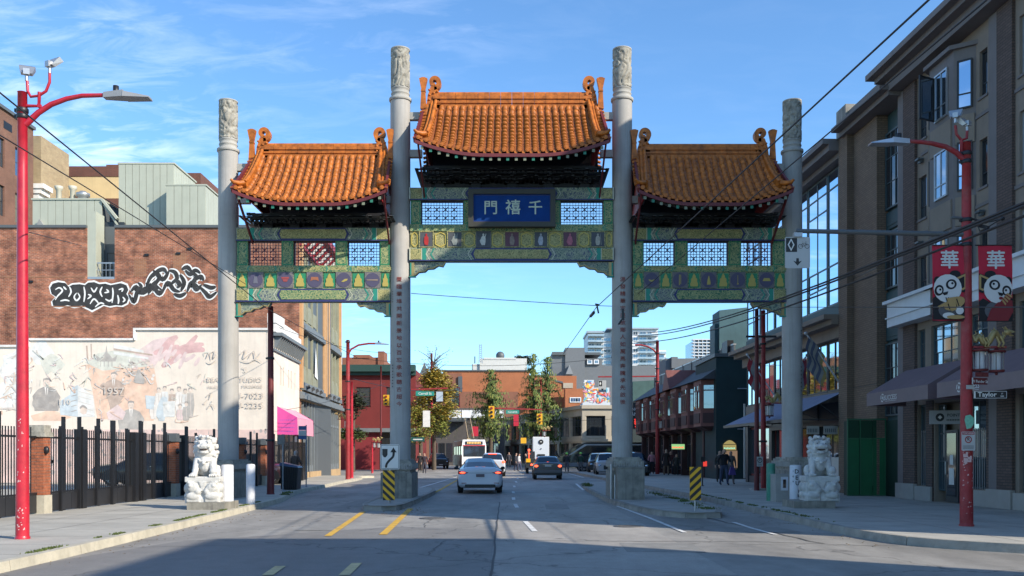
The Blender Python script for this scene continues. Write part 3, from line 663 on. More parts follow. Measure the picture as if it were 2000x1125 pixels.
part('teal_mark', c, m_teal, tb)
b = MB(); b.box(cx0, cx1, YF+.06, YB-.06, gz(487), gz(454)); part('frieze', b, m_or_gold, gate)
fig_cols = [(.42,.02,.02),(.25,.27,.25),(.55,.54,.48),(.24,.18,.15),(.36,.38,.42),(.40,.12,.16),(.38,.36,.30)]
for k, (a, b_) in enumerate(((819.5,848),(874,904),(930,959),(985,1015),(1042,1070),(1098,1127),(1152,1181))):
    x0, x1, z0, z1 = gx(a), gx(b_), gz(486), gz(454.5)
    g = MB(); g.box(x0, x1, YF+.015, YF+.058, z0, z1); pn = part('panel', g, m_plum if k in (3, 5) else m_slate, gate)
    fr = MB(); w = .03
    for q in ((x0,x1,z0,z0+w),(x0,x1,z1-w,z1),(x0,x0+w,z0+w,z1-w),(x1-w,x1,z0+w,z1-w)): fr.box(q[0], q[1], YF+.002, YF+.014, q[2], q[3])
    part('panel_frame', fr, m_woodedge if k == 2 else m_or_gold, pn)
    f = MB(); xc = (x0+x1)/2; h = z1-z0
    f.prism([(xc-.05,z0+h*.14),(xc+.05,z0+h*.14),(xc+.075+.02*(k % 2),z0+h*.35),(xc+.07,z0+h*.62),(xc+.02,z0+h*.74),(xc-.02,z0+h*.74),(xc-.07,z0+h*.62),(xc-.08-.02*(k % 3),z0+h*.35)], YF-.004, YF+.014)
    f.disc((xc, z0+h*.80, YF-.004), .032, b=.016)
    if k in (1, 2): f.bar((xc-.05,YF+.004,z0+h*.55),(xc-.12,YF+.004,z0+h*.4), .02); f.bar((xc+.05,YF+.004,z0+h*.6),(xc+.09,YF+.004,z0+h*.85), .02)
    if k in (1, 6): f.bar((xc+.12,YF+.004,z0+h*.15),(xc+.08,YF+.004,z0+h*.85), .012)
    part('figure', f, mat('figure_paint_%d' % k, fig_cols[k], .7, var=.3, vscale=14), pn)
for a, b_ in ((804,817),(850,872),(906,928),(961,983),(1017,1040),(1072,1096),(1129,1150),(1183,1194)):
    x0, x1, z0, z1 = gx(a), gx(b_), gz(485), gz(455.5); xc = (x0+x1)/2; g = MB(); c = .10
    o = [(x0+.02,z0+c),(xc,z0+.01),(x1-.02,z0+c),(x1-.02,z1-c),(xc,z1-.01),(x0+.02,z1-c)]
    for p, q in zip(o, o[1:]+o[:1]): g.bar((p[0],YF+.05,p[1]),(q[0],YF+.05,q[1]), .028)
    part('gilt_surround', g, mat('bright_gilt', (.52,.40,.08), .5) if a == 804 else bpy.data.materials['bright_gilt'], gate)
bracket(cx0+.0, gz(513), 1, 1.2, .52); bracket(cx1, gz(513), -1, 1.2, .52)
# name board
b = MB(); x0, x1, z0, z1 = gx(916), gx(1083.5), gz(450), gz(378); yn = YF-.28
ti = .18
b.box(x0, x1, yn+.06, yn+.2, z0, z1)
for q in ((x0,x1,z0,z0+.16),(x0,x1,z1-.16,z1),(x0,x0+.17,z0+.16,z1-.16),(x1-.17,x1,z0+.16,z1-.16)): b.box(q[0], q[1], yn-.05, yn+.058, q[2], q[3])
nb = part('name_board', b, mat('dark_bronze_frame', (.045,.042,.03), .6, var=.2), gate)
b = MB(); b.box(x0+.14, x1-.14, yn+.03, yn+.056, z0+.15, z1-.15); part('blue_field', b, mat('deep_blue_enamel', (.002,.04,.19), .7, spec=.2, var=.15, vscale=4), nb)
b = MB(); w = .018
for q in ((x0+.17,x1-.17,z0+.18,z0+.18+w),(x0+.17,x1-.17,z1-.18-w,z1-.18),(x0+.17,x0+.17+w,z0+.2,z1-.2),(x1-.17-w,x1-.17,z0+.2,z1-.2)): b.box(q[0], q[1], yn+.02, yn+.03, q[2], q[3])
part('inner_line', b, m_navy, nb)
m_char = mat('pale_gold_characters', (.48,.54,.42), .5)
for ch, px, sz in (('門', 959, .50), ('禧', 1002, .53), ('千', 1045, .50)):
    g = MB(FF(0)); text(g, ch, gx(px), gz(423), sz, -(yn+.012), .010, None, 1.0); 
    gg = MB(); n_ = len(g.v); gg.v = g.v + [v+Vector((0,.018,0)) for v in g.v]; gg.f = g.f + [[i+n_ for i in f] for f in g.f]
    ed = {}
    for f in g.f:
        for i in range(len(f)): e_ = (f[i], f[(i+1) % len(f)]); ed[tuple(sorted(e_))] = ed.get(tuple(sorted(e_)), 0)+1
    gg.f += [[a_, b_, b_+n_, a_+n_] for (a_, b_), c_ in ed.items() if c_ == 1]; gg.mi = [0]*len(gg.f); gg.sm = [False]*len(gg.f)
    part('character', gg, m_char, nb)
# side bays
for sd in (-1, 1):
    def X(px): return gx(px) if sd < 0 else gx(px)
    if sd < 0: e0, e1 = 465, 763.5; mul_ = ((466,487),(552,575),(657,680),(743,763)); lat = ((487,552),(575,657),(680,743)); mt = (m_latm, m_latm, m_lat); pan = ((487.5,517.5),(544.5,575.5),(601.5,632.5),(658,688.5),(714.5,744.5)); gpan = ((466,486),(519,543),(577,600),(634,657),(690,713),(746,762))
    else: e0, e1 = 1235, 1531.5; mul_ = ((1235,1255),(1317,1341),(1421,1445),(1507,1530)); lat = ((1255,1317),(1341,1421),(1445,1507)); mt = (m_lat, m_lat, m_latm); pan = ((1256,1285.5),(1311.5,1341),(1366.5,1397),(1423,1453),(1479,1509)); gpan = ((1236,1254),(1288,1309),(1343,1364),(1399,1421),(1455,1477),(1511,1530))
    x0, x1 = gx(e0), gx(e1)
    beam(x0, x1, gz(472), gz(448), YF, YB, mid=.42, cmat=m_or_gold, bs=.48)
    beam(x0-.01, x1+.01, gz(590), gz(566), YF, YB, mid=.42, cmat=m_or_green, bs=.45)
    for a, b_ in mul_: mullion(gx(a), gx(b_), gz(521), gz(472), YF+.05, YB-.05)
    for (a, b_), mm in zip(lat, mt): lattice(gx(a), gx(b_), gz(521), gz(472.5), GY, mm)
    b = MB(); b.box(x0, x1, YF+.01, YB-.01, gz(533), gz(521)); tb = part('thin_beam', b, m_or_green, gate); c = MB(); q = MB()
    for k in range(6):
        xx = x0+(x1-x0)*(k+.5)/6; chev(c, xx, gz(532), gz(522), 1 if k % 2 else -1, .04, YF+.004)
        q.box(xx+.18, xx+.66, YF+.004, YF+.01, gz(530), gz(524))
    part('teal_mark', c, m_teal, tb); part('cream_scroll', q, m_or_gold, tb)
    b = MB(); b.box(x0, x1, YF+.06, YB-.06, gz(566), gz(533)); part('frieze', b, m_or_green, gate)
    for k, (a, b_) in enumerate(pan):
        p0, p1, z0, z1 = gx(a), gx(b_), gz(564.5), gz(533.5); xc, zc_, w = (p0+p1)/2, (z0+z1)/2, (p1-p0)/2
        g = MB(); g.box(p0, p1, YF+.02, YF+.058, z0, z1); pn = part('panel', g, m_or_gold if False else m_or_purple, gate)
        g = MB(); g.disc((xc, zc_, YF+.008), w*.93, seg=16, b=.011); part('disc', g, m_purple, pn)
        g = MB(); y0_ = YF-.002; h = w
        kk = k if sd < 0 else k+5
        if kk == 0: g.prism([(xc-.08,zc_-.12),(xc+.08,zc_-.12),(xc+.05,zc_+.12),(xc-.05,zc_+.12)], y0_, YF+.007)
        elif kk == 1: g.prism([(xc-.13,zc_+.04),(xc+.13,zc_+.04),(xc+.13,zc_+.1),(xc-.13,zc_+.1)], y0_, YF+.007); g.prism([(xc-.1,zc_+.03),(xc+.1,zc_+.03),(xc+.06,zc_-.06),(xc-.06,zc_-.06)], y0_, YF+.007)
        elif kk == 2: g.prism([(xc-.14,zc_-.04),(xc-.05,zc_-.0),(xc+.05,zc_-.0),(xc+.14,zc_-.04),(xc+.12,zc_+.1),(xc-.12,zc_+.1)], y0_, YF+.007)
        elif kk == 3: g.prism([(xc-.08,zc_-.06),(xc+.0,zc_-.07),(xc+.12,zc_-.02),(xc+.14,zc_+.04),(xc+.04,zc_+.03)], y0_, YF+.007)
        elif kk == 4: g.prism([(xc-.2,zc_-.015),(xc+.18,zc_-.025),(xc+.18,zc_+.02),(xc-.2,zc_+.01)], y0_, YF+.007)
        elif kk == 5: g.prism([(xc+.1*cos(pi+pi*i/10),zc_+.02+.08*sin(pi+pi*i/10)) for i in range(11)]+[(xc,zc_-.01)], y0_, YF+.007)
        elif kk == 6: g.prism([(xc-.04,zc_-.18),(xc-.015,zc_-.18),(xc-.015,zc_+.18),(xc-.04,zc_+.18)], y0_, YF+.007); g.prism([(xc+.01,zc_-.14),(xc+.03,zc_-.14),(xc+.03,zc_+.18),(xc+.01,zc_+.18)], y0_, YF+.007)
        elif kk == 7: g.prism([(xc-.06,zc_-.16),(xc+.06,zc_-.16),(xc+.06,zc_-.08),(xc+.01,zc_+.14),(xc-.01,zc_+.14),(xc-.06,zc_-.08)], y0_, YF+.007)
        elif kk == 8: g.prism([(xc-.008,zc_-.12),(xc+.008,zc_-.12),(xc+.008,zc_+.16),(xc-.008,zc_+.16)], y0_, YF+.007); g.disc((xc, zc_-.13, y0_), .03, b=.009)
        else: g.prism([(xc-.14,zc_-.04),(xc+.14,zc_-.04),(xc+.09,zc_+.06),(xc-.09,zc_+.06)], y0_, YF+.007)
        part('emblem', g, m_fig if kk in (3, 5, 7, 9, 6, 8) else mat('emblem_paint_%d' % kk, ((.13,.13,.17),(.30,.06,.06),(.33,.12,.06),0,(.30,.22,.16))[kk] if kk < 5 else (.3,.3,.3), .7), pn)
    for a, b_ in gpan:
        p0, p1, z0, z1 = gx(a), gx(b_), gz(563), gz(536); xc, w, h = (p0+p1)/2, (p1-p0)/2, z1-z0
        g = MB(); g.box(p0+.01, p1-.01, YF+.045, YF+.058, z0, z1); pn = part('green_panel', g, m_greenp, gate)
        w = min(w, .2)*.72
        g = MB(); g.prism([(xc-w*.9,z0+h*.06),(xc+w*.9,z0+h*.06),(xc+w,z0+h*.25),(xc+w*.75,z0+h*.4),(xc+w*.8,z0+h*.6),(xc+w*.45,z0+h*.68),(xc+w*.4,z0+h*.8),(xc+.01,z0+h*.98),(xc-.01,z0+h*.98),(xc-w*.4,z0+h*.8),(xc-w*.45,z0+h*.68),(xc-w*.8,z0+h*.6),(xc-w*.75,z0+h*.4),(xc-w,z0+h*.25)], YF+.02, YF+.044); part('gilt_figure', g, m_fig, pn)
    bracket(x0, gz(592), 1, 1.15, .48); bracket(x1, gz(592), -1, 1.15, .48)
    b = MB()
    for zt, zb in ((393, 370), (511, 487)): b.box(gx(801)-.0, gx(803), YF-.05, YF+.0, gz(zb)*0+gz(zt), gz(zb)) if sd < 0 else b.box(gx(1195), gx(1197), YF-.05, YF, gz(zt), gz(zb))
    part('end_plate', b, m_cream, gate)

# ---- roofs
def roof(xc, hw, zr_top, zfield, ze, lift, ncol, nrow, indiv, first):
    D = 2.0; Lx = hw
    def S(u, v, off=0.0):
        """u in -1..1 across, v 0 ridge .. 1 eave, front side; off = height above the deck"""
        x = xc+u*(Lx-.12*(1-v)); up = max(0, abs(u)-.25)/.75
        y = GY-.18-(D-.18)*v - .10*v*up**2.2
        k = (1-v)**1.28
        z = ze+(zfield-ze)*k + lift*(up**2.0)*(v**1.5)
        return Vector((x, y, z+off))
    root = None
    for side in (0, 1):
        mb = MB(); NU, NV = 40, nrow; vs = []; fs = []
        for j in range(NV):
            v0, v1 = j/NV, (j+1)/NV
            for i in range(NU):
                u0, u1 = -1+2*i/NU, -1+2*(i+1)/NU
                a, b, c, d = S(u0, v0, .0), S(u1, v0, .0), S(u1, v1, .03), S(u0, v1, .03)
                e, f = S(u0, v1, 0), S(u1, v1, 0)
                q = [a, b, c, d, e, f]
                if side: q = [Vector((p.x, 2*GY-p.y, p.z)) for p in q]
                n = len(vs); vs += q; fs += [(n, n+1, n+2, n+3), (n+3, n+2, n+5, n+4)]
        mb.add(vs, fs)
        # underside boards
        vs = []; fs = []
        for i in range(NU+1):
            u = -1+2*i/NU
            for v in (0, .2, .4, .6, .8, 1.0):
                p = S(u, v, -.10); vs.append(Vector((p.x, 2*GY-p.y if side else p.y, p.z)))
        for i in range(NU):
            for j in range(5): fs.append((6*i+j, 6*i+j+1, 6*i+j+7, 6*i+j+6))
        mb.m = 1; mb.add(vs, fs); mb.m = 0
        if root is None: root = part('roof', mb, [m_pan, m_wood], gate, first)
        else: part('rear_slope', mb, [m_pan, m_wood], root)
    # barrel tiles
    tl = MB(); SEG = 6; Lt = 1.0; vs = []; 
    for j, (y, r) in enumerate(((0, .078), (-1.0, .086), (-1.0, .074))):
        for k in range(SEG+1): t = pi*k/SEG; vs.append((cos(t)*r, y, sin(t)*r*.72))
    fs = [(j*(SEG+1)+k, j*(SEG+1)+k+1, (j+1)*(SEG+1)+k+1, (j+1)*(SEG+1)+k) for j in range(2) for k in range(SEG)]
    fm = MB(); fm.smooth = True; fm.add(vs, fs); tmesh = mkmesh('roof_tile', fm, m_tile)
    cap = MB(); cap.smooth = False; cap.disc((0, .018, -.03), .068, seg=10, b=.05); cap.disc((0, .018, -.04), .035, seg=8, b=.012); cmesh = mkmesh('eave_tile', cap, m_tile)
    stuff = MB()
    for side in (0, 1):
        for i in range(ncol):
            u = -1+2*(i+.5)/ncol
            for j in range(nrow):
                v0, v1 = j/nrow, (j+1)/nrow; a, b = S(u, v0, .035), S(u, v1, .035)
                d = (b-a); L = d.length; yv = -d.normalized(); xv = Vector((1,0,0)); xv = (xv - yv*xv.dot(yv)).normalized(); zv = xv.cross(yv)
                M = Matrix(((xv.x, yv.x*L*1.04, zv.x, a.x), (xv.y, yv.y*L*1.04, zv.y, a.y), (xv.z, yv.z*L*1.04, zv.z, a.z), (0,0,0,1)))
                if side: M = Matrix.Translation((0, 2*GY, 0)) @ Matrix.Scale(-1, 4, (0,1,0)) @ M
                else: M = M @ T(random.uniform(-.004,.004), 0, random.uniform(-.003,.004)) @ RZ(random.uniform(-.025,.025))
                if indiv and side == 0 and j >= nrow-12: inst('roof_tile', tmesh, root, M)
                else: stuff.M = M; stuff.smooth = True; stuff.add(vs, fs)
            if side == 0:
                e = S(u, 1.0, .03); inst('eave_tile', cmesh, root, T(e.x, e.y-.02, e.z+.012))
    part('roof_tile_field', stuff, m_tile, root, kind='stuff')
    # drip tiles between the round eave tiles
    dp = MB()
    for i in range(ncol+1):
        u = max(-1, min(1, -1+2*i/ncol)); e = S(u, 1.0, .0)
        dp.prism([(e.x-.07,e.z+.03),(e.x-.04,e.z-.05),(e.x,e.z-.075),(e.x+.04,e.z-.05),(e.x+.07,e.z+.03)], e.y-.012, e.y+.01)
    part('drip_tiles', dp, m_tile, root)
    # ridge in courses of blocks
    xr = Lx-.42; nb_ = 14 if hw > 2.8 else 10
    for k in range(nb_):
        a, b = xc-xr+2*xr*k/nb_, xc-xr+2*xr*(k+1)/nb_-.008; r = MB()
        h = zr_top-zfield; yy = [(.20,-.02,.22),(.13,.22,.34),(.17,.34,.46),(.12,.46,.62),(.16,.62,.80),(.10,.80,1.0)]
        for w, q0, q1 in yy: r.box(a, b, GY-w, GY+w, zfield-.02+h*q0*1.0, zfield-.02+h*q1)
        r.tube([(a,GY-.12,zfield+h*.36),(b,GY-.12,zfield+h*.36)], .045, 8); r.tube([(a,GY,zr_top-.02),(b,GY,zr_top-.02)], .075, 8)
        part('ridge_block', r, m_tile, root)
    # descending ridges and horn ornaments
    for s in (-1, 1):
        for fb in (0, 1):
            path = [S(s*(.885+.03*v), v, .14) for v in [k/10 for k in range(0, 9)]]
            if fb: path = [Vector((p.x, 2*GY-p.y, p.z)) for p in path]
            g = MB()
            for a, b in zip(path, path[1:]):
                g.bar(a+Vector((0,0,-.03)), b+Vector((0,0,-.03)), .19, .16); 
            g.tube([p+Vector((-.05*s,0,.10)) for p in path], .058, 8); g.tube([p+Vector((.07*s,0,.05)) for p in path], .045, 8)
            end = path[-1]; dy = -1 if not fb else 1
            tail = [end+Vector((0,0,.06)), end+Vector((s*.10,dy*.10,.02)), end+Vector((s*.26,dy*.2,.02)), end+Vector((s*.34,dy*.26,.10))]
            g.tube(tail, [.085,.08,.07,.04], 8)
            part('descending_ridge', g, m_tile, root)
            g = MB()                                 # small skirt tiles beyond the ridge
            for j in range(nrow-3):
                v = (j+.5)/nrow; p = S(s*1.0, v, .05)
                if fb: p.y = 2*GY-p.y
                g.tube([p+Vector((-.10*s,0,.03)), p+Vector((.10*s,0,-.02))], .05, 6)
            part('verge_tile', g, m_tile, root)
        x = xc+s*(xr-.02); z = zr_top
        g = MB()                                     # curled fish-tail finial
        n = 22; out_, inn = [], []
        for k in range(n):
            t = k/(n-1); a = -.5*pi+t*2.15*pi; rad = .17*(1-t*.66)
            cx, cz = x+s*.0-s*.02, z+.36
            px_ = cx+s*rad*cos(a)*1.0*-1; pz_ = cz+rad*sin(a)*1.05; w = .105*(1-t*.4)
            nx, nz = -s*cos(a), sin(a)
            out_.append((px_+nx*w, pz_+nz*w)); inn.append((px_-nx*w*.6, pz_-nz*w*.6))
        for k in range(n-1): g.prism([inn[k], out_[k], out_[k+1], inn[k+1]], GY-.12, GY+.12)
        g.prism([(x-.24*1,z-.42),(x+.24,z-.42),(x+.2,z-.1),(x+.15,z+.04),(x+.10,z+.20),(x-.10,z+.22),(x-.15,z+.04),(x-.2,z-.1)], GY-.12, GY+.12)
        g.box(x-.26, x+.26, GY-.2, GY+.2, z-.62, z-.42)
        for k in range(9): g.ball((x+.16*sin(k*2.1), GY-.13, z-.36+.055*k), (.05,.035,.04), 6, 5)
        part('ridge_ornament', g, m_tile, root)
        g = MB(); xx = x+s*.34                       # flared post beside it
        g.prism([(xx-.10,z-.6),(xx+.10,z-.6),(xx+.065,z+.05),(xx+.14,z+.42),(xx+.04,z+.46),(xx-.04,z+.46),(xx-.14,z+.42),(xx-.065,z+.05)], GY-.28, GY-.12); g.box(xx-.08, xx+.08, GY-.3, GY-.1, z-.02, z+.03)
        part('flared_finial', g, m_tile, root)
        g = MB(); g.prism([(GY-D+.35, ze+.25), (GY, zfield-.05), (GY+D-.35, ze+.25)], xc+s*(Lx-.3), xc+s*(Lx-.25), 'x'); part('gable_board', g, m_redold, root)
    # curved red fascia, rafter ends
    g = MB(); NF = 40
    for i in range(NF):
        u0, u1 = -1+2*i/NF, -1+2*(i+1)/NF; a, b = S(u0, 1, -.05), S(u1, 1, -.05)
        g.hexa([(a.x,a.y-.015,a.z-.11),(b.x,b.y-.015,b.z-.11),(b.x,b.y+.05,b.z-.11),(a.x,a.y+.05,a.z-.11)], [(a.x,a.y-.015,a.z),(b.x,b.y-.015,b.z),(b.x,b.y+.05,b.z),(a.x,a.y+.05,a.z)])
    for s in (-1, 1):
        a, b = S(s, 1, -.08), S(s, .0, -.10); g.bar(a, b, .08, .16)
        g.bar((a.x-s*.10,a.y+.1,a.z-.05),(a.x-s*.14,GY-.2,ze-.95), .05, .10)
    part('eave_fascia', g, m_maroon, root)
    nr = 22 if hw > 2.8 else 18
    for i in range(nr):
        u = -.97+1.94*(i+.5)/nr; e = S(u, 1, -.17); r = MB()
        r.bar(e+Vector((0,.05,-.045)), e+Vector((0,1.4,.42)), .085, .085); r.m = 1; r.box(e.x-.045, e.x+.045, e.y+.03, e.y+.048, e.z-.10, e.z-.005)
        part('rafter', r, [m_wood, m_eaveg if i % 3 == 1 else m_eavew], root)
    # bracket clusters
    zb = gz(370) if hw > 2.8 else gz(448); zt = ze-.25; ncl = 5
    for k in range(ncl):
        x = xc+(k-(ncl-1)/2)*(2*Lx-1.3)/(ncl-1); c = MB(); H = zt-zb; c.m = 0
        c.box(x-.16, x+.16, GY-.22, GY+.22, zb+.0, zb+.14)
        for lv in range(5):
            w = .22+.13*lv; z = zb+.14+(H-.14)*lv/5; dz = (H-.14)/5; dp_ = .25+.22*lv
            for q in (-1, 0, 1):
                c.m = 0; c.box(x-w, x+w, GY-dp_*(.5+.5*abs(q))*1 if q < 0 else GY-.06, (GY-dp_+.10) if q < 0 else (GY+dp_ if q > 0 else GY+.06), z+dz*.45, z+dz*.8) if q else c.box(x-w, x+w, GY-dp_, GY-dp_+.09, z+dz*.1, z+dz*.75)
            for q in (-w+.05, 0, w-.05):
                c.m = 0; c.box(x+q-.055, x+q+.055, GY-dp_-.05, GY+dp_, z+dz*.1, z+dz*.5)
                c.m = 1; c.bar((x+q-.055,GY-dp_-.055,z+dz*.5),(x+q+.055,GY-dp_-.055,z+dz*.5), .012)
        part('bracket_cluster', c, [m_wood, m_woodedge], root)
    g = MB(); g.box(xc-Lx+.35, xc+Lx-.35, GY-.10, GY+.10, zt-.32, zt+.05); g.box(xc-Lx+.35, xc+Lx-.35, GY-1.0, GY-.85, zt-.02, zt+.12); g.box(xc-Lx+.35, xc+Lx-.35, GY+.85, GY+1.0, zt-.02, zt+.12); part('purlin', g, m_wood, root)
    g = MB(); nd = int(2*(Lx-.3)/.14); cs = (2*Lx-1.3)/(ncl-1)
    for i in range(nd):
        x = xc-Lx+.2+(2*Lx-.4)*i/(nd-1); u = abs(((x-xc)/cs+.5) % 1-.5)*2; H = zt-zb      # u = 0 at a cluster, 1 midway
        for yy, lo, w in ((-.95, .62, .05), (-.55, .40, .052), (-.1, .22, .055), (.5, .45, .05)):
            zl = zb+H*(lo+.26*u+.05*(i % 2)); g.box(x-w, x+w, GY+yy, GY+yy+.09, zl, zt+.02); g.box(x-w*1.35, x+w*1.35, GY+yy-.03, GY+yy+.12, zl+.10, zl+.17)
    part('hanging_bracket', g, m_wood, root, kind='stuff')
    return root
roof(gx(1000), 3.12, gz(183), gz(214), 11.33, .42, 25, 14, True, 'large central roof with curled ridge ornaments')
roof(-6.50, 2.46, gz(283), gz(310), 9.75, .40, 20, 13, False, 'left side roof, the brightest lit')
roof(6.52, 2.46, gz(284), gz(311), 9.75, .40, 20, 13, False, 'right side roof in softer light')
# tie beams between column and roof
g = MB()
for px_, s in ((446,1),(782,-1),(782,1),(1215,-1),(1215,1),(1547,-1)):
    for py_ in ((235, 308) if (px_, s) in ((782,1),(1215,-1)) else (335, 398)):
        x = gx(px_); g.box(min(x+s*.3, x+s*.75), max(x+s*.3, x+s*.75), GY-.1, GY+.1, gz(py_), gz(py_-14))
part('tie_beam', g, m_conc, gate)
# ============================================================ LEFT SIDE BUILDINGS
m_brick = brick_mat('red_brown_brick', (.46,.15,.07), (.26,.08,.042), (.36,.24,.17), .24, .082, .014, .85, 1.3, .85, (.13,.05,.035))
m_brickfar = brick_mat('far_red_brick', (.26,.10,.06), (.20,.075,.045), (.22,.17,.14), .3, .1, .012, .25, .5, .3)
m_brickpier = brick_mat('pier_brick', (.30,.09,.045), (.20,.06,.035), (.30,.24,.19), .21, .075, .012, .3, 2, .3)
m_siding = mat('sage_metal_siding', (.40,.41,.33), .55, var=.08, vscale=1.2, streak=.15, dirtcol=(.25,.25,.20))
m_sidegrey = mat('grey_siding', (.28,.28,.26), .6, var=.1)
m_flash = mat('dark_flashing', (.09,.10,.105), .5)
m_plaster = mat('white_plaster', (.76,.665,.56), .85, var=.10, vscale=1.0, dirt=.35, streak=.25, dirtcol=(.45,.41,.37), bump=.15, bscale=15)
m_pink = mat('peeling_pink_plaster', (.72,.53,.47), .9, var=.15, vscale=1.5, dirt=.7, dirtcol=(.34,.31,.30), bump=.3, bscale=20)
m_ochre = mat('ochre_render', (.46,.31,.16), .85, var=.15, vscale=2, dirt=.3, dirtcol=(.22,.15,.09))
m_olive = mat('olive_green_trim', (.27,.27,.19), .7, var=.15, vscale=2, dirt=.2, dirtcol=(.12,.12,.10))
m_bluegrey = mat('blue_grey_trim', (.16,.18,.19), .6, var=.15)
m_yellowr = mat('cream_yellow_render', (.62,.46,.24), .9, var=.12, vscale=.5, streak=.35, dirtcol=(.40,.29,.17))
m_awnpink = mat('magenta_awning_canvas', (.60,.07,.30), .8, var=.1)
m_awnpale = mat('faded_pink_awning_canvas', (.66,.30,.38), .8, var=.15)

bld = thing('brick_building', 'long red brown brick building with graffiti above the mural and a stair well notch', 'building', (-25, 55, 0))
Y1 = 55.0; xr_ = -12.70; xl_ = -38.5; ztop = 15.12
nx0, nx1, nz0 = P(170,0,Y1).x, P(224,0,Y1).x, zat(545, Y1)
w = MB(FF(Y1)); wall(w, xl_, xr_, 0, ztop, [(nx0, nx1, nz0, ztop+1)], 0, .45); part('brick_wall', w, m_brick, bld)
g = MB(); g.box(xl_, xr_-.3, Y1+2.6, 66.2, 0, ztop-.1); g.box(xl_, nx0-.46, Y1+.46, Y1+2.6, 0, ztop-.12); g.box(nx1+.46, xr_-.5, Y1+.46, Y1+2.6, 0, ztop-.12); part('roof', g, m_flash, bld)
g = MB(FF(Y1)); g.box(xl_, nx0-.02, -.5, .10, ztop, ztop+.16); g.box(nx1+.02, xr_+.06, -.5, .10, ztop, ztop+.16); part('coping', g, m_flash, bld)
# notch: siding left, windows at the back, rails
g = MB(); g.box(nx0+.002, nx0+.5, Y1+.05, Y1+1.2, nz0, ztop+1.0); part('siding_return', g, m_siding, bld)
g = MB(); g.box(nx0+.5, nx1, Y1+1.3, Y1+1.5, nz0-.3, ztop+.4); g.box(nx0, nx1, Y1+.06, Y1+1.3, nz0-.3, nz0-.02); part('notch_back', g, m_flash, bld)
window(bld, FF(Y1+1.28), nx0+.62, nx0+1.12, nz0+.1, ztop-1.2, 0, m_frame_dk, m_glassdark, 1, 2); window(bld, FF(Y1+1.28), nx0+1.2, nx1-.06, nz0+.1, ztop-1.2, 0, m_frame_dk, m_glass, 1, 2)
g = MB(); g.box(nx0+.02, nx1-.02, Y1+.02, Y1+.12, nz0-.02, nz0+.14)
for z in (.55, .95, 1.0): g.box(nx0+.1, nx1-.04, Y1+.15, Y1+.18, nz0+z, nz0+z+.035)
for k in range(7): g.box(nx0+.1+k*.24, nx0+.12+k*.24, Y1+.15, Y1+.17, nz0+.14, nz0+.95)
part('railing', g, m_steel, bld)
# faint older brick scars: bands of brick in relief
g = MB(FF(Y1)); 
for z in (zat(542, Y1), zat(600, Y1)): g.box(xl_, nx0-.1, 0, .012, z, z+.07)
for (a, b, c, d) in ((338,364,494,545),(262,286,505,540)): g.box(P(a,0,Y1).x, P(b,0,Y1).x, 0, .008, zat(d, Y1), zat(c, Y1))
part('brick_band', g, brick_mat('orange_patch_brick', (.36,.15,.07), (.28,.11,.055), (.3,.2,.14), .24, .082, .012, .2, 1, .3), bld)
g = MB(FF(Y1))
for px_, py_ in ((370,488),(348,497),(286,500),(60,552)): g.box(P(px_,0,Y1).x-.1, P(px_,0,Y1).x+.15, .008, .07, zat(py_,Y1), zat(py_,Y1)+.12)
part('wall_bracket', g, m_black, bld)
# graffiti: flat print
gw, gb = MB(FF(Y1)), MB(FF(Y1))
def gp(pts): return [(P(x, 0, Y1).x, zat(y, Y1)) for x, y in pts]
blob_ = [(98,562),(103,554),(114,551),(128,553),(134,560),(142,556),(156,555),(166,557),(172,552),(184,551),(194,555),(206,554),(216,557),(226,555),(236,553),(247,557),(251,566),(247,574),(252,582),(248,592),(238,597),(226,596),(214,598),(202,595),(192,600),(180,606),(172,602),(160,597),(146,599),(132,596),(118,600),(104,597),(102,588),(110,580),(101,574)]
cx_b, cy_b = 175, 577
gw.add([(x, .004, z) for x, z in gp([(cx_b+(x-cx_b)*1.035, cy_b+(y-cy_b)*1.14) for x, y in blob_])], [tuple(range(len(blob_)))]); gb.add([(x, .010, z) for x, z in gp(blob_)], [tuple(range(len(blob_)))])
inner = [[(108,566),(116,562),(122,568),(113,578),(108,586)],[(118,588),(128,586),(136,588)],[(136,560),(139,570),(134,580)],[(150,572),(145,580),(150,587),(156,580),(152,572)],[(164,560),(166,574),(164,590)],[(178,562),(184,570),(190,561)],[(176,594),(184,584),(194,594)],[(172,575),(178,578),(171,584)],[(200,560),(196,570),(200,580)],[(204,572),(212,570),(208,565)],[(206,584),(214,588),(219,584)],[(220,562),(221,574),(219,592)],[(230,576),(232,586),(231,594)],[(232,566),(240,564),(238,570)],[(240,580),(244,586),(240,590)],[(124,560),(130,566)],[(186,600),(196,592),(204,594)]]
for k, s in enumerate(inner): ribbon(gw, gp(s), .10, .014+.0004*k, True)
tags = [[(252,575),(262,590),(268,572),(276,560),(270,552)],[(264,566),(280,572),(296,560)],[(284,570),(292,546),(304,534),(312,542),(304,556),(316,566)],[(300,528),(318,546),(330,530)],[(318,570),(328,552),(340,566),(352,570)],[(330,528),(342,532),(346,544),(336,552)],[(352,536),(360,552),(354,568)],[(362,528),(372,536),(382,528),(392,534)],
 [(366,570),(374,552),(384,566),(394,556)],[(390,560),(402,572),(410,580),(424,570)],[(380,548),(392,540),(398,548)],[(398,556),(412,562),(422,560)],[(286,552),(294,560),(306,548)],[(256,570),(266,560),(274,572),(284,560)],[(290,574),(300,562),(312,574),(322,562)],[(334,556),(344,548),(352,556),(346,562)],[(372,530),(384,540),(378,552),(388,560)],[(300,540),(308,530),(320,526),(326,534)],[(356,526),(366,522),(374,530)],[(340,574),(352,578),(364,572)]]
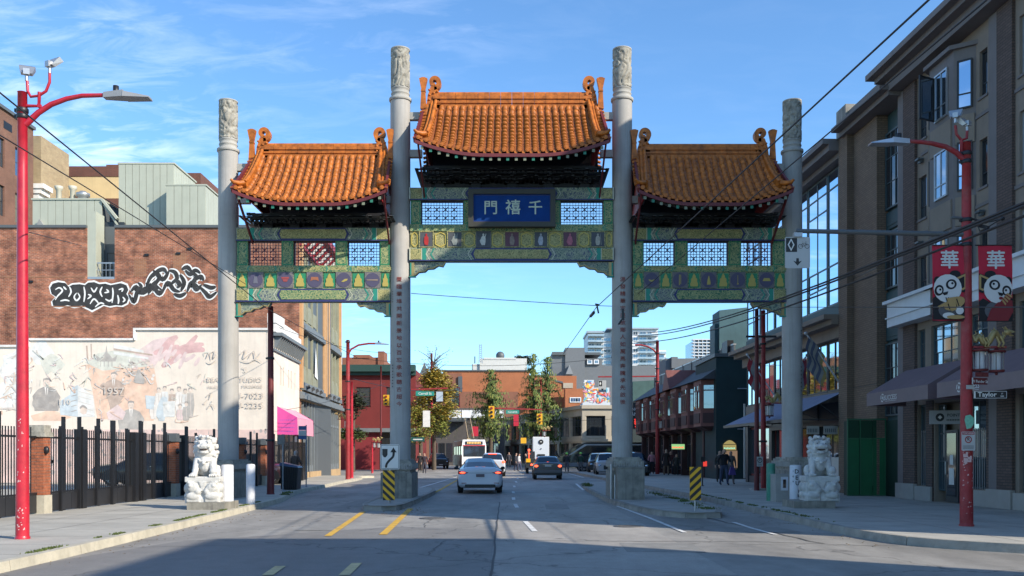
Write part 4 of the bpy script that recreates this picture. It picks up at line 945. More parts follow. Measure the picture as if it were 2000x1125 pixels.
for k, s in enumerate(tags): ribbon(gw, gp(s), .44, .0105+.0005*k, True); ribbon(gb, gp(s), .25, .0245+.0006*k, True)
part('graffiti_outline', gw, mat('white_spray_paint', (.74,.73,.70), .8), bld); part('graffiti_fill', gb, mat('black_spray_paint', (.035,.035,.035), .8, var=.5, vscale=2.5), bld)
# roof-top siding boxes, panel by panel
def panels(parent, M, s0, s1, z0, z1, w, m, ztop=None):
    n = max(1, round((s1-s0)/w)); me = None
    for k in range(n):
        a, b = s0+(s1-s0)*k/n+.012, s0+(s1-s0)*(k+1)/n-.012; g = MB(M)
        zt = z1 if ztop is None else min(ztop(a), ztop(b)); g.box(a, b, 0, .05, z0, zt); part('siding_panel', g, m, parent)
ph = thing('rooftop_penthouse', 'tall pale sage metal clad box on the brick building, the highest of the three', 'penthouse', (-23, 58, ztop))
xa, xb, zt = P(232,0,58).x, P(340,0,58).x, zat(321, 58)
g = MB(); g.box(xa+.02, xb-.06, 58.02, 61.9, ztop-.1, zt-.02); part('body', g, m_flash, ph)
panels(ph, FF(58.01), xa, xb, ztop, zt, .44, m_siding); panels(ph, frame((xb-.05,58,0),(0,1),(1,0)), 0, 3.9, ztop, zt-.05, .44, m_siding)
g = MB(); g.box(xa-.05, xb+.06, 57.93, 62, zt, zt+.1); part('roof', g, m_siding, ph)
ph = thing('rooftop_penthouse', 'lower pale metal clad box on the brick building beside the left gate column', 'penthouse', (-19.5, 57, ztop))
xa, xb, zt = P(325,0,57).x, P(402,0,57).x, zat(363, 57)
g = MB(); g.box(xa+.02, xb-.06, 57.02, 60.9, ztop-.1, zt-.02); part('body', g, m_flash, ph)
panels(ph, FF(57.01), xa, xb, ztop, zt, .48, m_siding); panels(ph, frame((xb-.05,57,0),(0,1),(1,0)), 0, 3.9, ztop, zt-.05, .48, m_siding)
g = MB(); g.box(xa-.05, xb+.06, 56.93, 61, zt, zt+.09); part('roof', g, m_siding, ph)
ph = thing('rooftop_penthouse', 'wide low sage clad roof level with a sloping end over the stair well', 'penthouse', (-28, 57, ztop))
xa, xb, zt = P(64,0,57.5).x, P(200,0,57.5).x, zat(391, 57.5); xe = P(230,0,57.5).x
g = MB(); g.prism([(xa,ztop-.1),(xb,ztop-.1),(xb,zt-.03),(xa,zt-.03)], 57.52, 60.5); part('body', g, m_flash, ph)
panels(ph, FF(57.51), xa, xb, ztop, zt, .46, m_siding)
g = MB(); g.box(xa-.05, xb+.02, 57.4, 60.6, zt, zt+.10); g.bar((xb,57.5,zt+.02),(xe,57.5,zat(428,57.5)), .3, .14); g.bar((xb+.1,57.5,zt-.3),(xe,57.5,zat(440,57.5)), .1, .1); part('roof', g, m_siding, ph)
g = MB(); g.box(xb+.05, xe+.3, 57.7, 59.5, ztop-2, zat(432,57.5)); part('recess', g, m_frame_dk, ph)
g = MB(); g.prism([(P(64,0,57.3).x, ztop+.1),(P(78,0,57.3).x, zat(428,57.3)),(P(100,0,57.3).x, ztop+.1)], 57.2, 57.45); part('dormer', g, m_sidegrey, ph)
for k, px_ in enumerate((115, 142)):
    g = MB(); c = P(px_, 0, 59); g.lathe([(.16,zt-.3),(.16,zat(372,59)),(.24,zat(370,59)),(.26,zat(364,59)),(.1,zat(363,59))], 12, (c.x, 59, 0))
    solo('vent_pipe', g, mat('cream_pipe', (.48,.45,.36), .6) if k == 0 else bpy.data.materials['cream_pipe'], 'left of the two cream vent pipes on the low clad roof' if k == 0 else 'cream vent pipe next to the round roof fan', 'vent pipe', 'vent pipes on the low roof')
g = MB(); c = P(162, 0, 59); g.lathe([(.3,zt-.1),(.3,zat(385,59)),(.42,zat(384,59)),(.42,zat(378,59)),(.2,zat(376,59)),(.2,zat(374,59)),(.05,zat(373,59))], 16, (c.x,59,0)); solo('roof_fan', g, m_steel, 'round steel extractor fan on the low clad roof', 'roof fan')
# brown building at the far left
bb = thing('brown_building', 'tall brown brick building at the left edge with black sash windows', 'building', (-45, 70, 0))
FB = frame((-40, 0, 0), (0, 1), (1, 0)); wins = []
for s0 in (68.4, 71.4, 74.2):
    for z0, z1 in ((24.1,26.4),(20.3,22.7),(16.5,18.9)): wins.append((s0, s0+1.25, z0, z1))
w = MB(FB); wall(w, 62, 77, 0, 28.7, wins, 0, .4); w.box(62, 77, -12, -.41, 0, 28.4); part('wall', w, brick_mat('dull_brick', (.20,.085,.05), (.16,.065,.04), (.19,.13,.10), .24, .085, .012, .25, .5, .4), bb)
for a in wins: window(bb, FB, *a, -.15, m_frame_dk, m_glass, 1, 2, .08, sill=m_flash)
g = MB(FB); g.box(62, 77.1, -.5, .18, 28.7, 28.95); part('coping', g, m_flash, bb)
g = MB(FB); 
for s0 in (66.5,69.5,72.5): g.box(s0, s0+1.2, .0, .02, 27.3, 27.9)
part('attic_vent', g, m_black, bb)
g = MB(); g.box(-42, P(80,0,79).x, 79, 84, 0, zat(265,79)); part('yellow_flank', g, brick_mat('buff_brick', (.42,.31,.17), (.36,.26,.14), (.3,.25,.18), .24, .085, .012, .2, 1, .3), bb)
g = MB(); a, b_ = P(64,0,78).x, P(92,0,78).x
for k in range(4): g.box(a-.2, b_-.25*k, 77.4+.1*k, 79, zat(362,78)-.4*k-.4, zat(362,78)-.4*k)
part('cornice', g, m_offwhite, bb)
yb = thing('yellow_building', 'cream yellow rendered building with a brown parapet behind the roof boxes', 'building', (-36, 86, 0))
zt = zat(345, 86); xa, xb = P(78,0,86).x, P(392,0,86).x
g = MB(); g.box(xa, xb, 86, 98, 0, zt); part('wall', g, m_yellowr, yb)
g = MB(); g.box(xa, P(210,0,86).x, 85.95, 98, zt, zat(325,86)); g.box(P(208,0,86).x, P(248,0,86).x, 85.93, 98, zt, zat(322,86)); g.box(P(355,0,86).x, xb+.02, 85.95, 98, zt-2.5, zat(338,86)); g.box(P(205,0,86).x, P(235,0,86).x, 85.9, 87, zat(425,86), zat(388,86)); g.box(P(120,0,86).x, P(170,0,86).x, 85.9, 87, zat(400,86), zat(384,86)); part('parapet', g, brick_mat('brown_parapet_brick', (.17,.062,.04), (.13,.05,.035), (.15,.09,.07), .3, .1, .012, .2, .6, .3), yb)

# ---- white mural annex
an = thing('mural_building', 'low white plastered building with a faded painted mural on its side wall', 'building', (-20, 48, 0))
YA = 48.0; xcor = -12.43
def ax(px): return P(px, 0, YA).x
def az(py): return zat(py, YA)
top = [(-45, az(678)), (ax(54), az(678)), (ax(54), az(665)), (ax(262), az(665)), (ax(262), az(645)), (xcor, az(645))]
g = MB(); g.prism([(-45, 2.9)] + top + [(xcor, 2.9)], YA, YA+.4); part('side_wall', g, m_plaster, an)
g = MB(); g.box(-45, xcor, YA-.02, YA+.4, 0, 2.9); part('lower_wall', g, m_pink, an)
g = MB(); g.box(-45, xcor-.5, YA+.41, 54.9, 0, az(668)-.4); part('roof', g, m_flash, an)
g = MB()
for (a, z0), (b, z1) in zip(top, top[1:]):
    if abs(z0-z1) < .01: g.box(a-.02, b+.02, YA-.10, YA+.42, z0, z0+.11)
    else: g.box(a-.02, a+.10, YA-.10, YA-.0, min(z0,z1), max(z0,z1))
part('coping', g, m_offwhite, an)
# mural: flat print on the wall
mu = {}
def mm(name, col): 
    if name not in mu: mu[name] = (MB(FF(YA)), mat('mural_'+name, col, .85, var=.22, vscale=2.5, dirt=.4, dirtcol=(.74,.63,.52)))
    return mu[name][0]
CR0 = {'grey': (.33,.32,.31), 'bluewash': (.66,.68,.67), 'blue': (.46,.56,.62), 'pinkwash': (.72,.46,.33), 'red': (.58,.32,.33), 'brown': (.38,.27,.22), 'skin': (.66,.53,.45), 'pale': (.73,.70,.66), 'greenwash': (.55,.57,.50), 'rose': (.66,.50,.50), 'dark': (.22,.21,.21), 'sketch': (.52,.46,.42)}
CR = {k: tuple(.78*a+.22*b for a, b in zip(v, (.80,.70,.58))) for k, v in CR0.items()}
tl_ = [0]
def poly(c, pts, t=None):
    tl_[0] += 1; m = mm(c, CR[c]); t = .003+.00008*tl_[0] if t is None else t
    vs = [(ax(x), t, az(y)) for x, y in pts]; cxm = sum(v[0] for v in vs)/len(vs)
    m.add(vs, [tuple(range(len(vs)))])
def stroke(c, pts, w=.05): tl_[0] += 1; ribbon(mm(c, CR[c]), [(ax(x), az(y)) for x, y in pts], w, .003+.00008*tl_[0], True)
def blob(c, cx, cy, rx, ry, n=12, j=.12, seed=0):
    r = random.Random(seed+int(cx)); poly(c, [(cx+rx*cos(2*pi*k/n)*(1+r.uniform(-j,j)), cy+ry*sin(2*pi*k/n)*(1+r.uniform(-j,j))) for k in range(n)])
rm = random.Random(21)
blob('bluewash', 30, 720, 32, 34, 14, .25, 1); blob('bluewash', 82, 690, 22, 22, 12, .3, 2); blob('bluewash', 20, 775, 30, 30, 12, .25, 3); blob('greenwash', 100, 712, 22, 20, 12, .3, 4)
poly('pinkwash', [(170,712),(250,700),(300,712),(308,760),(300,822),(190,818),(182,770)]); poly('greenwash', [(166,708),(190,690),(262,678),(292,700),(288,716),(200,724)])
poly('rose', [(262,690),(300,664),(345,655),(330,690),(290,716)]); poly('pinkwash', [(60,812),(100,800),(140,815),(120,822),(66,822)])
for pts in ([(312,690),(330,668),(347,657)],[(318,712),(350,694),(385,655)],[(320,700),(358,680),(398,672)],[(338,662),(330,690),(322,704)],[(345,690),(380,682),(400,684)],[(316,716),(336,704),(342,700)],[(300,690),(322,684),(350,676)]):
    stroke('red', pts, .34)
for k in range(9): stroke('rose', [(300+k*10, 720-rm.random()*24), (318+k*9, 700-rm.random()*34)], .2)
# pagoda roofs and wall
poly('grey', [(186,692),(196,700),(206,688),(208,676),(210,688),(220,700),(229,694),(226,706),(190,706)]); poly('grey', [(206,688),(208,674),(210,688)])
for x in (196,203,211,218): poly('grey', [(x,706),(x+1.5,706),(x+1.5,716),(x,716)])
poly('bluewash', [(222,672),(280,684),(282,690),(222,680)]); poly('brown', [(222,680),(298,692),(298,695),(222,684)]); poly('bluewash', [(222,686),(290,698),(290,702),(222,692)])
poly('brown', [(168,675),(171,675),(173,705),(170,705)]); poly('brown', [(177,672),(179,672),(180,700),(178,700)])
# figures
def bust(cx, cy, s, c='dark', face=True):
    poly(c, [(cx-22*s,cy+52*s),(cx-26*s,cy+24*s),(cx-16*s,cy+12*s),(cx-5*s,cy+7*s),(cx+5*s,cy+7*s),(cx+17*s,cy+12*s),(cx+26*s,cy+26*s),(cx+22*s,cy+52*s)])
    poly('pale', [(cx-4*s,cy+6*s),(cx+4*s,cy+6*s),(cx+1.5*s,cy+22*s),(cx-1.5*s,cy+22*s)]); poly(c, [(cx-1*s,cy+9*s),(cx+1*s,cy+9*s),(cx+1.2*s,cy+24*s),(cx-1.2*s,cy+24*s)])
    blob('skin', cx, cy, 6.2*s, 8*s, 12, .03); poly('dark' if c != 'pale' else 'brown', [(cx-6.5*s,cy-2*s),(cx-6*s,cy-8*s),(cx,cy-10*s),(cx+6*s,cy-8*s),(cx+6.5*s,cy-2*s),(cx+4*s,cy-5.5*s),(cx-4*s,cy-5.5*s)])
    for q in (-2.3, 2.3): blob('grey', cx+q*s, cy-1*s, 1.0*s, .7*s, 8, 0)
    stroke('grey', [(cx-2*s,cy+4*s),(cx,cy+4.6*s),(cx+2*s,cy+4*s)], .04)
bust(91, 748, 1.05, 'dark'); bust(222, 735, .85, 'brown'); bust(256, 792, 1.0, 'grey'); stroke('brown', [(204,748),(200,756),(214,762)], .22); stroke('dark', [(72,775),(68,790),(80,800)], .25); stroke('dark', [(112,775),(114,792),(100,800)], .25)
poly('brown', [(210,776),(240,768),(240,776),(212,784)]); poly('brown', [(212,784),(240,776),(238,786),(216,800)])
poly('pinkwash', [(190,772),(208,772),(206,818),(196,818)]); poly('rose', [(208,806),(230,790),(246,806),(240,820),(212,820)])
poly('blue', [(116,784),(138,770),(138,758),(152,752),(152,814),(118,810)]); poly('bluewash', [(152,752),(182,772),(186,814),(152,814)])
for y in (764,774,784,794,804):
    stroke('sketch', [(153,y),(182,y+8)], .03); stroke('dark', [(139,y),(151,y-3)], .04)
blob('skin', 163, 802, 7, 8); stroke('dark', [(156,798),(162,793),(170,798)], .12)
for k, (x, y, h, c) in enumerate(((310,768,34,'pale'),(322,765,40,'bluewash'),(336,770,38,'brown'),(350,766,44,'pale'),(362,770,40,'bluewash'),(372,768,46,'grey'),(300,790,28,'pale'),(316,800,22,'blue'),(352,800,20,'rose'),(364,795,26,'grey'))):
    poly(c, [(x-6,y),(x+6,y),(x+8,y+h*.5),(x+5,y+h),(x-5,y+h),(x-8,y+h*.5)]); blob('skin', x, y-6, 3.6, 4.8, 10, .03); poly('dark', [(x-4,y-6),(x-3,y-11),(x+3,y-11),(x+4,y-6),(x,y-9)]); stroke('sketch', [(x-6,y+2),(x-8,y+h*.5)], .05); stroke('sketch', [(x,y+2),(x+1,y+h*.9)], .04)
poly('blue', [(284,772),(304,774),(300,800),(286,798)]); stroke('blue', [(322,775),(316,800),(312,818)], .5); poly('bluewash', [(318,785),(342,783),(342,814),(320,814)])
for k in range(60):
    x, y = rm.uniform(232,300), rm.uniform(700,745); blob('skin' if k % 3 else 'pale', x, y, rm.uniform(1.6,3.4), rm.uniform(2,4), 8, .1) if k < 16 else stroke('sketch', [(x, y), (x+rm.uniform(-8,8), y+rm.uniform(-3,6)), (x+rm.uniform(-12,12), y+rm.uniform(-2,10))], .05)
poly('grey', [(262,742),(270,720),(284,742),(282,750),(264,748)])
for k in range(110):
    x, y = rm.choice(((rm.uniform(0,60), rm.uniform(690,815)), (rm.uniform(60,190), rm.uniform(690,760)), (rm.uniform(190,420), rm.uniform(690,822)))); stroke(rm.choice(('sketch','bluewash','rose','greenwash','pinkwash')), [(x, y), (x+rm.uniform(-9,9), y+rm.uniform(-9,9)), (x+rm.uniform(-16,16), y+rm.uniform(-14,14))], rm.uniform(.02,.06))
for a, b in (((20,750),(45,800)),((8,770),(40,730)),((0,798),(46,806)),((10,735),(50,742)),((24,700),(40,690))): stroke('sketch', [a, ((a[0]+b[0])/2+4, (a[1]+b[1])/2-4), b], .09)
m_fade = mat('faded_sign_lettering', (.60,.53,.46), .85, var=.3, vscale=5, dirt=.6, dirtcol=(.62,.56,.50))
for w_, px_, py_, sz in (("'S",478,727,.36),('BEAUTY',431,746,.34),('STUDIO',487,746,.34),('HAIRDRESSING',436,758,.20),('MASSAGE',494,757,.22),('3-7023',490,778,.42),('3-2235',490,797,.42),('1957',222,770,.5),('110',126,790,.4)):
    tx = MB(FF(YA)); text(tx, w_, ax(px_), az(py_), sz, .06, .008, None, 1.15); part('painted_word', tx, m_fade, an)
tx = MB(FF(YA))
for s in ([(404,700),(410,688),(414,704)],[(412,690),(420,686),(418,700),(424,690)],[(405,706),(412,710),(422,704)],[(470,692),(480,684),(476,700),(490,690)],[(486,700),(496,686),(500,700),(510,688)],[(470,704),(486,708),(500,702),(512,708)],[(404,775),(412,768),(410,780)],[(406,798),(414,790),(420,800)]): ribbon(tx, [(ax(x), az(y)) for x, y in s], .06, .062, True)
part('painted_scrawl', tx, m_fade, an, kind='stuff')
for k, (m_, mt_) in mu.items(): part('mural_paint', m_, mt_, an, 'faded mural areas painted in one colour')
g = MB(FF(YA)); rr = random.Random(5)
for k in range(170):
    x, z = rr.uniform(ax(60), xcor-.1), rr.uniform(.5, 2.9); a = rr.uniform(.02,.12); b_ = rr.uniform(.04,.22)
    g.add([(x-a,.024,z),(x-a*.2,.024,z-b_),(x+a,.024,z-b_*.3),(x+a*.6,.024,z+b_*.8),(x-a*.4,.024,z+b_)], [(0,1,2,3,4)])
part('bare_patch', g, mat('bare_grey_plaster', (.42,.38,.36), .9, var=.2, vscale=4), an, 'spots where the pink plaster has flaked off')
# street front of the annex
fs = [(49.7,.22),(50.35,.24),(51.75,.22),(52.5,.24),(53.6,.2)]
holes = [(s, s+w_, 5.35, 6.35) for s, w_ in fs]
w = MB(FL); wall(w, 48, 55, 3.6, 8.0, holes, 0, .35); wall(w, 48, 55, 0, 3.6, [(50.2,51.6,.15,2.5)], 0, .35); part('front_wall', w, m_plaster, an)
for h in holes: window(an, FL, *h, -.12, m_frame_dk, m_glassdark, 1, 1, .03)
g = MB(FL); g.box(50.2, 51.6, -.3, -.2, .15, 2.5); part('door', g, m_bluegrey, an)
g = MB(FL); g.box(47.95, 55.0, -.3, .12, 8.0, 8.45); g.box(47.9, 50.0, -.3, .16, 8.45, 8.95); g.box(50.0, 54.2, -.3, .10, 8.45, 8.7); part('parapet', g, m_offwhite, an)
g = MB(FL); g.box(47.9, 55.0, .0, .48, 7.78, 7.95); g.box(47.9, 55.0, 0, .10, 7.0, 7.12)
part('cornice', g, m_bluegrey, an)
for k in range(15):
    g = MB(FL); s = 48.1+k*.47; g.prism([(0.003,7.12),(.40,7.6),(.40,7.77),(.003,7.77)], s, s+.14, 'x') if False else g.hexa([(s,.003,7.2),(s+.16,.003,7.2),(s+.16,.14,7.2),(s,.14,7.2)],[(s,.003,7.77),(s+.16,.003,7.77),(s+.16,.42,7.77),(s,.42,7.77)]); part('cornice_bracket', g, m_bluegrey, an)
# pink awning
aw = thing('pink_awning', 'bright magenta canvas awning on the corner of the white mural building', 'awning', (-11.8, 51, 3))
g = MB(FL); g.quad((48.9,.02,4.15),(53.6,.02,4.15),(53.6,1.05,3.55),(48.9,1.05,3.55)); g.quad((48.9,1.05,3.55),(53.6,1.05,3.55),(53.6,1.08,2.65),(48.9,1.08,2.65)); g.quad((48.9,.02,4.11),(53.6,.02,4.11),(53.6,1.03,3.51),(48.9,1.03,3.51)); part('front_canvas', g, m_awnpale, aw)
g = MB(FL); g.quad((48.88,.0,4.17),(48.88,1.06,3.57),(48.88,1.09,2.65),(48.88,.0,2.65)); g.quad((53.6,.0,4.17),(53.6,1.06,3.57),(53.6,1.09,2.65),(53.6,.0,2.65)); part('end_canvas', g, m_awnpink, aw)
g = MB(FF(48.72)); 
for k in range(3): g.box(-12.2,-11.62, .0,.004, 2.85+.2*k, 2.93+.2*k) if False else None
for k in range(4):
    z = 2.8+.2*k; x = -12.3
    while x < -11.55: l = random.uniform(.03,.09); g.quad((x,0,z),(x+l,0,z),(x+l,0,z+.05),(x,0,z+.05)); x += l+.03
part('faded_print', g, mat('purple_print', (.30,.08,.36), .8), aw)
g = MB(FL); g.tube([(48.92,.05,2.66),(48.92,1.06,2.66),(53.58,1.06,2.66),(53.58,.05,2.66)], .02); part('awning_frame', g, m_steel, aw)

# ---- ochre and green street building
oc = thing('ochre_building', 'ochre building with olive green bay panels and a heavy bracketed cornice', 'building', (-13, 63, 0))
s0, s1 = 55.05, 71.8; bays = [(56.0,63.2),(66.0,70.9)]; lv = [(6.4,9.05),(9.95,13.7)]
holes = [(a, b, 5.75, 14.0) for a, b in bays]+[(55.6,71.3,.5,4.9)]
w = MB(FL); wall(w, s0, s1, 0, 15.0, holes, 0, .4); w.box(s0+.9, s1, -10, -1.3, 0, 14.9); part('wall', w, m_ochre, oc)
g = MB(FL)
for a, b in ((s0,.0),(63.2,0),(70.9,0)): pass
for a in (63.35, 64.2, 65.3, 71.0, 55.2): g.box(a, a+.45, 0, .14, 5.6, 14.4)
part('pilaster', g, mat('orange_pilaster', (.52,.30,.14), .8, var=.15), oc)
for bi, (a, b) in enumerate(bays):
    n = 4 if bi == 0 else 3
    for fl, (z0, z1) in enumerate(((5.8,9.1),(9.7,14.0))):
        for k in range(n):
            p, q = a+(b-a)*k/n, a+(b-a)*(k+1)/n
            g = MB(FL); g.box(p+.03, q-.03, -.22, -.10, z0, z0+1.25); 
            for i in range(3): g.box(p+.12+(q-p-.24)*i/3, p+.04+(q-p-.24)*(i+1)/3+.03, -.10, -.05, z0+.2, z0+1.05)
            part('balustrade_panel', g, m_olive, oc)
            if fl == 0: window(oc, FL, p+.1, q-.1, z0+1.25, z1, -.28, m_olive, m_glassdark, 1, 1, .14, zsplit=[.75])
            else: window(oc, FL, p+.06, q-.06, z0+1.25, z1, -.16, m_olive, m_olive if bi == 0 else m_glassdark, 1, 1, .12)
        g = MB(FL)
        for k in range(n+1): p = a+(b-a)*k/n; g.box(p-.09, p+.09, -.3, -.0, z0, z1)
        part('bay_post', g, m_olive, oc)
    for z in (9.15, 5.5): g = MB(FL); g.box(a-.2, b+.2, -.5, .22, z, z+.28); g.box(a-.1, b+.1, -.5, .1, z+.28, z+.5); part('bay_cornice', g, m_bluegrey, oc)
g = MB(FL); a, b = bays[0]; g.add([(a+4.2,.02,6.7),(a+5.3,.02,6.55),(a+4.9,.03,7.6),(a+4.5,.03,8.6)], [(0,1,2,3)]); part('hung_sheet', g, m_white, oc)
g = MB(FL)
for z in (4.95,): g.box(s0, s1, 0, .3, z, z+.22); g.box(s0, s1, 0, .18, z+.22, z+.42)
part('shop_cornice', g, m_bluegrey, oc)
g = MB(FL)
for k in range(17): p = 55.6+15.7*k/16; g.box(p-.08, p+.08, -.45, -.05, .5, 4.9)
g.box(55.6, 71.3, -.46, -.10, .15, .9); g.box(55.6,71.3,-.42,-.1,3.6,3.75); part('shopfront_posts', g, m_bluegrey, oc)
g = MB(FL); g.box(55.6, 71.3, -1.0, -.5, .5, 4.9); part('shop_glass', g, m_glassdark, oc)
g = MB(FL); g.box(s0-.1, s1+.2, -.4, .95, 15.3, 15.7); g.box(s0-.05, s1+.1, -.4, .5, 15.0, 15.3); g.box(s0, s1, 0, .12, 14.1, 14.3); part('cornice', g, m_redold, oc)
for k in range(24): p = s0+.1+.7*k; g = MB(FL); g.hexa([(p,.003,14.35),(p+.22,.003,14.35),(p+.22,.2,14.35),(p,.2,14.35)],[(p,.003,15.0),(p+.22,.003,15.0),(p+.22,.8,15.0),(p,.8,15.0)]); part('cornice_bracket', g, m_offwhite if k % 2 else m_redold, oc)
g = MB(FL)
for p in (56.2,57.8,59.3,60.8,64.5,66.5,68.6): g.bar((p,.02,5.55),(p+.25,.35,5.75), .14, .2)
part('spotlight', g, m_black, oc)

# ---- lamps, vents etc on the mural wall top
for px_, py_ in ((168,665),(331,645),(57,678)):
    pass
# ============================================================ RIGHT SIDE BUILDINGS
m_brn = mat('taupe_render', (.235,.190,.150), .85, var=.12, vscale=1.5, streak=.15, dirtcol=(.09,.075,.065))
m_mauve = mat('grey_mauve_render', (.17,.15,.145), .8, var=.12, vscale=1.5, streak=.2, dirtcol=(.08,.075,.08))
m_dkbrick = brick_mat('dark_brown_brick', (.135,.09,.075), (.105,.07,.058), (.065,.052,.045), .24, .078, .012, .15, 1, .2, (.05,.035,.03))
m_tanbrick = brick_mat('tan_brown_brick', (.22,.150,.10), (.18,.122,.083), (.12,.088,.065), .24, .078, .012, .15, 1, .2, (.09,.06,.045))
m_bluewhite = mat('pale_blue_band', (.62,.64,.66), .7, var=.08)
m_concd = mat('sooty_concrete_coping', (.27,.26,.235), .9, var=.3, vscale=3, streak=.7, dirtcol=(.04,.04,.038))
m_plinth = mat('pale_plinth', (.34,.32,.29), .85, var=.12)
m_awn = mat('plum_awning_canvas', (.17,.115,.125), .85, var=.12)
m_awnb = mat('slate_blue_awning_canvas', (.22,.24,.34), .8, var=.12)
m_tealp = mat('dark_teal_panel', (.030,.070,.075), .6, var=.15)
m_signw = mat('sign_white', (.62,.61,.58), .6, var=.05)

mb_ = thing('apartment_building', 'four storey taupe and dark brick building with bay windows and plum awnings', 'building', (14, 27, 0))
def Z(py, px): return zat(py, sR(px))
S0, S1 = 13.2, 30.75
ZT = 14.25
# bays between brick piers
piers = [(29.79,30.6),(24.38,25.1),(18.0,19.0)]
ho = []
flr = [(11.7,13.0),(9.15,10.5),(6.85,7.95)]
colw = [(29.2,29.72),(25.72,26.12),(23.3,24.2),(20.6,22.0)]
for z0, z1 in flr: ho += [(a, b, z0-.15*(k > 1), z1+.1*(k > 1)) for k, (a, b) in enumerate(colw)]
band = (5.85, 6.72)
lowin = [(29.28,29.75,4.32,5.6),(27.3,28.9,4.32,5.62),(25.7,26.6,4.32,5.62),(23.2,24.2,4.32,5.62),(20.6,22.4,4.32,5.62)]
ho += lowin
shop = [(29.2,29.75,.62,3.2),(27.0,28.65,.16,3.2),(25.75,26.9,.62,3.2),(22.9,24.2,.62,3.2),(20,21.8,.62,3.2)]
ho += shop
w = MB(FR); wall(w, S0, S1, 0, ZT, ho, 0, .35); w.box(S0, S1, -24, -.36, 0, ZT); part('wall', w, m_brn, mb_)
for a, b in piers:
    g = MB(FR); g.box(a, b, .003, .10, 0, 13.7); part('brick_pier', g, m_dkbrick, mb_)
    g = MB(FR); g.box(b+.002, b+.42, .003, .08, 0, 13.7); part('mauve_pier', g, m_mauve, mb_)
for z0, z1 in flr:
    for k, (a, b) in enumerate(colw): window(mb_, FR, a, b, z0-.15*(k > 1), z1+.1*(k > 1), -.08, m_frame_dk if k < 2 else m_steel, m_glass if k != 1 else m_glassdark, 2 if k != 1 else 1, 1, .045, sill=m_mauve, zsplit=[.3])
for h in lowin: window(mb_, FR, *h, -.08, m_frame_teal, m_glass, max(2, int((h[1]-h[0])/.4)), 3, .05, sill=m_mauve)
# projecting polygonal bay
o = .45; b0, b1 = 26.3, 28.6
out_ = [(b1,0),(b1-.5,o),(b0+.4,o),(b0,0)]
g = MB(FR); g.add([(s,t,6.75) for s,t in out_]+[(s,t,13.3) for s,t in out_], [(0,1,2,3),(7,6,5,4),(0,4,5,1),(1,5,6,2),(2,6,7,3)]); part('bay', g, m_mauve, mb_)
for z0, z1 in ((6.85,8.0),(9.2,10.6),(11.55,12.95)):
    for (p, q) in ((out_[0], out_[1]), (out_[1], out_[2]), (out_[2], out_[3])):
        d = Vector((q[0]-p[0], q[1]-p[1])); L = d.length; d.normalize(); n = Vector((d.y, -d.x)); n = n if n.y > 0 or (abs(n.y) < .1) else -n
        if n.y < 0: n = -n
        A = FR @ Vector((p[0]+n.x*.0, p[1]+n.y*.0, 0)); Mx = FR.to_3x3() @ Vector((d.x, d.y, 0)); Nx = FR.to_3x3() @ Vector((n.x, n.y, 0))
        F_ = frame(A, (Mx.x, Mx.y), (Nx.x, Nx.y))
        if L > 1: window(mb_, F_, L*.27, L*.80, z0, z1, .06, m_steel, m_glass, 2, 1, .05, zsplit=[.28])
        else: window(mb_, F_, L*.18, L*.85, z0, z1, .06, m_black, m_glasssky, 1, 1, .045, zsplit=[.3])
        gg = MB(F_); gg.box(L*.1, L*.95, .0, .05, z0-1.0, z0-.18); part('bay_panel', gg, m_brn, mb_)
g = MB(FR); F0 = [(b1+.1,0),(b1-.4,o+.15),(b0+.35,o+.15),(b0-.1,0)]
for z in (13.3, 6.62): g.add([(s,t,z) for s,t in F0]+[(s,t,z+.12) for s,t in F0], [(0,1,2,3),(7,6,5,4),(0,4,5,1),(1,5,6,2),(2,6,7,3)])
part('bay_cornice', g, m_mauve, mb_)
w = window(mb_, frame(tuple(FR @ Vector((27.75,.5,0))), (-.9,-.45), (-.45,.9)), 0, .65, 11.6, 12.9, 0, m_black, m_glassdark, 1, 1, .04); w['label'] = 'open casement'
# window heads, projecting flat hoods between floors
g = MB(FR)
for z in (8.6, 11.15): g.box(S0, 29.5, .002, .035, z, z+.10)
part('belt_course', g, m_mauve, mb_)
for s, z in ((29.45,11.0),(29.45,8.35),(25.9,8.4)):
    g = MB(FR); g.box(s-.12, s+.12, .036, .2, z, z+.06); g.box(s-.08, s+.08, .036, .12, z-.08, z); part('vent_hood', g, m_flash, mb_)
# cornices and stained parapet
g = MB(FR); g.box(S0, 31.35, -.3, 1.05, ZT+.02, ZT+.2); g.box(S0, 31.2, -.3, .8, ZT-.14, ZT+.02); g.box(S0, 31.05, -.3, .5, ZT-.5, ZT-.14); part('cornice', g, m_mauve, mb_)
g = MB(FR); g.box(S0, 30.9, -.4, .0, ZT+.2, 15.15); g.box(30.9, 31.3, -.6, .5, ZT+.2, 14.75); part('parapet', g, m_concd, mb_)
g = MB(FR); g.box(S0, 30.95, -.45, .08, 15.15, 15.25); g.box(S0,25.6,-.2,1.1,15.0,15.3); g.box(S0, 25.6, -16, .1, 15.3, 19.4); part('coping', g, m_concd, mb_)  # last box: unseen tall block over the coping, added to shade the gate
rr = random.Random(3)
for k in range(26):
    s = 24.5+k*.24; h = rr.uniform(.06,.2); g = MB(FR); g.box(s, s+.16, .0, .012, ZT+.2, ZT+.2+h+.12); part('stain_block', g, m_concd, mb_)
# pale blue band
g = MB(FR); g.box(S0, 30.9, .0, .50, band[0], band[1]-.1); g.box(S0, 31.0, .0, .62, band[1]-.1, band[1]); g.box(S0, 30.95, .0, .55, band[0]+.28, band[0]+.32); part('signboard_band', g, m_bluewhite, mb_)
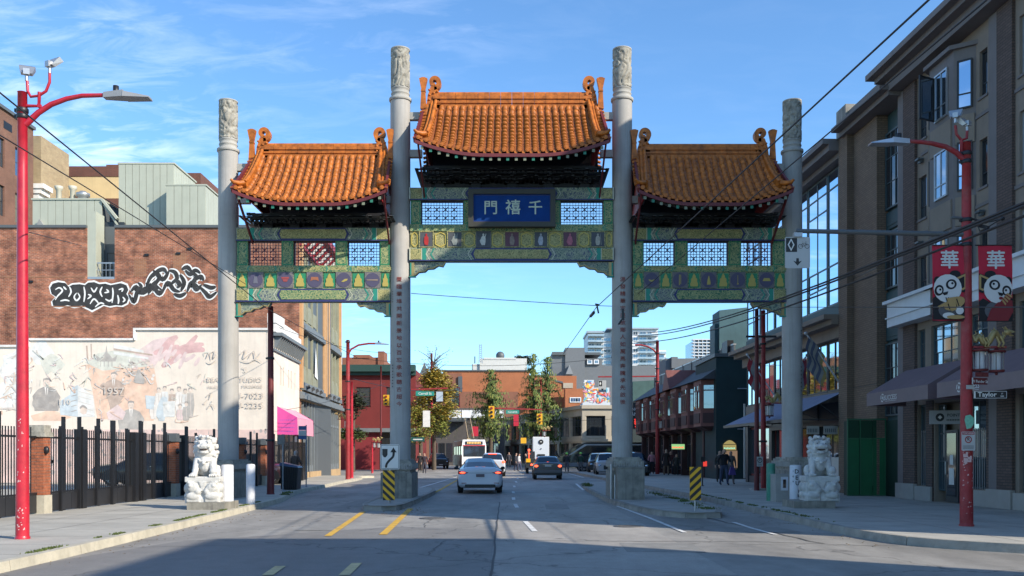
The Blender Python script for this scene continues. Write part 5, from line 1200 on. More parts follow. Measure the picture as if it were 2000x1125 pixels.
# shopfront glazing with bars
for i, h in enumerate(shop):
    if i == 1: continue
    wn = window(mb_, FR, *h, -.1, m_frame_teal, m_glass, 2 if h[1]-h[0] < 1.2 else 4, 3, .06)
    g = MB(FR); n = int((h[1]-h[0])/.11)
    for k in range(1, n): s = h[0]+(h[1]-h[0])*k/n; g.box(s-.006, s+.006, -.07, -.055, h[2], h[2]+1.75)
    part('security_bar', g, m_steel, wn)
g = MB(FR); g.box(27.0,28.65,-.5,-.4,.16,3.2); part('shop_glass', g, m_glassdark, mb_)
window(mb_, FR, 28.22, 28.63, .5, 3.15, -.1, m_frame_teal, m_glass, 2, 3, .05)
d = MB(FR); d.box(27.45,28.18,-.14,-.09,.17,2.35); d.m = 0; dr = part('door', d, m_frame_dk, mb_)
d = MB(FR); d.box(27.55,28.08,-.085,-.075,.35,2.25); part('pane', d, m_glassdark, dr); d = MB(FR); d.tube([(28.1,-.04,1.0),(28.1,-.04,1.4)], .015); part('handle', d, m_steel, dr)
d = MB(FR); d.quad((27.7,-.07,1.3),(27.9,-.07,1.3),(27.9,-.07,1.6),(27.7,-.07,1.6)); d.quad((27.65,-.07,.7),(27.95,-.07,.7),(27.95,-.07,1.2),(27.65,-.07,1.2)); part('notice', d, m_signw, dr)
window(mb_, FR, 27.03, 27.4, .5, 3.15, -.1, m_frame_dk, m_glass, 1, 3, .05)
for a, b in ((28.72,29.12),(25.12,25.68),(22.0,22.8)):
    g = MB(FR); g.box(a, b, .003, .06, .15, 3.3); part('brick_pier', g, m_dkbrick, mb_)
for a, b in ((28.7,29.75),(25.14,26.9),(19,24.3)):
    g = MB(FR); g.box(a, b, .07, .13, .15, .60); part('plinth', g, m_plinth, mb_)
for a, b in piers[:2]: g = MB(FR); g.box(a-.03, b+.44, .03, .16, .15, .66); part('plinth', g, m_plinth, mb_)
# awnings
def plum_awning(s0, s1, label):
    a = thing('shop_awning', label, 'awning', tuple(FR @ Vector(((s0+s1)/2, .8, 3.2))), 'plum awnings of the corner shop')
    t1 = 1.75; z0, z1, z2 = 3.15, 3.55, 4.3
    g = MB(FR); g.quad((s0,.47,z2),(s1,.47,z2),(s1,t1,z1),(s0,t1,z1)); g.quad((s0,.47,z2-.03),(s1,.47,z2-.03),(s1,t1-.03,z1-.03),(s0,t1-.03,z1-.03)); part('canopy', g, m_awn, a)
    g = MB(FR); g.box(s0, s1, t1-.02, t1, z0, z1); part('valance', g, mat('valance_canvas', (.22,.165,.165), .85, var=.1) if 'valance_canvas' not in bpy.data.materials else bpy.data.materials['valance_canvas'], a)
    g = MB(FR)
    for s in (s0, s1-.012): g.add([(s,.47,z2),(s,t1,z1),(s,t1,z0),(s,.47,z0)], [(0,1,2,3)])
    part('end_panel', g, m_awn, a)
    # emblem and word, on the valance
    e = MB(frame(tuple(FR @ Vector((0,t1+.006,0))), (-(-SL), -1), (-1, -SL)))
    c = -(s0+s1)/2; k = c+.0
    q = -(s1-1.15); zz_ = (z0+z1)/2
    for i in range(16):
        a0, a1 = 2*pi*i/16, 2*pi*(i+1)/16
        if i % 4 == 1: continue
        e.add([(q+.13*cos(a0),0,zz_+.13*sin(a0)),(q+.13*cos(a1),0,zz_+.13*sin(a1)),(q+.09*cos(a1),0,zz_+.09*sin(a1)),(q+.09*cos(a0),0,zz_+.09*sin(a0))], [(0,1,2,3)])
    e.add([(q-.05,0,zz_),(q,0,zz_-.06),(q+.05,0,zz_),(q,0,zz_+.06)], [(0,1,2,3)])
    text(e, 'SUCCESS', q+.55, zz_-.08, .21, 0, .01, None, 1.0); e.box(q+.2, q+.95, -.001, .001, zz_-.12, zz_-.11)
    part('lettering', e, m_signw, a)
    return a
plum_awning(25.6, 29.6, 'plum shop awning over the glazed door, the one farther along the street')
plum_awning(18.5, 25.1, 'plum shop awning at the right edge, behind the street name signs')
# small shop sign
sg = thing('shop_sign', 'white hanging shop sign with a round emblem above the door', 'sign', tuple(FR @ Vector((27.2,.6,2.6))))
FSG = frame(tuple(FR @ Vector((27.9,.75,0))), (.62,-.78), (-.78,-.62)) if False else frame((12.27,27.1,0), (.98,-.2), (-.2,-.98))
g = MB(FSG); g.box(0, .92, 0, .05, 2.5, 2.9); part('board', g, mat('grey_sign_board', (.34,.34,.34), .6), sg)
g = MB(FSG)
g.disc((.28, 2.7, .052), .12, seg=14, b=.004); part('emblem', g, m_black, sg)
g = MB(FSG); g.disc((.28, 2.7, .058), .06, seg=4, b=.004); part('emblem_centre', g, m_signw, sg)
g = MB(FSG); text(g, 'POINT', .65, 2.72, .12, .056, .015); 
for k in range(9): g.quad((.46+.045*k,.056,2.60),(.46+.045*k+.03,.056,2.60),(.46+.045*k+.03,.056,2.64),(.46+.045*k,.056,2.64))
part('lettering', g, m_black, sg)
g = MB(FSG); g.tube([(.1,.02,2.9),(.1,.02,3.2)], .01); g.tube([(.85,.02,2.9),(.85,.02,3.2)], .01); part('hanger', g, m_black, sg)
# ---- tall teal glazed recess and brown tower blocks
tb = thing('brown_tower', 'plain brown brick tower with a projecting capped pier and a dark glazed slot', 'building', (13, 34, 0))
g = MB(FR); g.box(32.6, 34.6, -8, .10, 0, 13.6); part('flat_wall', g, m_tanbrick, tb)
g = MB(FR); g.box(34.6, 35.4, -8, .35, 0, 13.7); part('brick_pier', g, m_tanbrick, tb)
g = MB(FR); g.box(34.55, 35.45, -.5, .42, 13.7, 14.75); part('pier_cap', g, m_concd, tb)
g = MB(FR); g.box(30.8, 35.0, -8, .5, 13.62, 13.8); g.box(30.8, 35.0, -8, .8, 13.8, 13.95); g.box(30.8,34.9,-8,.3,13.95,14.5); part('cornice', g, m_mauve, tb)
g = MB(FR); g.box(30.8, 32.6, -8, -.3, 0, 13.6); part('recess', g, m_tealp, tb)
for z0, z1 in ((2.95,5.5),(7.4,9.4),(10.2,12.9)): window(tb, FR, 31.0, 32.55, z0, z1, -.18, m_frame_teal, m_glassdark, 4, 3, .06)
for k, (z0, z1) in enumerate(((5.6,6.4),(6.45,7.3),(9.5,10.1))): g = MB(FR); g.box(31.0, 32.55, -.3, -.22, z0, z1); g.box(31.2, 32.4, -.22, -.2, z0+.12, z1-.12); part('spandrel_panel', g, m_tealp, tb)
g = MB(FR); g.box(32.6, 34.6, .10, .112, 8.2, 8.22); g.box(32.6,34.6,.10,.112,4.1,4.12); part('render_joint', g, m_black, tb)
# ---- green hoarding
hd = thing('green_hoarding', 'dark green plywood hoarding box against the brown tower', 'hoarding', (12.4, 32.7, .15))
m_hg = mat('dark_green_ply', (.010,.125,.045), .6, var=.12, vscale=2)
yh = 32.6; hx = (11.88, 12.3, 12.76, 13.22)
for i, (a, b) in enumerate(((hx[0]+.02, hx[1]-.02), (hx[1]+.01, hx[2]-.01), (hx[2]+.01, hx[3]-.02))):
    g = MB(); g.box(a, b, yh, yh+.04, .17, 2.15); part('panel', g, m_hg, hd)
    g = MB(); g.box(a, b, yh+.01, yh+.03, 2.2, 2.82); part('mesh_panel', g, mat('green_mesh', (.006,.05,.02), .7, var=.3, vscale=30) if 'green_mesh' not in bpy.data.materials else bpy.data.materials['green_mesh'], hd)
g = MB(); m_trim = mat('green_trim', (.03,.13,.06), .6)
for z in (.15, 2.15, 2.83): g.box(hx[0], hx[3], yh-.015, yh+.05, z, z+.045)
for x in (hx[0]-.02, hx[1], hx[3]-.03): g.box(x, x+.035, yh-.02, yh+.05, .15, 2.87)
g.box(hx[2]-.01, hx[2]+.01, yh-.022, yh+.01, .5, 1.95); part('frame', g, m_trim, hd)
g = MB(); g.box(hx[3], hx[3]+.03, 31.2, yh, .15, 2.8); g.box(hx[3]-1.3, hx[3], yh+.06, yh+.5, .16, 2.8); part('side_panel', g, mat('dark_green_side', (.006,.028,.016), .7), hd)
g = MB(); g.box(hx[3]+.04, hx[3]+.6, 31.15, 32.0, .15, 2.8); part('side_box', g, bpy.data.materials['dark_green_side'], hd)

# ---- glass curtain wall building
cw = thing('glass_building', 'curtain wall building with blue sky reflections and a slate blue awning', 'building', (12.6, 42, 0))
A, B = 35.46, 48.9
g = MB(FR); g.box(A, B, -26, -.42, 0, 13.3); part('body', g, m_mauve, cw)
g = MB(FR); g.box(A, B, -.3, .95, 13.55, 13.75); g.box(A, B, -.3, .7, 13.3, 13.55); g.box(A,B,-.4,.25,13.1,13.3); part('eaves', g, m_mauve, cw)
n = 6
for k in range(n):
    a, b = A+(B-A)*k/n, A+(B-A)*(k+1)/n
    w_ = window(cw, FR, a+.03, b-.03, 7.6, 13.05, -.1, m_frame_teal, m_glasssky, 2, 1, .07, .06, zsplit=[.16, .30, .74, .87] if k % 2 else [.30, .87])
    window(cw, FR, a+.03, b-.03, 4.15, 6.15, -.1, m_black, m_glasssky, 3, 1, .06, .06)
g = MB(FR); g.box(A, B, -.4, -.06, 7.0, 7.58); part('spandrel', g, m_tealp, cw)
g = MB(FR); g.box(A, B, -.4, .9, 6.82, 7.0); g.box(A, B, -.4, .6, 6.62, 6.82); g.box(A, B, -.4, .15, 6.17, 6.62); part('belt_cornice', g, m_brn, cw)
g = MB(FR); g.box(A, B, -.4, -.05, 3.7, 4.13); part('fascia', g, m_brn, cw)
for i, (a, b) in enumerate(((36.3,38.6),(39.0,41.4),(41.8,44.6),(45.0,48.7))):
    window(cw, FR, a, b, .5, 3.0, -.2, m_maroon if i else m_frame_dk, m_glass if i != 1 else m_glassdark, 2, 1, .10)
g = MB(FR)
for s in (35.5,38.6,41.4,44.6,48.5): g.box(s, s+.4, -.42, -.03, 0, 3.7)
g.box(A, B, -.41, -.08, 0, .49); g.box(A, B, -.41, -.08, 3.02, 3.7); part('shop_pillars', g, m_frame_dk, cw)
g = MB(FR); g.box(36.4,38.4,-.18,-.15,.6,1.5); part('window_display', g, m_signw, cw, 'pale goods in the shop window')
for a, t_ in ((36.5,'CLASSIC'),(37.7,'OPTICAL')):
    s_ = MB(FF(36.15)); x = (FR @ Vector((36.2,0,0))).x
    px0 = {36.5: 1576, 37.7: 1609}[a]; x0, x1 = P(px0,0,36.1).x, P(px0+(24 if a < 37 else 27),0,36.1).x
    s_.box(x0, x1, 0, .05, zat(848,36.1), zat(832,36.1)); o_ = part('hanging_sign', s_, mat('cream_sign', (.42,.40,.36), .6) if 'cream_sign' not in bpy.data.materials else bpy.data.materials['cream_sign'], cw)
    l_ = MB(FF(36.08)); zz_ = zat(840,36.1)
    for k in range(6): l_.box(x0+.05+k*(x1-x0-.1)/6, x0+.03+(k+.7)*(x1-x0-.1)/6, 0, .004, zz_-.09, zz_+.06)
    part('worn_letters', l_, m_flash, o_)
aw = thing('blue_awning', 'slate blue canvas awning with open struts beside the right stone lion', 'awning', (11.5, 40, 3))
a0, a1 = 35.6, 44.6; t1 = 2.3
for k in range(5):
    s, e = a0+(a1-a0)*k/5+.02, a0+(a1-a0)*(k+1)/5-.02; g = MB(FR); g.quad((s,.0,4.05),(e,.0,4.05),(e,t1,2.98),(s,t1,2.98)); g.quad((s,.0,4.02),(e,.0,4.02),(e,t1,2.95),(s,t1,2.95)); part('canvas_panel', g, m_awnb, aw)
g = MB(FR)
for s in (a0, a0+.02+(a1-a0)/2, a1): g.bar((s,0,2.95),(s,t1,2.95), .04); g.bar((s,.1,4.0),(s,t1,2.95), .03); g.bar((s,.1,2.9),(s,1.0,3.55), .02); g.bar((s,1.7,3.2),(s,1.0,2.95), .02)
g.bar((a0,t1,2.93),(a1,t1,2.93), .05, .12); g.box(a0, a1, .0, .1, 2.75, 3.0); part('awning_frame', g, m_frame_dk, aw)
def flag(name, label, sp, base_t, cols_, length=3.1):
    a = thing(name, label, 'flag', tuple(FR @ Vector((sp, 1.0, 3.9))), 'flags on angled poles')
    p0 = Vector((sp, base_t, 4.3)); p1 = Vector((sp+.35, base_t+1.25, 6.35)); g = MB(FR); g.tube([p0, p1], .035); g.ball(p1, .07); g.box(p0.x-.1, p0.x+.1, p0.y-.1, p0.y+.1, p0.z-.15, p0.z+.1); part('pole', g, m_steel, a)
    n = 8; 
    for ci, (mt, u0, u1) in enumerate(cols_):
        g = MB(FR); vs = []; fs = []
        for i in range(n+1):
            for j in (u0, u1):
                q = p0.lerp(p1, .97-.42*j); d = i/n*1.25
                vs.append((q.x-.12*sin(i*1.3+j*2)*.6-.1*i/n, q.y-.10*cos(i*1.1+j)*.5-j*.1, q.z-d-.0))
        for i in range(n): fs.append((2*i,2*i+1,2*i+3,2*i+2))
        g.smooth = True; g.add(vs, fs); part('cloth', g, mt, a)
m_fr, m_fw, m_fb = mat('flag_red', (.30,.02,.03), .8), mat('flag_white', (.22,.22,.21), .8), mat('flag_blue', (.07,.08,.13), .8)
flag('flag', 'drooping striped flag on an angled pole above the slate blue awning', 35.8, .1, [(m_fb,0,.14),(m_fw,.14,.28),(m_fb,.28,.42),(m_fw,.42,.56),(m_fb,.56,.7),(m_fw,.7,.84),(mat('flag_gold',(.3,.22,.08),.8),.84,1)])
flag('flag', 'red and white maple leaf flag hanging left of the outer right gate column', 43.6, .1, [(m_fr,0,.25),(m_fw,.25,.75),(m_fr,.75,1)])

# ---- dark teal flank and taller teal block
tk = thing('teal_building', 'dark green walled building with a taller pale teal block on top', 'building', (16, 56, 0))
Yt = 54.6; x0 = (FR @ Vector((Yt,0,0))).x
g = MB(); g.box(x0-.05, 34, Yt, Yt+6, 0, zat(697, Yt)); part('side_wall', g, mat('dark_green_wall', (.010,.033,.036), .8, var=.2, vscale=1), tk)
g = MB(); g.box(x0-.15, 24, Yt-.08, Yt+6, zat(697,Yt), zat(690,Yt)); part('coping', g, m_flash, tk)
g = MB(); xa = P(1405,0,58).x; g.hexa([(xa,58,0),(27,58,0),(27,60,0),(xa,60,0)],[(xa,58,zat(606,58)),(27,58,zat(560,58)),(27,60,zat(560,58)),(xa,60,zat(606,58))]); part('upper_block', g, mat('weathered_teal_wall', (.06,.13,.145), .8, var=.2, vscale=.8, streak=.4, dirtcol=(.04,.08,.09)), tk)
g = MB(); g.box(xa-.25, xa-.02, 58.2, 59.6, 0, zat(640,60)); part('side_block', g, m_tealp, tk)
g = MB(); g.box(P(1410,0,57).x, P(1422,0,57).x, 55.6, 57, zat(697,57), zat(670,57)); part('roof_box', g, m_black, tk)
g = MB(); g.tube([(x0+1.6,Yt-.1,.2),(x0+1.6,Yt-.1,4.6)], .06); g.tube([(x0+2.1,Yt-.08,5.5),(x0+1.2,Yt-.08,5.5)], .03); g.tube([(x0+2.1,Yt-.08,3.1),(x0+1.2,Yt-.08,3.1)], .03); part('pipe', g, m_steel, tk)
# ---- maroon oriel building
ob = thing('maroon_building', 'low maroon timber building with a row of projecting oriel windows', 'building', (12, 65, 0))
m_mar = mat('brown_maroon_timber', (.17,.06,.05), .65, var=.2, vscale=3)
m_mard = mat('deep_maroon_timber', (.05,.018,.018), .7, var=.2)
s0, s1 = 54.75, 79.0
g = MB(FR); g.box(s0, s1, -8, -.5, 0, 6.4); part('body', g, m_mard, ob)
g = MB(FR); g.hexa([(s0,-4,6.1),(s1,-4,6.1),(s1,.9,6.1),(s0,.9,6.1)],[(s0,-4,7.3),(s1,-4,7.3),(s1,-.9,7.3),(s0,-.9,7.3)]); part('slate_roof', g, mat('dark_slate_roof', (.06,.065,.07), .7, var=.2), ob)
for i in range(7):
    a = s0+.3+i*3.45; b = a+2.7
    g = MB(FR); o = .75; pl = [(a,-.5),(a+.45,o),(b-.45,o),(b,-.5)]
    g.add([(p,q,3.3) for p,q in pl]+[(p,q,6.08) for p,q in pl], [(3,2,1,0),(4,5,6,7),(0,1,5,4),(1,2,6,5),(2,3,7,6)]); part('oriel', g, m_mar, ob)
    for (p, q), nx_ in ((((pl[1]), (pl[2])), 4), (((pl[0]), (pl[1])), 1)):
        d = Vector((q[0]-p[0], q[1]-p[1])); L = d.length; d.normalize(); nv_ = Vector((-d.y, d.x)) if True else None
        nv_ = nv_ if nv_.y > 0 or nv_.x < 0 else -nv_
        Aw = FR @ Vector((p[0], p[1], 0)); Mx = FR.to_3x3() @ Vector((d.x,d.y,0)); Nx = FR.to_3x3() @ Vector((nv_.x,nv_.y,0)); F_ = frame(Aw, (Mx.x,Mx.y), (Nx.x,Nx.y))
        window(ob, F_, L*.08, L*.92, 4.3, 5.85, .05, m_mar, m_glass, nx_, 1, .08, .07, zsplit=[.75])
        gg = MB(F_); gg.box(L*.1, L*.9, .0, .05, 3.5, 4.1); part('oriel_panel', gg, m_mard, ob)
    g = MB(FR); g.add([(p,q,3.05) for p,q in [(a+.5,-.5),(a+.6,.2),(b-.6,.2),(b-.5,-.5)]]+[(p,q,3.3) for p,q in pl], [(3,2,1,0),(4,5,6,7),(0,1,5,4),(1,2,6,5),(2,3,7,6)]); part('oriel_foot', g, m_mard, ob)
g = MB(FR); a = s0+8.6; g.hexa([(a,-1,6.1),(a+2.4,-1,6.1),(a+2.4,1.0,6.1),(a,1.0,6.1)],[(a+1.15,-3,7.5),(a+1.25,-3,7.5),(a+1.25,1.0,7.5),(a+1.15,1.0,7.5)]); part('gablet', g, m_mar, ob)
for i in range(9): g = MB(FR); a = s0+2.7*i; g.box(a, a+2.55, -1.15, -1.05, 7.35, 8.1); g.box(a+2.57, a+2.67, -1.2, -1.0, 7.3, 8.25); part('roof_railing', g, m_flash, ob)
g = MB(FR); g.box(s0, s1, -1.2, -1.02, 8.12, 8.2); part('railing_cap', g, m_steel, ob)
for i in range(8):
    a = s0+.1+i*3.05
    window(ob, FR, a+.3, a+2.8, .5, 3.0, -.35, m_frame_dk, m_glass if i % 2 else m_glassdark, 3, 1, .06, zsplit=[.72])
g = MB(FR)
for i in range(9): a = s0+i*3.05; g.box(a, a+.35, -.5, .0, 0, 3.2)
g.box(s0, s1, -.5, -.2, 3.05, 3.4); part('post', g, m_mard, ob)
g = MB(FR); g.box(s0+4, s0+12, .0, .15, .15, 2.6); g = MB(FR)
for k in range(20): g.bar((s0+3+k*.5,.9,.3),(s0+3+k*.5,.9,2.3), .02)
# neon signs
def neon(name, label, M, x0, x1, z0, z1, col, col2, arch=False):
    a = thing(name, label, 'sign', tuple(M @ Vector(((x0+x1)/2, 0, z0))))
    g = MB(M); g.box(x0, x1, .01, .06, z0, z1)
    if arch: g.add([(x0+(x1-x0)*k/8, .06, z1+.25*sin(pi*k/8)) for k in range(9)], [tuple(range(9))])
    part('board', g, mat(name+'_board_'+str(int(x0*10)), (.10,.12,.05), .5, emis=col, estr=.8), a)
    e = MB(M); n = 7
    for k in range(n): e.box(x0+.06+(x1-x0-.12)*k/n, x0+.02+(x1-x0-.12)*(k+.75)/n+.04, .062, .075, z0+.1, z0+(z1-z0)*(.45 if k % 2 else .5))
    part('tube', e, mat(name+'_tube_'+str(int(x0*10)), (.2,.02,.02), .5, emis=col2, estr=1.2), a)
    f = MB(M); f.tube([(x0,.08,z0),(x0,.08,z1),(x1,.08,z1),(x1,.08,z0),(x0,.08,z0)], .02); part('frame', f, m_frame_dk, a); return a
neon('neon_sign', 'lit green and red shop sign under the maroon oriel windows', FF(62.0), P(1311,0,62).x, P(1337,0,62).x, zat(878,62), zat(867,62), (.25,.5,.2), (.9,.12,.05))
neon('neon_sign', 'lit yellow arched shop sign on the dark green wall', FF(54.55), P(1412,0,54.5).x, P(1438,0,54.5).x, zat(880,54.5), zat(868,54.5), (.28,.22,.08), (.2,.5,.35), True)
g = MB(FF(54.5)); g.box(P(1413,0,54.5).x, P(1440,0,54.5).x, .0, .02, zat(914,54.5), zat(880,54.5)); solo('lit_window', g, mat('lit_shop_window', (.1,.08,.05), .4, emis=(.5,.32,.2), estr=.3), 'small warmly lit shop window under the arched sign', 'window')
g = MB(FF(56.5)); g.box(P(1376,0,56).x, P(1384,0,56).x, 0, .03, zat(911,56), zat(901,56)); solo('red_poster', g, mat('red_poster_paint', (.5,.02,.02), .5, emis=(.8,.06,.04), estr=.6), 'small glowing red square sign in a shop window', 'sign')
# building across the side street, off to the right of the picture; shades the near road
lo = thing('corner_building', 'low brick corner building across the side street', 'building', (17, 0, 0))
g = MB(); g.box(13.6, 19, -18, 4.6, 0, 13.0); part('wall', g, m_brickfar, lo)
g = MB(); g.box(13.4, 19.2, -18.2, 4.75, 13.0, 13.3); part('cornice', g, m_conc, lo)
for k in range(5):
    for z in (1.0, 5.2): window(lo, frame((13.6,0,0),(0,1),(-1,0)), -15+4.6*k, -12.4+4.6*k, z, z+2.6, .03, m_frame_dk, m_glassdark, 2, 2)
# ============================================================ FAR BUILDINGS
m_or = mat('orange_brick', (.38,.135,.058), .9, var=.12, vscale=.6, streak=.15, dirtcol=(.30,.10,.05), grain=.12, bscale=6)
m_or2 = mat('brown_red_brick', (.24,.10,.06), .9, var=.15, vscale=.6, grain=.12, bscale=6)
m_dg = mat('dark_grey_cladding', (.14,.15,.16), .8, var=.08)
m_beige = mat('beige_concrete', (.40,.35,.27), .85, var=.12, vscale=.8, streak=.2, dirtcol=(.26,.23,.18))
m_twr = mat('tower_white', (.66,.67,.68), .6, var=.05); m_tgl = mat('tower_glass', (.16,.22,.27), .08, metal=.6)
m_redwall = mat('brick_red_paint', (.17,.022,.02), .85, var=.15, vscale=.8, grain=.1, bscale=8)
def fx(px, d): return P(px, 0, d).x
def fbox(g, px0, px1, y0, y1, d, dep, zmin=None): g.box(fx(px0,d), fx(px1,d), d, d+dep, zat(y1,d) if zmin is None else zmin, zat(y0,d)); return g
# red painted building across the side street
D = 96.0
rb = thing('red_building', 'dark red painted two storey building with a green cornice behind the left inner gate column', 'building', (fx(720,D), D, 0))
g = MB(FF(D)); zt = zat(722,D); hs = [(fx(690,D)+.3+3.1*k, fx(690,D)+1.8+3.1*k, 6.6, 8.6) for k in range(4)]
wall(g, fx(655,D), fx(812,D), 3.9, zt, hs, 0, .3); g.box(fx(655,D), fx(812,D), -12, -.31, 0, zt); part('wall', g, m_redwall, rb)
for h in hs: window(rb, FF(D), *h, -.12, m_maroon, m_glass, 1, 2, .08, sill=m_maroon)
g = MB(); g.box(fx(655,D), fx(812,D), D-.8, D+.3, zt-.25, zt+.45); g.box(fx(655,D), fx(812,D), D-.4, D+.3, zt-.6, zt-.25); part('cornice', g, mat('dark_green_cornice', (.02,.06,.05), .6), rb)
g = MB(); g.box(fx(655,D), fx(742,D), D-.4, D-.001, 0, 3.9); part('shutter', g, mat('roller_shutter_red', (.20,.02,.025), .7, var=.15), rb)
g = MB(); g.box(fx(655,D), fx(812,D), D-.9, D, 3.9, 4.3); part('fascia', g, m_bluegrey, rb)
g = MB(); g.box(fx(742,D), fx(812,D), D-.3, D-.001, 0, 3.9); part('shop_glass', g, m_glassdark, rb)
g = MB(); fbox(g, 668, 745, 698, 720, 108, 8, 4); fbox(g, 690, 722, 693, 699, 107.9, 8.3); fbox(g, 738, 750, 686, 716, 107.8, 3)
solo('brick_building', g, m_or2, 'brown brick building with a raised parapet showing above the red painted one', 'building')
# building with white band behind the trolleybus
D = 132.0
wb = thing('shop_building', 'low dark shopfront building with a white sign band behind the trolleybus', 'building', (fx(905,D), D, 0))
g = MB(); g.box(fx(838,D), fx(985,D), D, D+6, 0, zat(797,D)); part('wall', g, mat('dark_shop_wall', (.085,.075,.07), .8, var=.2), wb)
for a, b in ((876,900),(902,948),(951,983)): g = MB(); fbox(g, a, b, 801, 816, D-.3, .29); part('sign_panel', g, m_white, wb)
g = MB(); g.box(fx(878,D), fx(912,D), D-2.2, D-.31, zat(824,D), zat(817,D)); part('canopy', g, m_flash, wb)
for k in range(9): window(wb, FF(D-.05), fx(842+15*k,D), fx(854+15*k,D), .5, 3.2, 0, m_maroon if k % 3 == 0 else m_frame_dk, m_glassdark if k % 2 else m_glass, 2, 1)
# orange brick block in steps
ob2 = thing('orange_building', 'large blank orange brick building with a brown lower storey at the end of the street', 'building', (fx(960,150), 150, 0))
g = MB(); fbox(g, 865, 1034, 725, 0, 150, 20, 0); part('wall', g, m_or, ob2)
g = MB(); fbox(g, 826, 902, 729, 0, 149.5, .45, 0); fbox(g, 885, 1012, 765, 0, 149.3, .65, 0); part('brown_wall', g, m_or2, ob2)
g = MB(); fbox(g, 864, 1035, 722.5, 725, 149.8, 20.4); fbox(g, 895, 903, 735, 765, 149.2, .2); part('coping', g, m_flash, ob2)
g = MB(); fbox(g, 1034.1, 1126, 734, 0, 151, 18, 0); part('stepped_wall', g, m_or, ob2)
g = MB(); fbox(g, 1104, 1142, 759, 0, 146, 4, 0); part('corner_wall', g, m_or, ob2)
w_ = window(ob2, FF(145.9), fx(1113,145.9), fx(1135,145.9), zat(786,145.9), zat(776,145.9), .02, m_white, m_glasssky, 4, 1, .12)
g = MB(); fbox(g, 1100, 1119, 748, 758, 150.8, .15); part('blank_window', g, m_beige, ob2)
g = MB(); g.bar(P(1083,744,146), P(1099,748,146), 2, .25); part('porch_roof', g, m_flash, ob2)
g = MB(); c = P(828,0,140); g.box(c.x-.8,c.x+.8,140,141.6,9,13); g.add([(c.x-1.0,139.8,13),(c.x+1.0,139.8,13),(c.x+1.0,141.8,13),(c.x-1.0,141.8,13),(c.x,140.8,15.6)], [(0,1,4),(1,2,4),(2,3,4),(3,0,4)])
solo('roof_turret', g, m_flash, 'dark pointed turret behind the yellow tree', 'turret')
# pale concrete penthouse with mast
cp = thing('concrete_building', 'pale concrete rooftop block with a lattice mast behind the orange building', 'building', (fx(975,185), 185, 0))
g = MB(); fbox(g, 937, 1029, 700, 0, 185, 12, 10); fbox(g, 945, 1008, 698.5, 702, 184.9, 8); fbox(g, 921.5, 937, 711, 0, 185.4, 10, 10); part('wall', g, mat('pale_concrete', (.58,.57,.53), .85, var=.08, streak=.2, dirtcol=(.42,.41,.38)), cp)
g = MB(); x = fx(938.5,184); 
for s in (-.35, .35): g.bar((x+s,184,zat(710,184)),(x+s*.6,184,zat(673,184)), .12)
for k in range(9): z = zat(708-4*k,184); g.bar((x-.3,184,z),(x+.3,184,z+.38), .07); g.bar((x+.3,184,z),(x-.3,184,z+.38), .07)
part('mast', g, m_steel, cp)
g = MB(); g.tube([(fx(927.5,184),184,zat(710,184)),(fx(927.5,184),184,zat(696,184))], .12); part('pole', g, m_flash, cp)
g = MB(); g.ball((fx(977,186),186,zat(695,186)), (.9,.8,.9)); g.box(fx(973,186), fx(981,186), 185.5, 187, zat(701,186), zat(696,186)); part('roof_tank', g, m_flash, cp)
# dark grey block
gb_ = thing('grey_building', 'dark grey windowless stepped building below the white tower', 'building', (fx(1150,200), 200, 0))
g = MB(); D = 200; fbox(g, 1085, 1280, 714, 0, D+2, 20, 0); fbox(g, 1104, 1142, 679, 0, D, 18, 0); fbox(g, 1078, 1104.5, 688, 0, D+.5, 18, 0); fbox(g, 1142, 1176, 700, 0, D+.8, 16, 0); part('wall', g, m_dg, gb_)
g = MB(); fbox(g, 1142, 1173, 688, 693, D+.1, 10); fbox(g, 1078, 1105, 687, 693, D-.3, .7); g.box(fx(1146,D), fx(1172,D), D+.3, D+.7, zat(712,D), zat(701,D)); part('roof_trim', g, m_flash, gb_)
for a in (1147,1160): window(gb_, FF(D+.2), fx(a,D), fx(a+10,D), zat(711,D), zat(702,D), .0, m_twr, m_tgl, 2, 1, .2)
g = MB(); x0, x1 = fx(1105,198), fx(1119,198); g.prism([(x0,zat(731,198)),(x1,zat(731,198)),(fx(1112,198),zat(713,198))], 197.5, 201.5); part('dormer', g, mat('dormer_grey', (.22,.23,.24), .7), gb_)
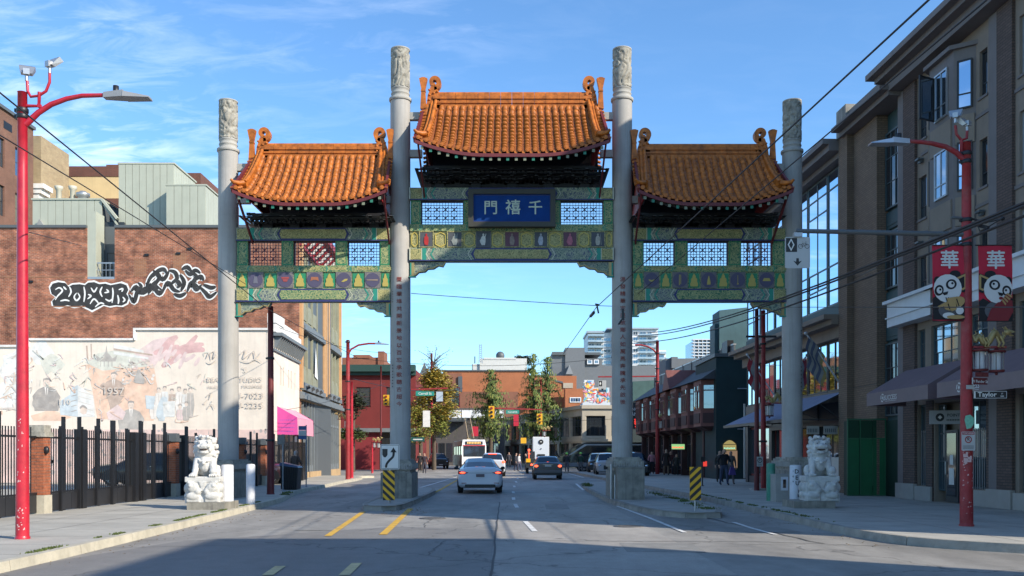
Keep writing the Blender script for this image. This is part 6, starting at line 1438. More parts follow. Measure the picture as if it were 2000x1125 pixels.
# white residential tower
D = 350.0
tw = thing('white_tower', 'tall white apartment tower with glazed balconies behind the right inner gate column', 'building', (fx(1220,D), D, 0))
g = MB(); fbox(g, 1148, 1205, 650, 0, D+2, 20, 0); fbox(g, 1196, 1285, 642, 0, D, 25, 0); fbox(g, 1283, 1301, 684, 0, D+2, 20, 0); part('wall', g, m_twr, tw)
g = MB(); fbox(g, 1185, 1287, 640, 642.5, D-1, 27); fbox(g, 1146, 1180, 646, 650, D, 20); part('roof', g, m_steel, tw)
hf = 11.2
for fl in range(9):
    y0 = 646+fl*hf
    for a, b, dd in ((1150,1162,1.7),(1165,1176,1.7),(1179,1194,1.7),(1236,1246,0),(1249,1262,0),(1265,1273,0),(1285,1299,1.7)):
        if a == 1285 and fl < 4: continue
        if a < 1180 and fl < 1: continue
        w_ = window(tw, FF(D+dd-.15), fx(a,D), fx(b,D), zat(y0+hf*.78,D), zat(y0+hf*.12,D), .0, m_twr, m_tgl if (fl+a) % 3 else m_glassdark, 2, 1, .15, .12)
    g = MB()
    for a, b, dd in ((1148,1180,-.6),(1246,1285,-1.4),(1284,1302,.4)):
        if a == 1284 and fl < 3: continue
        g.box(fx(a,D), fx(b,D), D+dd, D+2.2, zat(y0+hf*.98,D), zat(y0+hf*.90,D)); g.box(fx(a,D), fx(b,D), D+dd, D+dd+.1, zat(y0+hf*.86,D), zat(y0+hf*.62,D))
    part('balcony', g, mat('balcony_glass', (.35,.42,.46), .2, metal=.3) if 'balcony_glass' not in bpy.data.materials else bpy.data.materials['balcony_glass'], tw)
t2 = thing('white_tower', 'distant slim tower of stacked balconies above the maroon building roof', 'building', (fx(1376,D), D, 0))
g = MB(); fbox(g, 1356, 1398, 664, 0, D, 18, 0); part('wall', g, m_tgl, t2)
for fl in range(7):
    g = MB(); y0 = 662+fl*6.3; fbox(g, 1353, 1400, y0, y0+1.6, D-2, 3)
    for k in range(6): g.box(fx(1354+8*k,D), fx(1355.2+8*k,D), D-1.8, D, zat(y0+6.2,D), zat(y0+1.6,D))
    part('balcony', g, m_twr, t2)
# colourful mural billboard
D = 128.0
am = thing('mural_board', 'brightly coloured abstract mural panel above the beige corner building', 'mural', (fx(1165,D), D, 0))
g = MB(); g.box(fx(1138,D), fx(1192,D), D, D+5, 0, zat(786,D)); g.box(fx(1141,D), fx(1160,D), D+.0, D+1, zat(786,D), zat(742,D)); g.box(fx(1160,D), fx(1190,D), D, D+1, zat(786,D), zat(757,D)); part('board', g, mat('pale_mural_ground', (.55,.58,.60), .8), am)
rm = random.Random(4); pal = [(.72,.20,.05),(.70,.06,.06),(.75,.55,.08),(.10,.30,.55),(.75,.72,.68),(.65,.25,.30),(.12,.42,.50),(.80,.42,.10)]
pm = [mat('mural_colour_%d' % i, c, .8) for i, c in enumerate(pal)]
gs = [MB(FF(D-.02)) for _ in pal]
for k in range(110):
    x, y = rm.uniform(1142,1190), rm.uniform(744,785)
    if x > 1160 and y < 760: continue
    a = rm.random()*6.3; L = rm.uniform(3,7); i = rm.randrange(len(pal)); cxx, czz = fx(x,D), zat(y,D); s = D/FPX
    gs[i].add([(cxx-cos(a)*L*s, .001*k, czz-sin(a)*L*s),(cxx-sin(a)*L*.35*s,.001*k,czz+cos(a)*L*.35*s),(cxx+cos(a)*L*s,.001*k,czz+sin(a)*L*s),(cxx+sin(a)*L*.35*s,.001*k,czz-cos(a)*L*.35*s)], [(0,1,2,3)])
for i, g in enumerate(gs): part('paint_stroke', g, pm[i], am)
# beige corner building, two sides
bg_ = thing('beige_building', 'two storey beige concrete corner building with wide first floor openings', 'building', (8, 105, 0))
cnr = Vector((8.0,105,0)); lf = Vector((-2.3,146,0)); rt = Vector((17,105.6,0))
zt = 7.15
def fr_(A, B):
    d = (B-A); L = d.length; d.normalize(); return frame(tuple(A), (d.x, d.y), (d.y, -d.x)), L
F1, L1 = fr_(lf, cnr); F2, L2 = fr_(cnr, rt)
def beige(F_, L, n):
    hs = []; up = []
    for k in range(n):
        a, b = L*k/n+.35, L*(k+1)/n-.35; up.append((a,b,3.7,6.0)); hs.append((a,b,.3,2.9))
    g = MB(F_); wall(g, 0, L, 0, zt, up+hs, 0, .5); part('wall', g, m_beige, bg_)
    for k, h in enumerate(up): window(bg_, F_, *h, -.25, m_frame_dk, m_glass if k % 2 else m_glassdark, 4, 2, .06)
    for k, h in enumerate(hs): window(bg_, F_, *h, -.3, m_frame_dk, m_glassdark, 3, 1, .08)
    g = MB(F_); g.box(-.1, L+.1, .003, .25, zt-.35, zt+.05); g.box(0, L, .003, .15, 3.1, 3.35)
    for k in range(n): a, b = L*k/n+.6, L*(k+1)/n-.6; g.box(a, b, .0, .06, 3.42, 3.6)
    part('string_course', g, m_beige, bg_)
beige(F1, L1, 9); beige(F2, L2, 3)
g = MB(); g.add([(lf.x,lf.y,zt-.1),(cnr.x,cnr.y,zt-.1),(rt.x,rt.y,zt-.1),(18,146,zt-.1)], [(0,1,2,3)]); part('roof', g, m_flash, bg_)
# dark building and restaurant sign right of it
g = MB(); g.box(fx(1236,96), fx(1262,96), 96, 103, 0, zat(783,96)); solo('dark_building', g, mat('dark_green_shop', (.03,.045,.045), .7, var=.2), 'narrow dark building between the beige corner and the maroon oriels', 'building')
sg = thing('restaurant_sign', 'tall dark shop sign with red neon characters beside the right inner column', 'sign', (fx(1247,90), 90, 3))
g = MB(); g.box(fx(1236,90), fx(1253,90), 89.9, 90.2, zat(838,90), zat(786,90)); part('board', g, m_black, sg)
m_neon = mat('red_neon', (.3,.02,.02), .5, emis=(.9,.05,.03), estr=1.0)
g = MB(FF(89.88)); text(g, '華', fx(1244,90), zat(828,90), .62, 0, .02); text(g, '苑', fx(1244,90), zat(838,90), .6, 0, .02) if False else None; text(g, '花', fx(1244,90), zat(836,90), .5, .0, .02); part('lettering', g, m_neon, sg)
g = MB(FF(89.88)); text(g, 'AMCE', fx(1244,90), zat(812,90), .45, 0, .01); text(g, 'NOW', fx(1244,90), zat(802,90), .4, 0, .01); part('lettering', g, m_signw, sg)
g = MB(); D = 90; fbox(g, 1255, 1259, 815, 868, D, .5); solo('gold_bracket', g, m_gold, 'gilded hanging shop ornament at the far end of the maroon building', 'ornament')
# green roofed building above maroon
g = MB(); D = 110; g.hexa([(fx(1236,D),D,0),(fx(1330,D),D,0),(fx(1330,D),D+8,0),(fx(1236,D),D+8,0)],[(fx(1236,D),D,zat(745,D)),(fx(1330,D),D,zat(740,D)),(fx(1330,D),D+8,zat(740,D)),(fx(1236,D),D+8,zat(745,D))]); solo('green_roofed_building', g, mat('dull_green_copper', (.05,.10,.09), .8, var=.2), 'dull green roofed block rising behind the far maroon oriels', 'building')
g = MB(); D = 85
for a, b in ((1300,1398),): g.box(fx(a,D), fx(b,D), D, D+5, 0, zat(700,D)); g.box(fx(1310,D), fx(1322,D), D-.5, D+1, zat(720,D), zat(698,D))
solo('dark_roof_block', g, m_dg, 'long dark roof block above the maroon building railing', 'building')

# ============================================================ TREES
def leafcards(mb, c, r, n, size, rnd, droop=0.0, m=(0,)):
    for _ in range(n):
        v = Vector((rnd.gauss(0,1), rnd.gauss(0,1), rnd.gauss(0,1))).normalized() * (rnd.random()**.5)
        p = Vector((c[0]+v.x*r[0], c[1]+v.y*r[1], c[2]+v.z*r[2])); a = rnd.random()*6.28; b = rnd.uniform(-1,1)
        u = Vector((cos(a), sin(a), b*.6)).normalized()*size*rnd.uniform(.6,1.3); w = Vector((-sin(a), cos(a), rnd.uniform(-.8,.8)-droop)).normalized()*size*rnd.uniform(.4,.8)
        mb.m = rnd.choice(m); mb.quad(p-u, p-w*.5+u*.1, p+u, p+w)
def conifer(px, d, ytop, ybot, halfw, label, seed, twin=False):
    rnd = random.Random(seed); x = P(px,0,d).x; zt_, zb_ = zat(ytop,d), zat(ybot,d)
    t = thing('cedar_tree', label, 'tree', (x, d, .1), 'dark green street conifers')
    g = MB(); g.tube([(x,d,.1),(x+.1,d,zb_+2),(x,d,zt_-.4)], [.28,.2,.05], 7)
    cr = MB(); L = 34
    for k in range(L):
        f = k/L; z = zb_+(zt_-zb_)*(.02+.97*f); nb_ = 5 if f < .8 else 4
        prof = (1-f)**.45*(.6+.4*min(1,f*4+.3)) * rnd.uniform(.55,1.15) * (1-.3*(abs(sin(f*9+seed)) > .7))
        for b in range(nb_):
            a = rnd.random()*6.28; R = halfw*prof*rnd.uniform(.55,1.15)+.12
            p0 = Vector((x,d,z)); p1 = p0+Vector((cos(a)*R, sin(a)*R, R*.12)); p2 = p1+Vector((cos(a)*R*.15, sin(a)*R*.15, -R*.55-.2))
            if f < .85: g.tube([p0, p0.lerp(p1,.6)], [.04,.02], 4, False)
            n = int(10+R*14)
            for i in range(n):
                u = (i+.5)/n; q = p0.lerp(p1,u*1.2) if u < .8 else p1.lerp(p2,(u-.8)*5); q = q+Vector((rnd.gauss(0,.10),rnd.gauss(0,.10),rnd.gauss(0,.08)))
                s = rnd.uniform(.10,.22)*(1-.35*f); side = Vector((-sin(a),cos(a),0))*s*.7; dn = Vector((rnd.gauss(0,.3)*s,rnd.gauss(0,.3)*s,-s*rnd.uniform(1.1,2.6)))
                cr.m = 0 if rnd.random() < .6 else 1; cr.quad(q-side*.5, q+dn*.6-side*.7, q+dn, q+side*.6+dn*.2)
    part('trunk', g, bpy.data.materials['tree_bark'], t); part('crown', cr, [m_cedar, m_cedar2], t)
mat('tree_bark', (.10,.075,.055), .9, var=.3, vscale=5); m_cedar = mat('cedar_green', (.09,.135,.03), .8, var=.3, vscale=1.2); m_cedar2 = mat('cedar_light_green', (.19,.21,.045), .8, var=.3, vscale=1.2)
m_gk = mat('ginkgo_yellow', (.42,.27,.035), .8, var=.3, vscale=.8); m_gk2 = mat('ginkgo_olive', (.30,.25,.04), .8, var=.3, vscale=1); m_gk3 = mat('ginkgo_green', (.20,.23,.04), .8, var=.3, vscale=1)
conifer(958, 108, 718, 852, 3.6, 'dark green conifer right of the trolleybus, a yellow signal in front of it', 11)
conifer(1042, 110, 686, 850, 2.9, 'taller conifer in the middle of the street view, left of two close together', 12)
conifer(1069, 112, 692, 866, 3.1, 'dense drooping conifer standing just left of the beige corner building', 13)
def broad(px, d, z0, z1, hw, label, mats, seed, bare=False, n=34, name='ginkgo_tree'):
    rnd = random.Random(seed); x = P(px,0,d).x; t = thing(name, label, 'tree', (x, d, .1)); g = MB(); g.tube([(x,d,.1),(x,d,z0+.5),(x+.1,d,(z0+z1)/2),(x,d,z1)], [.22,.18,.12,.03], 7); cr = MB()
    for k in range(n):
        f = rnd.random(); z = z0+(z1-z0)*f*.86; a = rnd.random()*6.28; R = hw*(sin(pi*min(1,(.18+f*.82)))**.6)*rnd.uniform(.3,1.0)
        c = Vector((x+cos(a)*R, d+sin(a)*R, z+R*.25)); g.tube([(x,d,max(z0,z-R*.5)), tuple(c)], [.05,.015], 4, False)
        leafcards(cr, c, (.8,.8,.6), 110, .15, rnd, .3, (0,1,1) if f > .45 else ((1,2,0) if f > .2 else (1,2,2)))
    if bare:
        for k in range(26):
            a = rnd.random()*6.28; z = z1-rnd.random()*2.0; p = Vector((x,d,z)); q = p+Vector((cos(a)*rnd.uniform(.5,1.6),sin(a)*rnd.uniform(.4,1.4),rnd.uniform(.5,1.7))); g.tube([tuple(p), tuple(p.lerp(q,.5)+Vector((0,0,.12))), tuple(q)], [.045,.03,.012], 4, False); leafcards(cr, q, (.4,.4,.3), 7, .1, rnd, .3, (0,1))
    part('trunk', g, bpy.data.materials['tree_bark'], t); part('crown', cr, mats, t)
broad(848, 88, zat(850,88), zat(706,88), 2.2, 'golden yellow autumn tree with bare top twigs beside the left inner column', [m_gk, m_gk2, m_gk3], 21, True, 84)
broad(822, 86, zat(862,86), zat(790,86), 1.0, 'small green and yellow tree low against the left inner column', [m_gk3, m_gk2, m_cedar2], 22, False, 20)
m_dkleaf = mat('dark_leaf', (.035,.045,.018), .85, var=.3, vscale=2)
broad(689, 78, zat(862,78), zat(752,78), 1.0, 'thin dark tree in front of the red painted building', [m_dkleaf, m_dkleaf, m_cedar], 23, False, 22, 'street_tree')
g = MB(); rnd = random.Random(3)
for k in range(14): leafcards(g, (fx(1012+k*1.5,190),190,zat(702+rnd.random()*3,190)), (1.2,1,1), 60, .35, rnd)
solo('rooftop_bush', g, m_dkleaf, 'dark rooftop bush at the right end of the pale concrete block', 'bush')
# ============================================================ LAMP POSTS
def post_base(g, x, y, z, h, r0, r1): g.lathe([(r0*1.12,z),(r0*1.12,z+.03),(r0,z+.05),(r0,z+.06)]+[(r0+(r1-r0)*k/6, z+.06+(h-.06)*k/6) for k in range(1,7)]+[(r1*1.08,z+h),(r1*.4,z+h+.02)], 20, (x,y,0))
def arcpts(a, b, rise, n=12):
    a, b = Vector(a), Vector(b); o = []
    for k in range(n+1): t = k/n; p = a.lerp(b, t); p.z = a.z+(b.z-a.z)*sin(t*pi/2)**.9 if True else p.z; o.append(p)
    return o
def cobra(parent, tip, d, m_):
    """flat street light head; d=+1 points to +x"""
    g = MB(); x, y, z = tip
    g.hexa([(x,y-.07,z-.05),(x+d*.36,y-.13,z-.05),(x+d*.36,y+.13,z-.05),(x,y+.07,z-.05)],[(x,y-.05,z+.05),(x+d*.36,y-.11,z+.07),(x+d*.36,y+.11,z+.07),(x,y+.05,z+.05)])
    g.hexa([(x+d*.36,y-.14,z-.055),(x+d*.80,y-.11,z-.06),(x+d*.80,y+.11,z-.06),(x+d*.36,y+.14,z-.055)],[(x+d*.36,y-.12,z+.045),(x+d*.80,y-.08,z-.03),(x+d*.80,y+.08,z-.03),(x+d*.36,y+.12,z+.045)])
    h = part('lamp_head', g, m_, parent); g = MB(); g.lathe([(.05,z+.06),(.05,z+.17),(.03,z+.175)], 10, (x+d*.2,y,0)); part('photo_cell', g, m_black, h)
def spot(parent, p, a):
    x, y, z = p; g = MB(T(x,y,z) @ RZ(a)); g.tube([(0,0,0),(0,0,.12)], .028); g.add([(-.09,-.03,.13),(.09,-.03,.13),(.13,.10,.30),(-.13,.10,.30),(-.09,.05,.11),(.09,.05,.11),(.13,.18,.24),(-.13,.18,.24)], [(0,1,2,3),(4,7,6,5),(0,4,5,1),(1,5,6,2),(2,6,7,3),(3,7,4,0)]); g.box(-.05,.05,-.06,.02,.1,.2)
    h = part('floodlight', g, m_steel, parent); g = MB(T(x,y,z) @ RZ(a)); g.quad((-.12,.105,.305),(.12,.105,.305),(.12,.178,.25),(-.12,.178,.25)); part('lens', g, m_glasssky, h)
def clamp(parent, x, y, z, r): g = MB(); g.lathe([(r+.012,z-.04),(r+.02,z-.03),(r+.02,z+.03),(r+.012,z+.04)], 16, (x,y,0)); g.box(x-r-.05,x-r+.01,y-.03,y+.03,z-.03,z+.03); part('clamp', g, m_black, parent)
# left foreground lamp post
x, y = -8.52, 16.04; ztp = 7.92
lp = thing('lamp_post', 'bright red lamp post with curved arm and floodlights at the left edge of the photo', 'lamp post', (x,y,.15))
g = MB(); post_base(g, x, y, .146, ztp-.15, .112, .078); part('pole', g, m_red, lp)
m_scuff = mat('scuffed_paint', (.60,.42,.40), .9)
g = MB(); r_ = random.Random(2)
for k in range(42):
    a = r_.uniform(-1.9,-.9) if k % 2 else r_.uniform(-2.4,-.5); z = r_.choice((r_.uniform(.3,.7), r_.uniform(1.1,2.3))); w, h = r_.uniform(.006,.02), r_.uniform(.008,.05); R = .1125-.034*z/7.8+.001
    g.add([(x+R*cos(a-w*8), y+R*sin(a-w*8), z),(x+R*cos(a+w*6), y+R*sin(a+w*6), z+h*.2),(x+R*cos(a+w*3), y+R*sin(a+w*3), z+h),(x+R*cos(a-w*5), y+R*sin(a-w*5), z+h*.8)], [(0,1,2,3)])
part('paint_chip', g, m_scuff, lp)
d = 16.04
arm = [P(50,243,d), P(58,236,d), P(75,220,d), P(100,204,d), P(130,193,d), P(160,187,d), P(204,186,d)]
g = MB(); g.tube(arm, [.055,.055,.05,.047,.042,.038,.035], 10); part('arm', g, m_red, lp); cobra(lp, tuple(P(204,187,d)), 1, m_grey); clamp(lp, x, y, P(0,228,d).z, .08); clamp(lp, x, y, P(0,216,d).z, .08)
g = MB(); g.tube([P(50,207,d), P(76,207,d), P(77,180,d)], .032, 8); g.box(P(74,0,d).x, P(80,0,d).x, y-.03, y+.03, P(0,207,d).z-.03, P(0,207,d).z+.03)
g.tube([P(53,158,d), P(54,178,d), P(60,189,d), P(76,187,d), P(90,178,d), P(97,160,d), P(97,142,d)], .025, 8); part('floodlight_bracket', g, m_red, lp)
spot(lp, tuple(P(52,158,d)), .4); spot(lp, tuple(P(97,143,d)), -.5)
# right foreground lamp post with arm, banners, lanterns
x2, y2 = 9.32, 18.9; d = y2
rp = thing('lamp_post', 'faded red lamp post at the right carrying street name signs and panda banners', 'lamp post', (x2,y2,.15))
g = MB(); post_base(g, x2, y2, .146, P(0,278,d).z-.15, .130, .085); part('pole', g, m_redold, rp)
arm = [P(1890,326,d), P(1882,312,d), P(1868,298,d), P(1848,287,d), P(1820,280,d), P(1795,277,d), P(1775,276,d)]
g = MB(); g.tube(arm, [.06,.058,.055,.05,.045,.04,.036], 10); part('arm', g, m_redold, rp); cobra(rp, tuple(P(1775,277,d)), -1, m_steel)
for py_ in (300,316,430,478): clamp(rp, x2, y2, P(0,py_,d).z, .09)
g = MB(); g.tube([P(1897,296,d), P(1877,296,d), P(1878,272,d)], .035, 8); g.tube([P(1866,245,d), P(1868,262,d), P(1878,274,d), P(1888,270,d), P(1889,255,d)], .028, 8); part('floodlight_bracket', g, m_redold, rp)
spot(rp, tuple(P(1866,240,d)), -.5); spot(rp, tuple(P(1889,256,d)), .6)
g = MB(); g.tube([P(1892,458,d), P(1700,454,d), P(1555,451,d)], [.055,.05,.045], 8); g.tube([P(1898,427,d), P(1858,425,d)], .03); part('mast_arm', g, m_flash, rp)
g = MB(); g.tube([P(1897,427,d), P(1925,434,d-.3), P(1955,428,d-.6)], .02); g.tube([P(1905,427,d-.2), P(1915,455,d-.2), P(1935,440,d-.4), P(1960,425,d-.7)], .012); g.ball(P(1925,432,d-.3), .05); g.ball(P(1958,427,d-.6), .045); g.bar(P(1912,440,d), P(1930,445,d-.2), .07); part('insulator', g, m_black, rp)
# chips and stickers
g = MB(); r_ = random.Random(6)
for k in range(50):
    a = r_.uniform(-2.6,-.5); z = r_.uniform(.4,2.0); w, h = r_.uniform(.006,.022), r_.uniform(.008,.04); R = .1305-.045*z/8+.002
    g.add([(x2+R*cos(a-w*8), y2+R*sin(a-w*8), z),(x2+R*cos(a+w*6), y2+R*sin(a+w*6), z+h*.2),(x2+R*cos(a+w*3), y2+R*sin(a+w*3), z+h),(x2+R*cos(a-w*5), y2+R*sin(a-w*5), z+h*.8)], [(0,1,2,3)])
part('paint_chip', g, m_scuff, rp)
def plate(name, label, cat, px0, px1, py0, py1, d, m, fn=None, tilt=0.0, group=None, round_=0.0):
    """flat sign board facing the camera side; fn(MBmaker) adds its printing"""
    a, b = P(px0,py1,d), P(px1,py0,d); w, h = b.x-a.x, b.z-a.z
    t = thing(name, label, cat, (a.x+w/2, d, a.z), group); M = T(a.x+w/2, d, a.z) @ RZ(tilt) @ FF(0)
    g = MB(M); r = round_ or min(w,h)*.06; o = []
    for cx, cz, a0 in ((w/2-r, r, -pi/2), (w/2-r, h-r, 0), (-w/2+r, h-r, pi/2), (-w/2+r, r, pi)):
        for k in range(4): q = a0+pi/2*k/3; o.append((cx+r*cos(q), cz+r*sin(q)))
    g.prism(o, 0, .008); part('board', g, m, t)
    if fn: fn(t, M, w, h)
    return t
def pr(parent, M, name, m, build, t=.010): g = MB(M @ T(0, t, 0)); build(g); return part(name, g, m, parent)
def q2(g, x0, x1, z0, z1): g.quad((x0,0,z0),(x1,0,z0),(x1,0,z1),(x0,0,z1))
def ring(g, cx, cz, r0, r1, n=24):
    for i in range(n): a, b = 2*pi*i/n, 2*pi*(i+1)/n; g.quad((cx+r1*cos(a),0,cz+r1*sin(a)),(cx+r1*cos(b),0,cz+r1*sin(b)),(cx+r0*cos(b),0,cz+r0*sin(b)),(cx+r0*cos(a),0,cz+r0*sin(a)))
def border(g, w, h, e, t): 
    for q in ((-w/2+e,w/2-e,e,e+t),(-w/2+e,w/2-e,h-e-t,h-e),(-w/2+e,-w/2+e+t,e+t,h-e-t),(w/2-e-t,w/2-e,e+t,h-e-t)): q2(g, *q)
m_sign = mat('sign_sheet_white', (.66,.66,.62), .5, var=.06, vscale=3); m_signgrey = mat('sign_sheet_dull', (.42,.43,.42), .5, var=.08, vscale=3)
m_ink2 = mat('sign_black', (.015,.015,.015), .5)
# bike lane sign
def f_bike(t, M, w, h):
    def A(g): q2(g, -w/2+.02, -.01, h*.52, h-.02)
    pr(t, M, 'black_field', m_ink2, A)
    def B(g):
        cx, cz = -w*.26, h*.75; g.add([(cx,0,cz-.13),(cx+.07,0,cz),(cx,0,cz+.13),(cx-.07,0,cz)], [(0,1,2,3)])
    pr(t, M, 'diamond', m_sign, B, .014)
    def C(g):
        cx, cz = -w*.26, h*.75; g.add([(cx,0,cz-.085),(cx+.042,0,cz),(cx,0,cz+.085),(cx-.042,0,cz)], [(0,1,2,3)])
    pr(t, M, 'diamond_hole', m_ink2, C, .018)
    def D_(g):
        for cx in (w*.12, w*.38): ring(g, cx, h*.70, .038, .048, 14)
        for a, b in (((.12,.70),(.2,.80)),((.2,.80),(.33,.80)),((.33,.80),(.38,.70)),((.2,.8),(.27,.70)),((.27,.70),(.33,.82)),((.12,.70),(.27,.70)),((.17,.84),(.22,.84)),((.31,.85),(.36,.84))): g.bar((w*a[0],0,h*a[1]),(w*b[0],0,h*b[1]), .008, .004)
    pr(t, M, 'bicycle', m_ink2, D_)
    def E_(g): g.add([(0,0,h*.08),(.09,0,h*.24),(.03,0,h*.21),(.025,0,h*.32),(-.025,0,h*.32),(-.03,0,h*.21),(-.09,0,h*.24)], [(0,1,2,3,4,5,6)])
    pr(t, M, 'arrow', m_ink2, E_); pr(t, M, 'border', m_signgrey, lambda g: border(g, w, h, .008, .006))
bs = plate('bike_lane_sign', 'hanging white lane sign with a diamond, a bicycle and a down arrow', 'sign', 1533, 1582, 463, 524, 18.9, m_signgrey, f_bike)
g = MB(); g.box(P(1550,0,18.9).x, P(1566,0,18.9).x, 18.85, 18.95, P(0,463,18.9).z, P(0,455,18.9).z); g.tube([P(1558,463,18.93), P(1558,448,18.93)], .02); part('hanger', g, m_steel, bs)
# street names
def f_tay(t, M, w, h):
    pr(t, M, 'border', m_sign, lambda g: border(g, w, h, .0, .008)); pr(t, M, 'lettering', m_sign, lambda g: (text(g, 'Taylor', -.06, h*.25, .128, 0, .025, None, 1.1), text(g, 'ST', w*.36, h*.55, .04, 0, .02), text(g, '500', w*.36, h*.18, .045, 0, .02), q2(g, -w/2, -w/2+.04, .0, h)))
plate('street_name_sign', 'black street name sign reading Taylor on the right red lamp post', 'sign', 1902, 1965, 764, 778, 18.75, m_ink2, f_tay, -.06)
def f_pen(t, M, w, h): pr(t, M, 'lettering', m_sign, lambda g: (text(g, 'W Pender St', 0, h*.25, .085, 0, .015, None, .9), q2(g, -w/2, -w/2+.03, 0, h)))
plate('street_name_sign', 'narrow dark street name sign reading W Pender St, turned away on the right lamp post', 'sign', 1894, 1932, 738, 751, 18.7, m_maroon, f_pen, .3)
plate('sign_tab', 'small red tab sign over the W Pender St sign', 'sign', 1903, 1932, 727, 736, 18.75, m_maroon, lambda t, M, w, h: pr(t, M, 'lettering', m_redtext, lambda g: text(g, 'WEST SIDE', 0, h*.25, .05, 0, .01)), .2)
def f_stop(t, M, w, h):
    mr = bpy.data.materials['faded_red_paint']; pr(t, M, 'red_header', mr, lambda g: (q2(g, -w/2+.01, w/2-.01, h*.84, h-.01), ring(g, 0, h*.58, .052, .072)))
    pr(t, M, 'lettering', m_sign, lambda g: text(g, 'TOW AWAY', 0, h*.875, .042, 0, .02), .014); pr(t, M, 'symbol', m_ink2, lambda g: (text(g, 'P', 0, h*.53, .09, 0, .02), [q2(g, -w*.4+.03*k*0, w*.4, h*(.10+.05*k), h*(.115+.05*k)) for k in range(4)]))
    pr(t, M, 'slash', mr, lambda g: g.bar((-.045,0,h*.58+.045),(.045,0,h*.58-.045), .016, .003), .016)
plate('parking_sign', 'white no parking sign on the right red lamp post below the green sticker', 'sign', 1878, 1904, 843, 880, 18.72, m_signgrey, f_stop)
plate('notice', 'small pale notice strip above the Taylor sign', 'notice', 1887, 1901, 752, 760, 18.76, m_signgrey)
def torn(g, M): pass
g = MB(); d_ = 18.75; o = [(1886,812),(1895,810),(1902,816),(1902,828),(1897,836),(1888,838),(1886,828),(1884,820)]; vs = [P(a,b,d_) for a, b in o]; g.add([tuple(v) for v in vs]+[(v.x,v.y+.004,v.z) for v in vs], [tuple(range(8)), tuple(range(15,7,-1))]+[(i,(i+1)%8,8+(i+1)%8,8+i) for i in range(8)])
solo('sticker', g, mat('mint_sticker', (.18,.48,.33), .6, var=.2, vscale=20), 'round mint green sticker on the right red lamp post', 'sticker')
g = MB(); r_ = random.Random(8)
for k in range(14):
    a = P(r_.uniform(1881,1895), r_.uniform(888,908), 18.755); w, h = r_.uniform(.02,.09), r_.uniform(.02,.08); g.box(a.x, a.x+w, 18.755-.001*k, 18.757-.001*k, a.z, a.z+h)
solo('torn_posters', g, m_scuff, 'torn paper poster scraps low on the right red lamp post', 'poster')
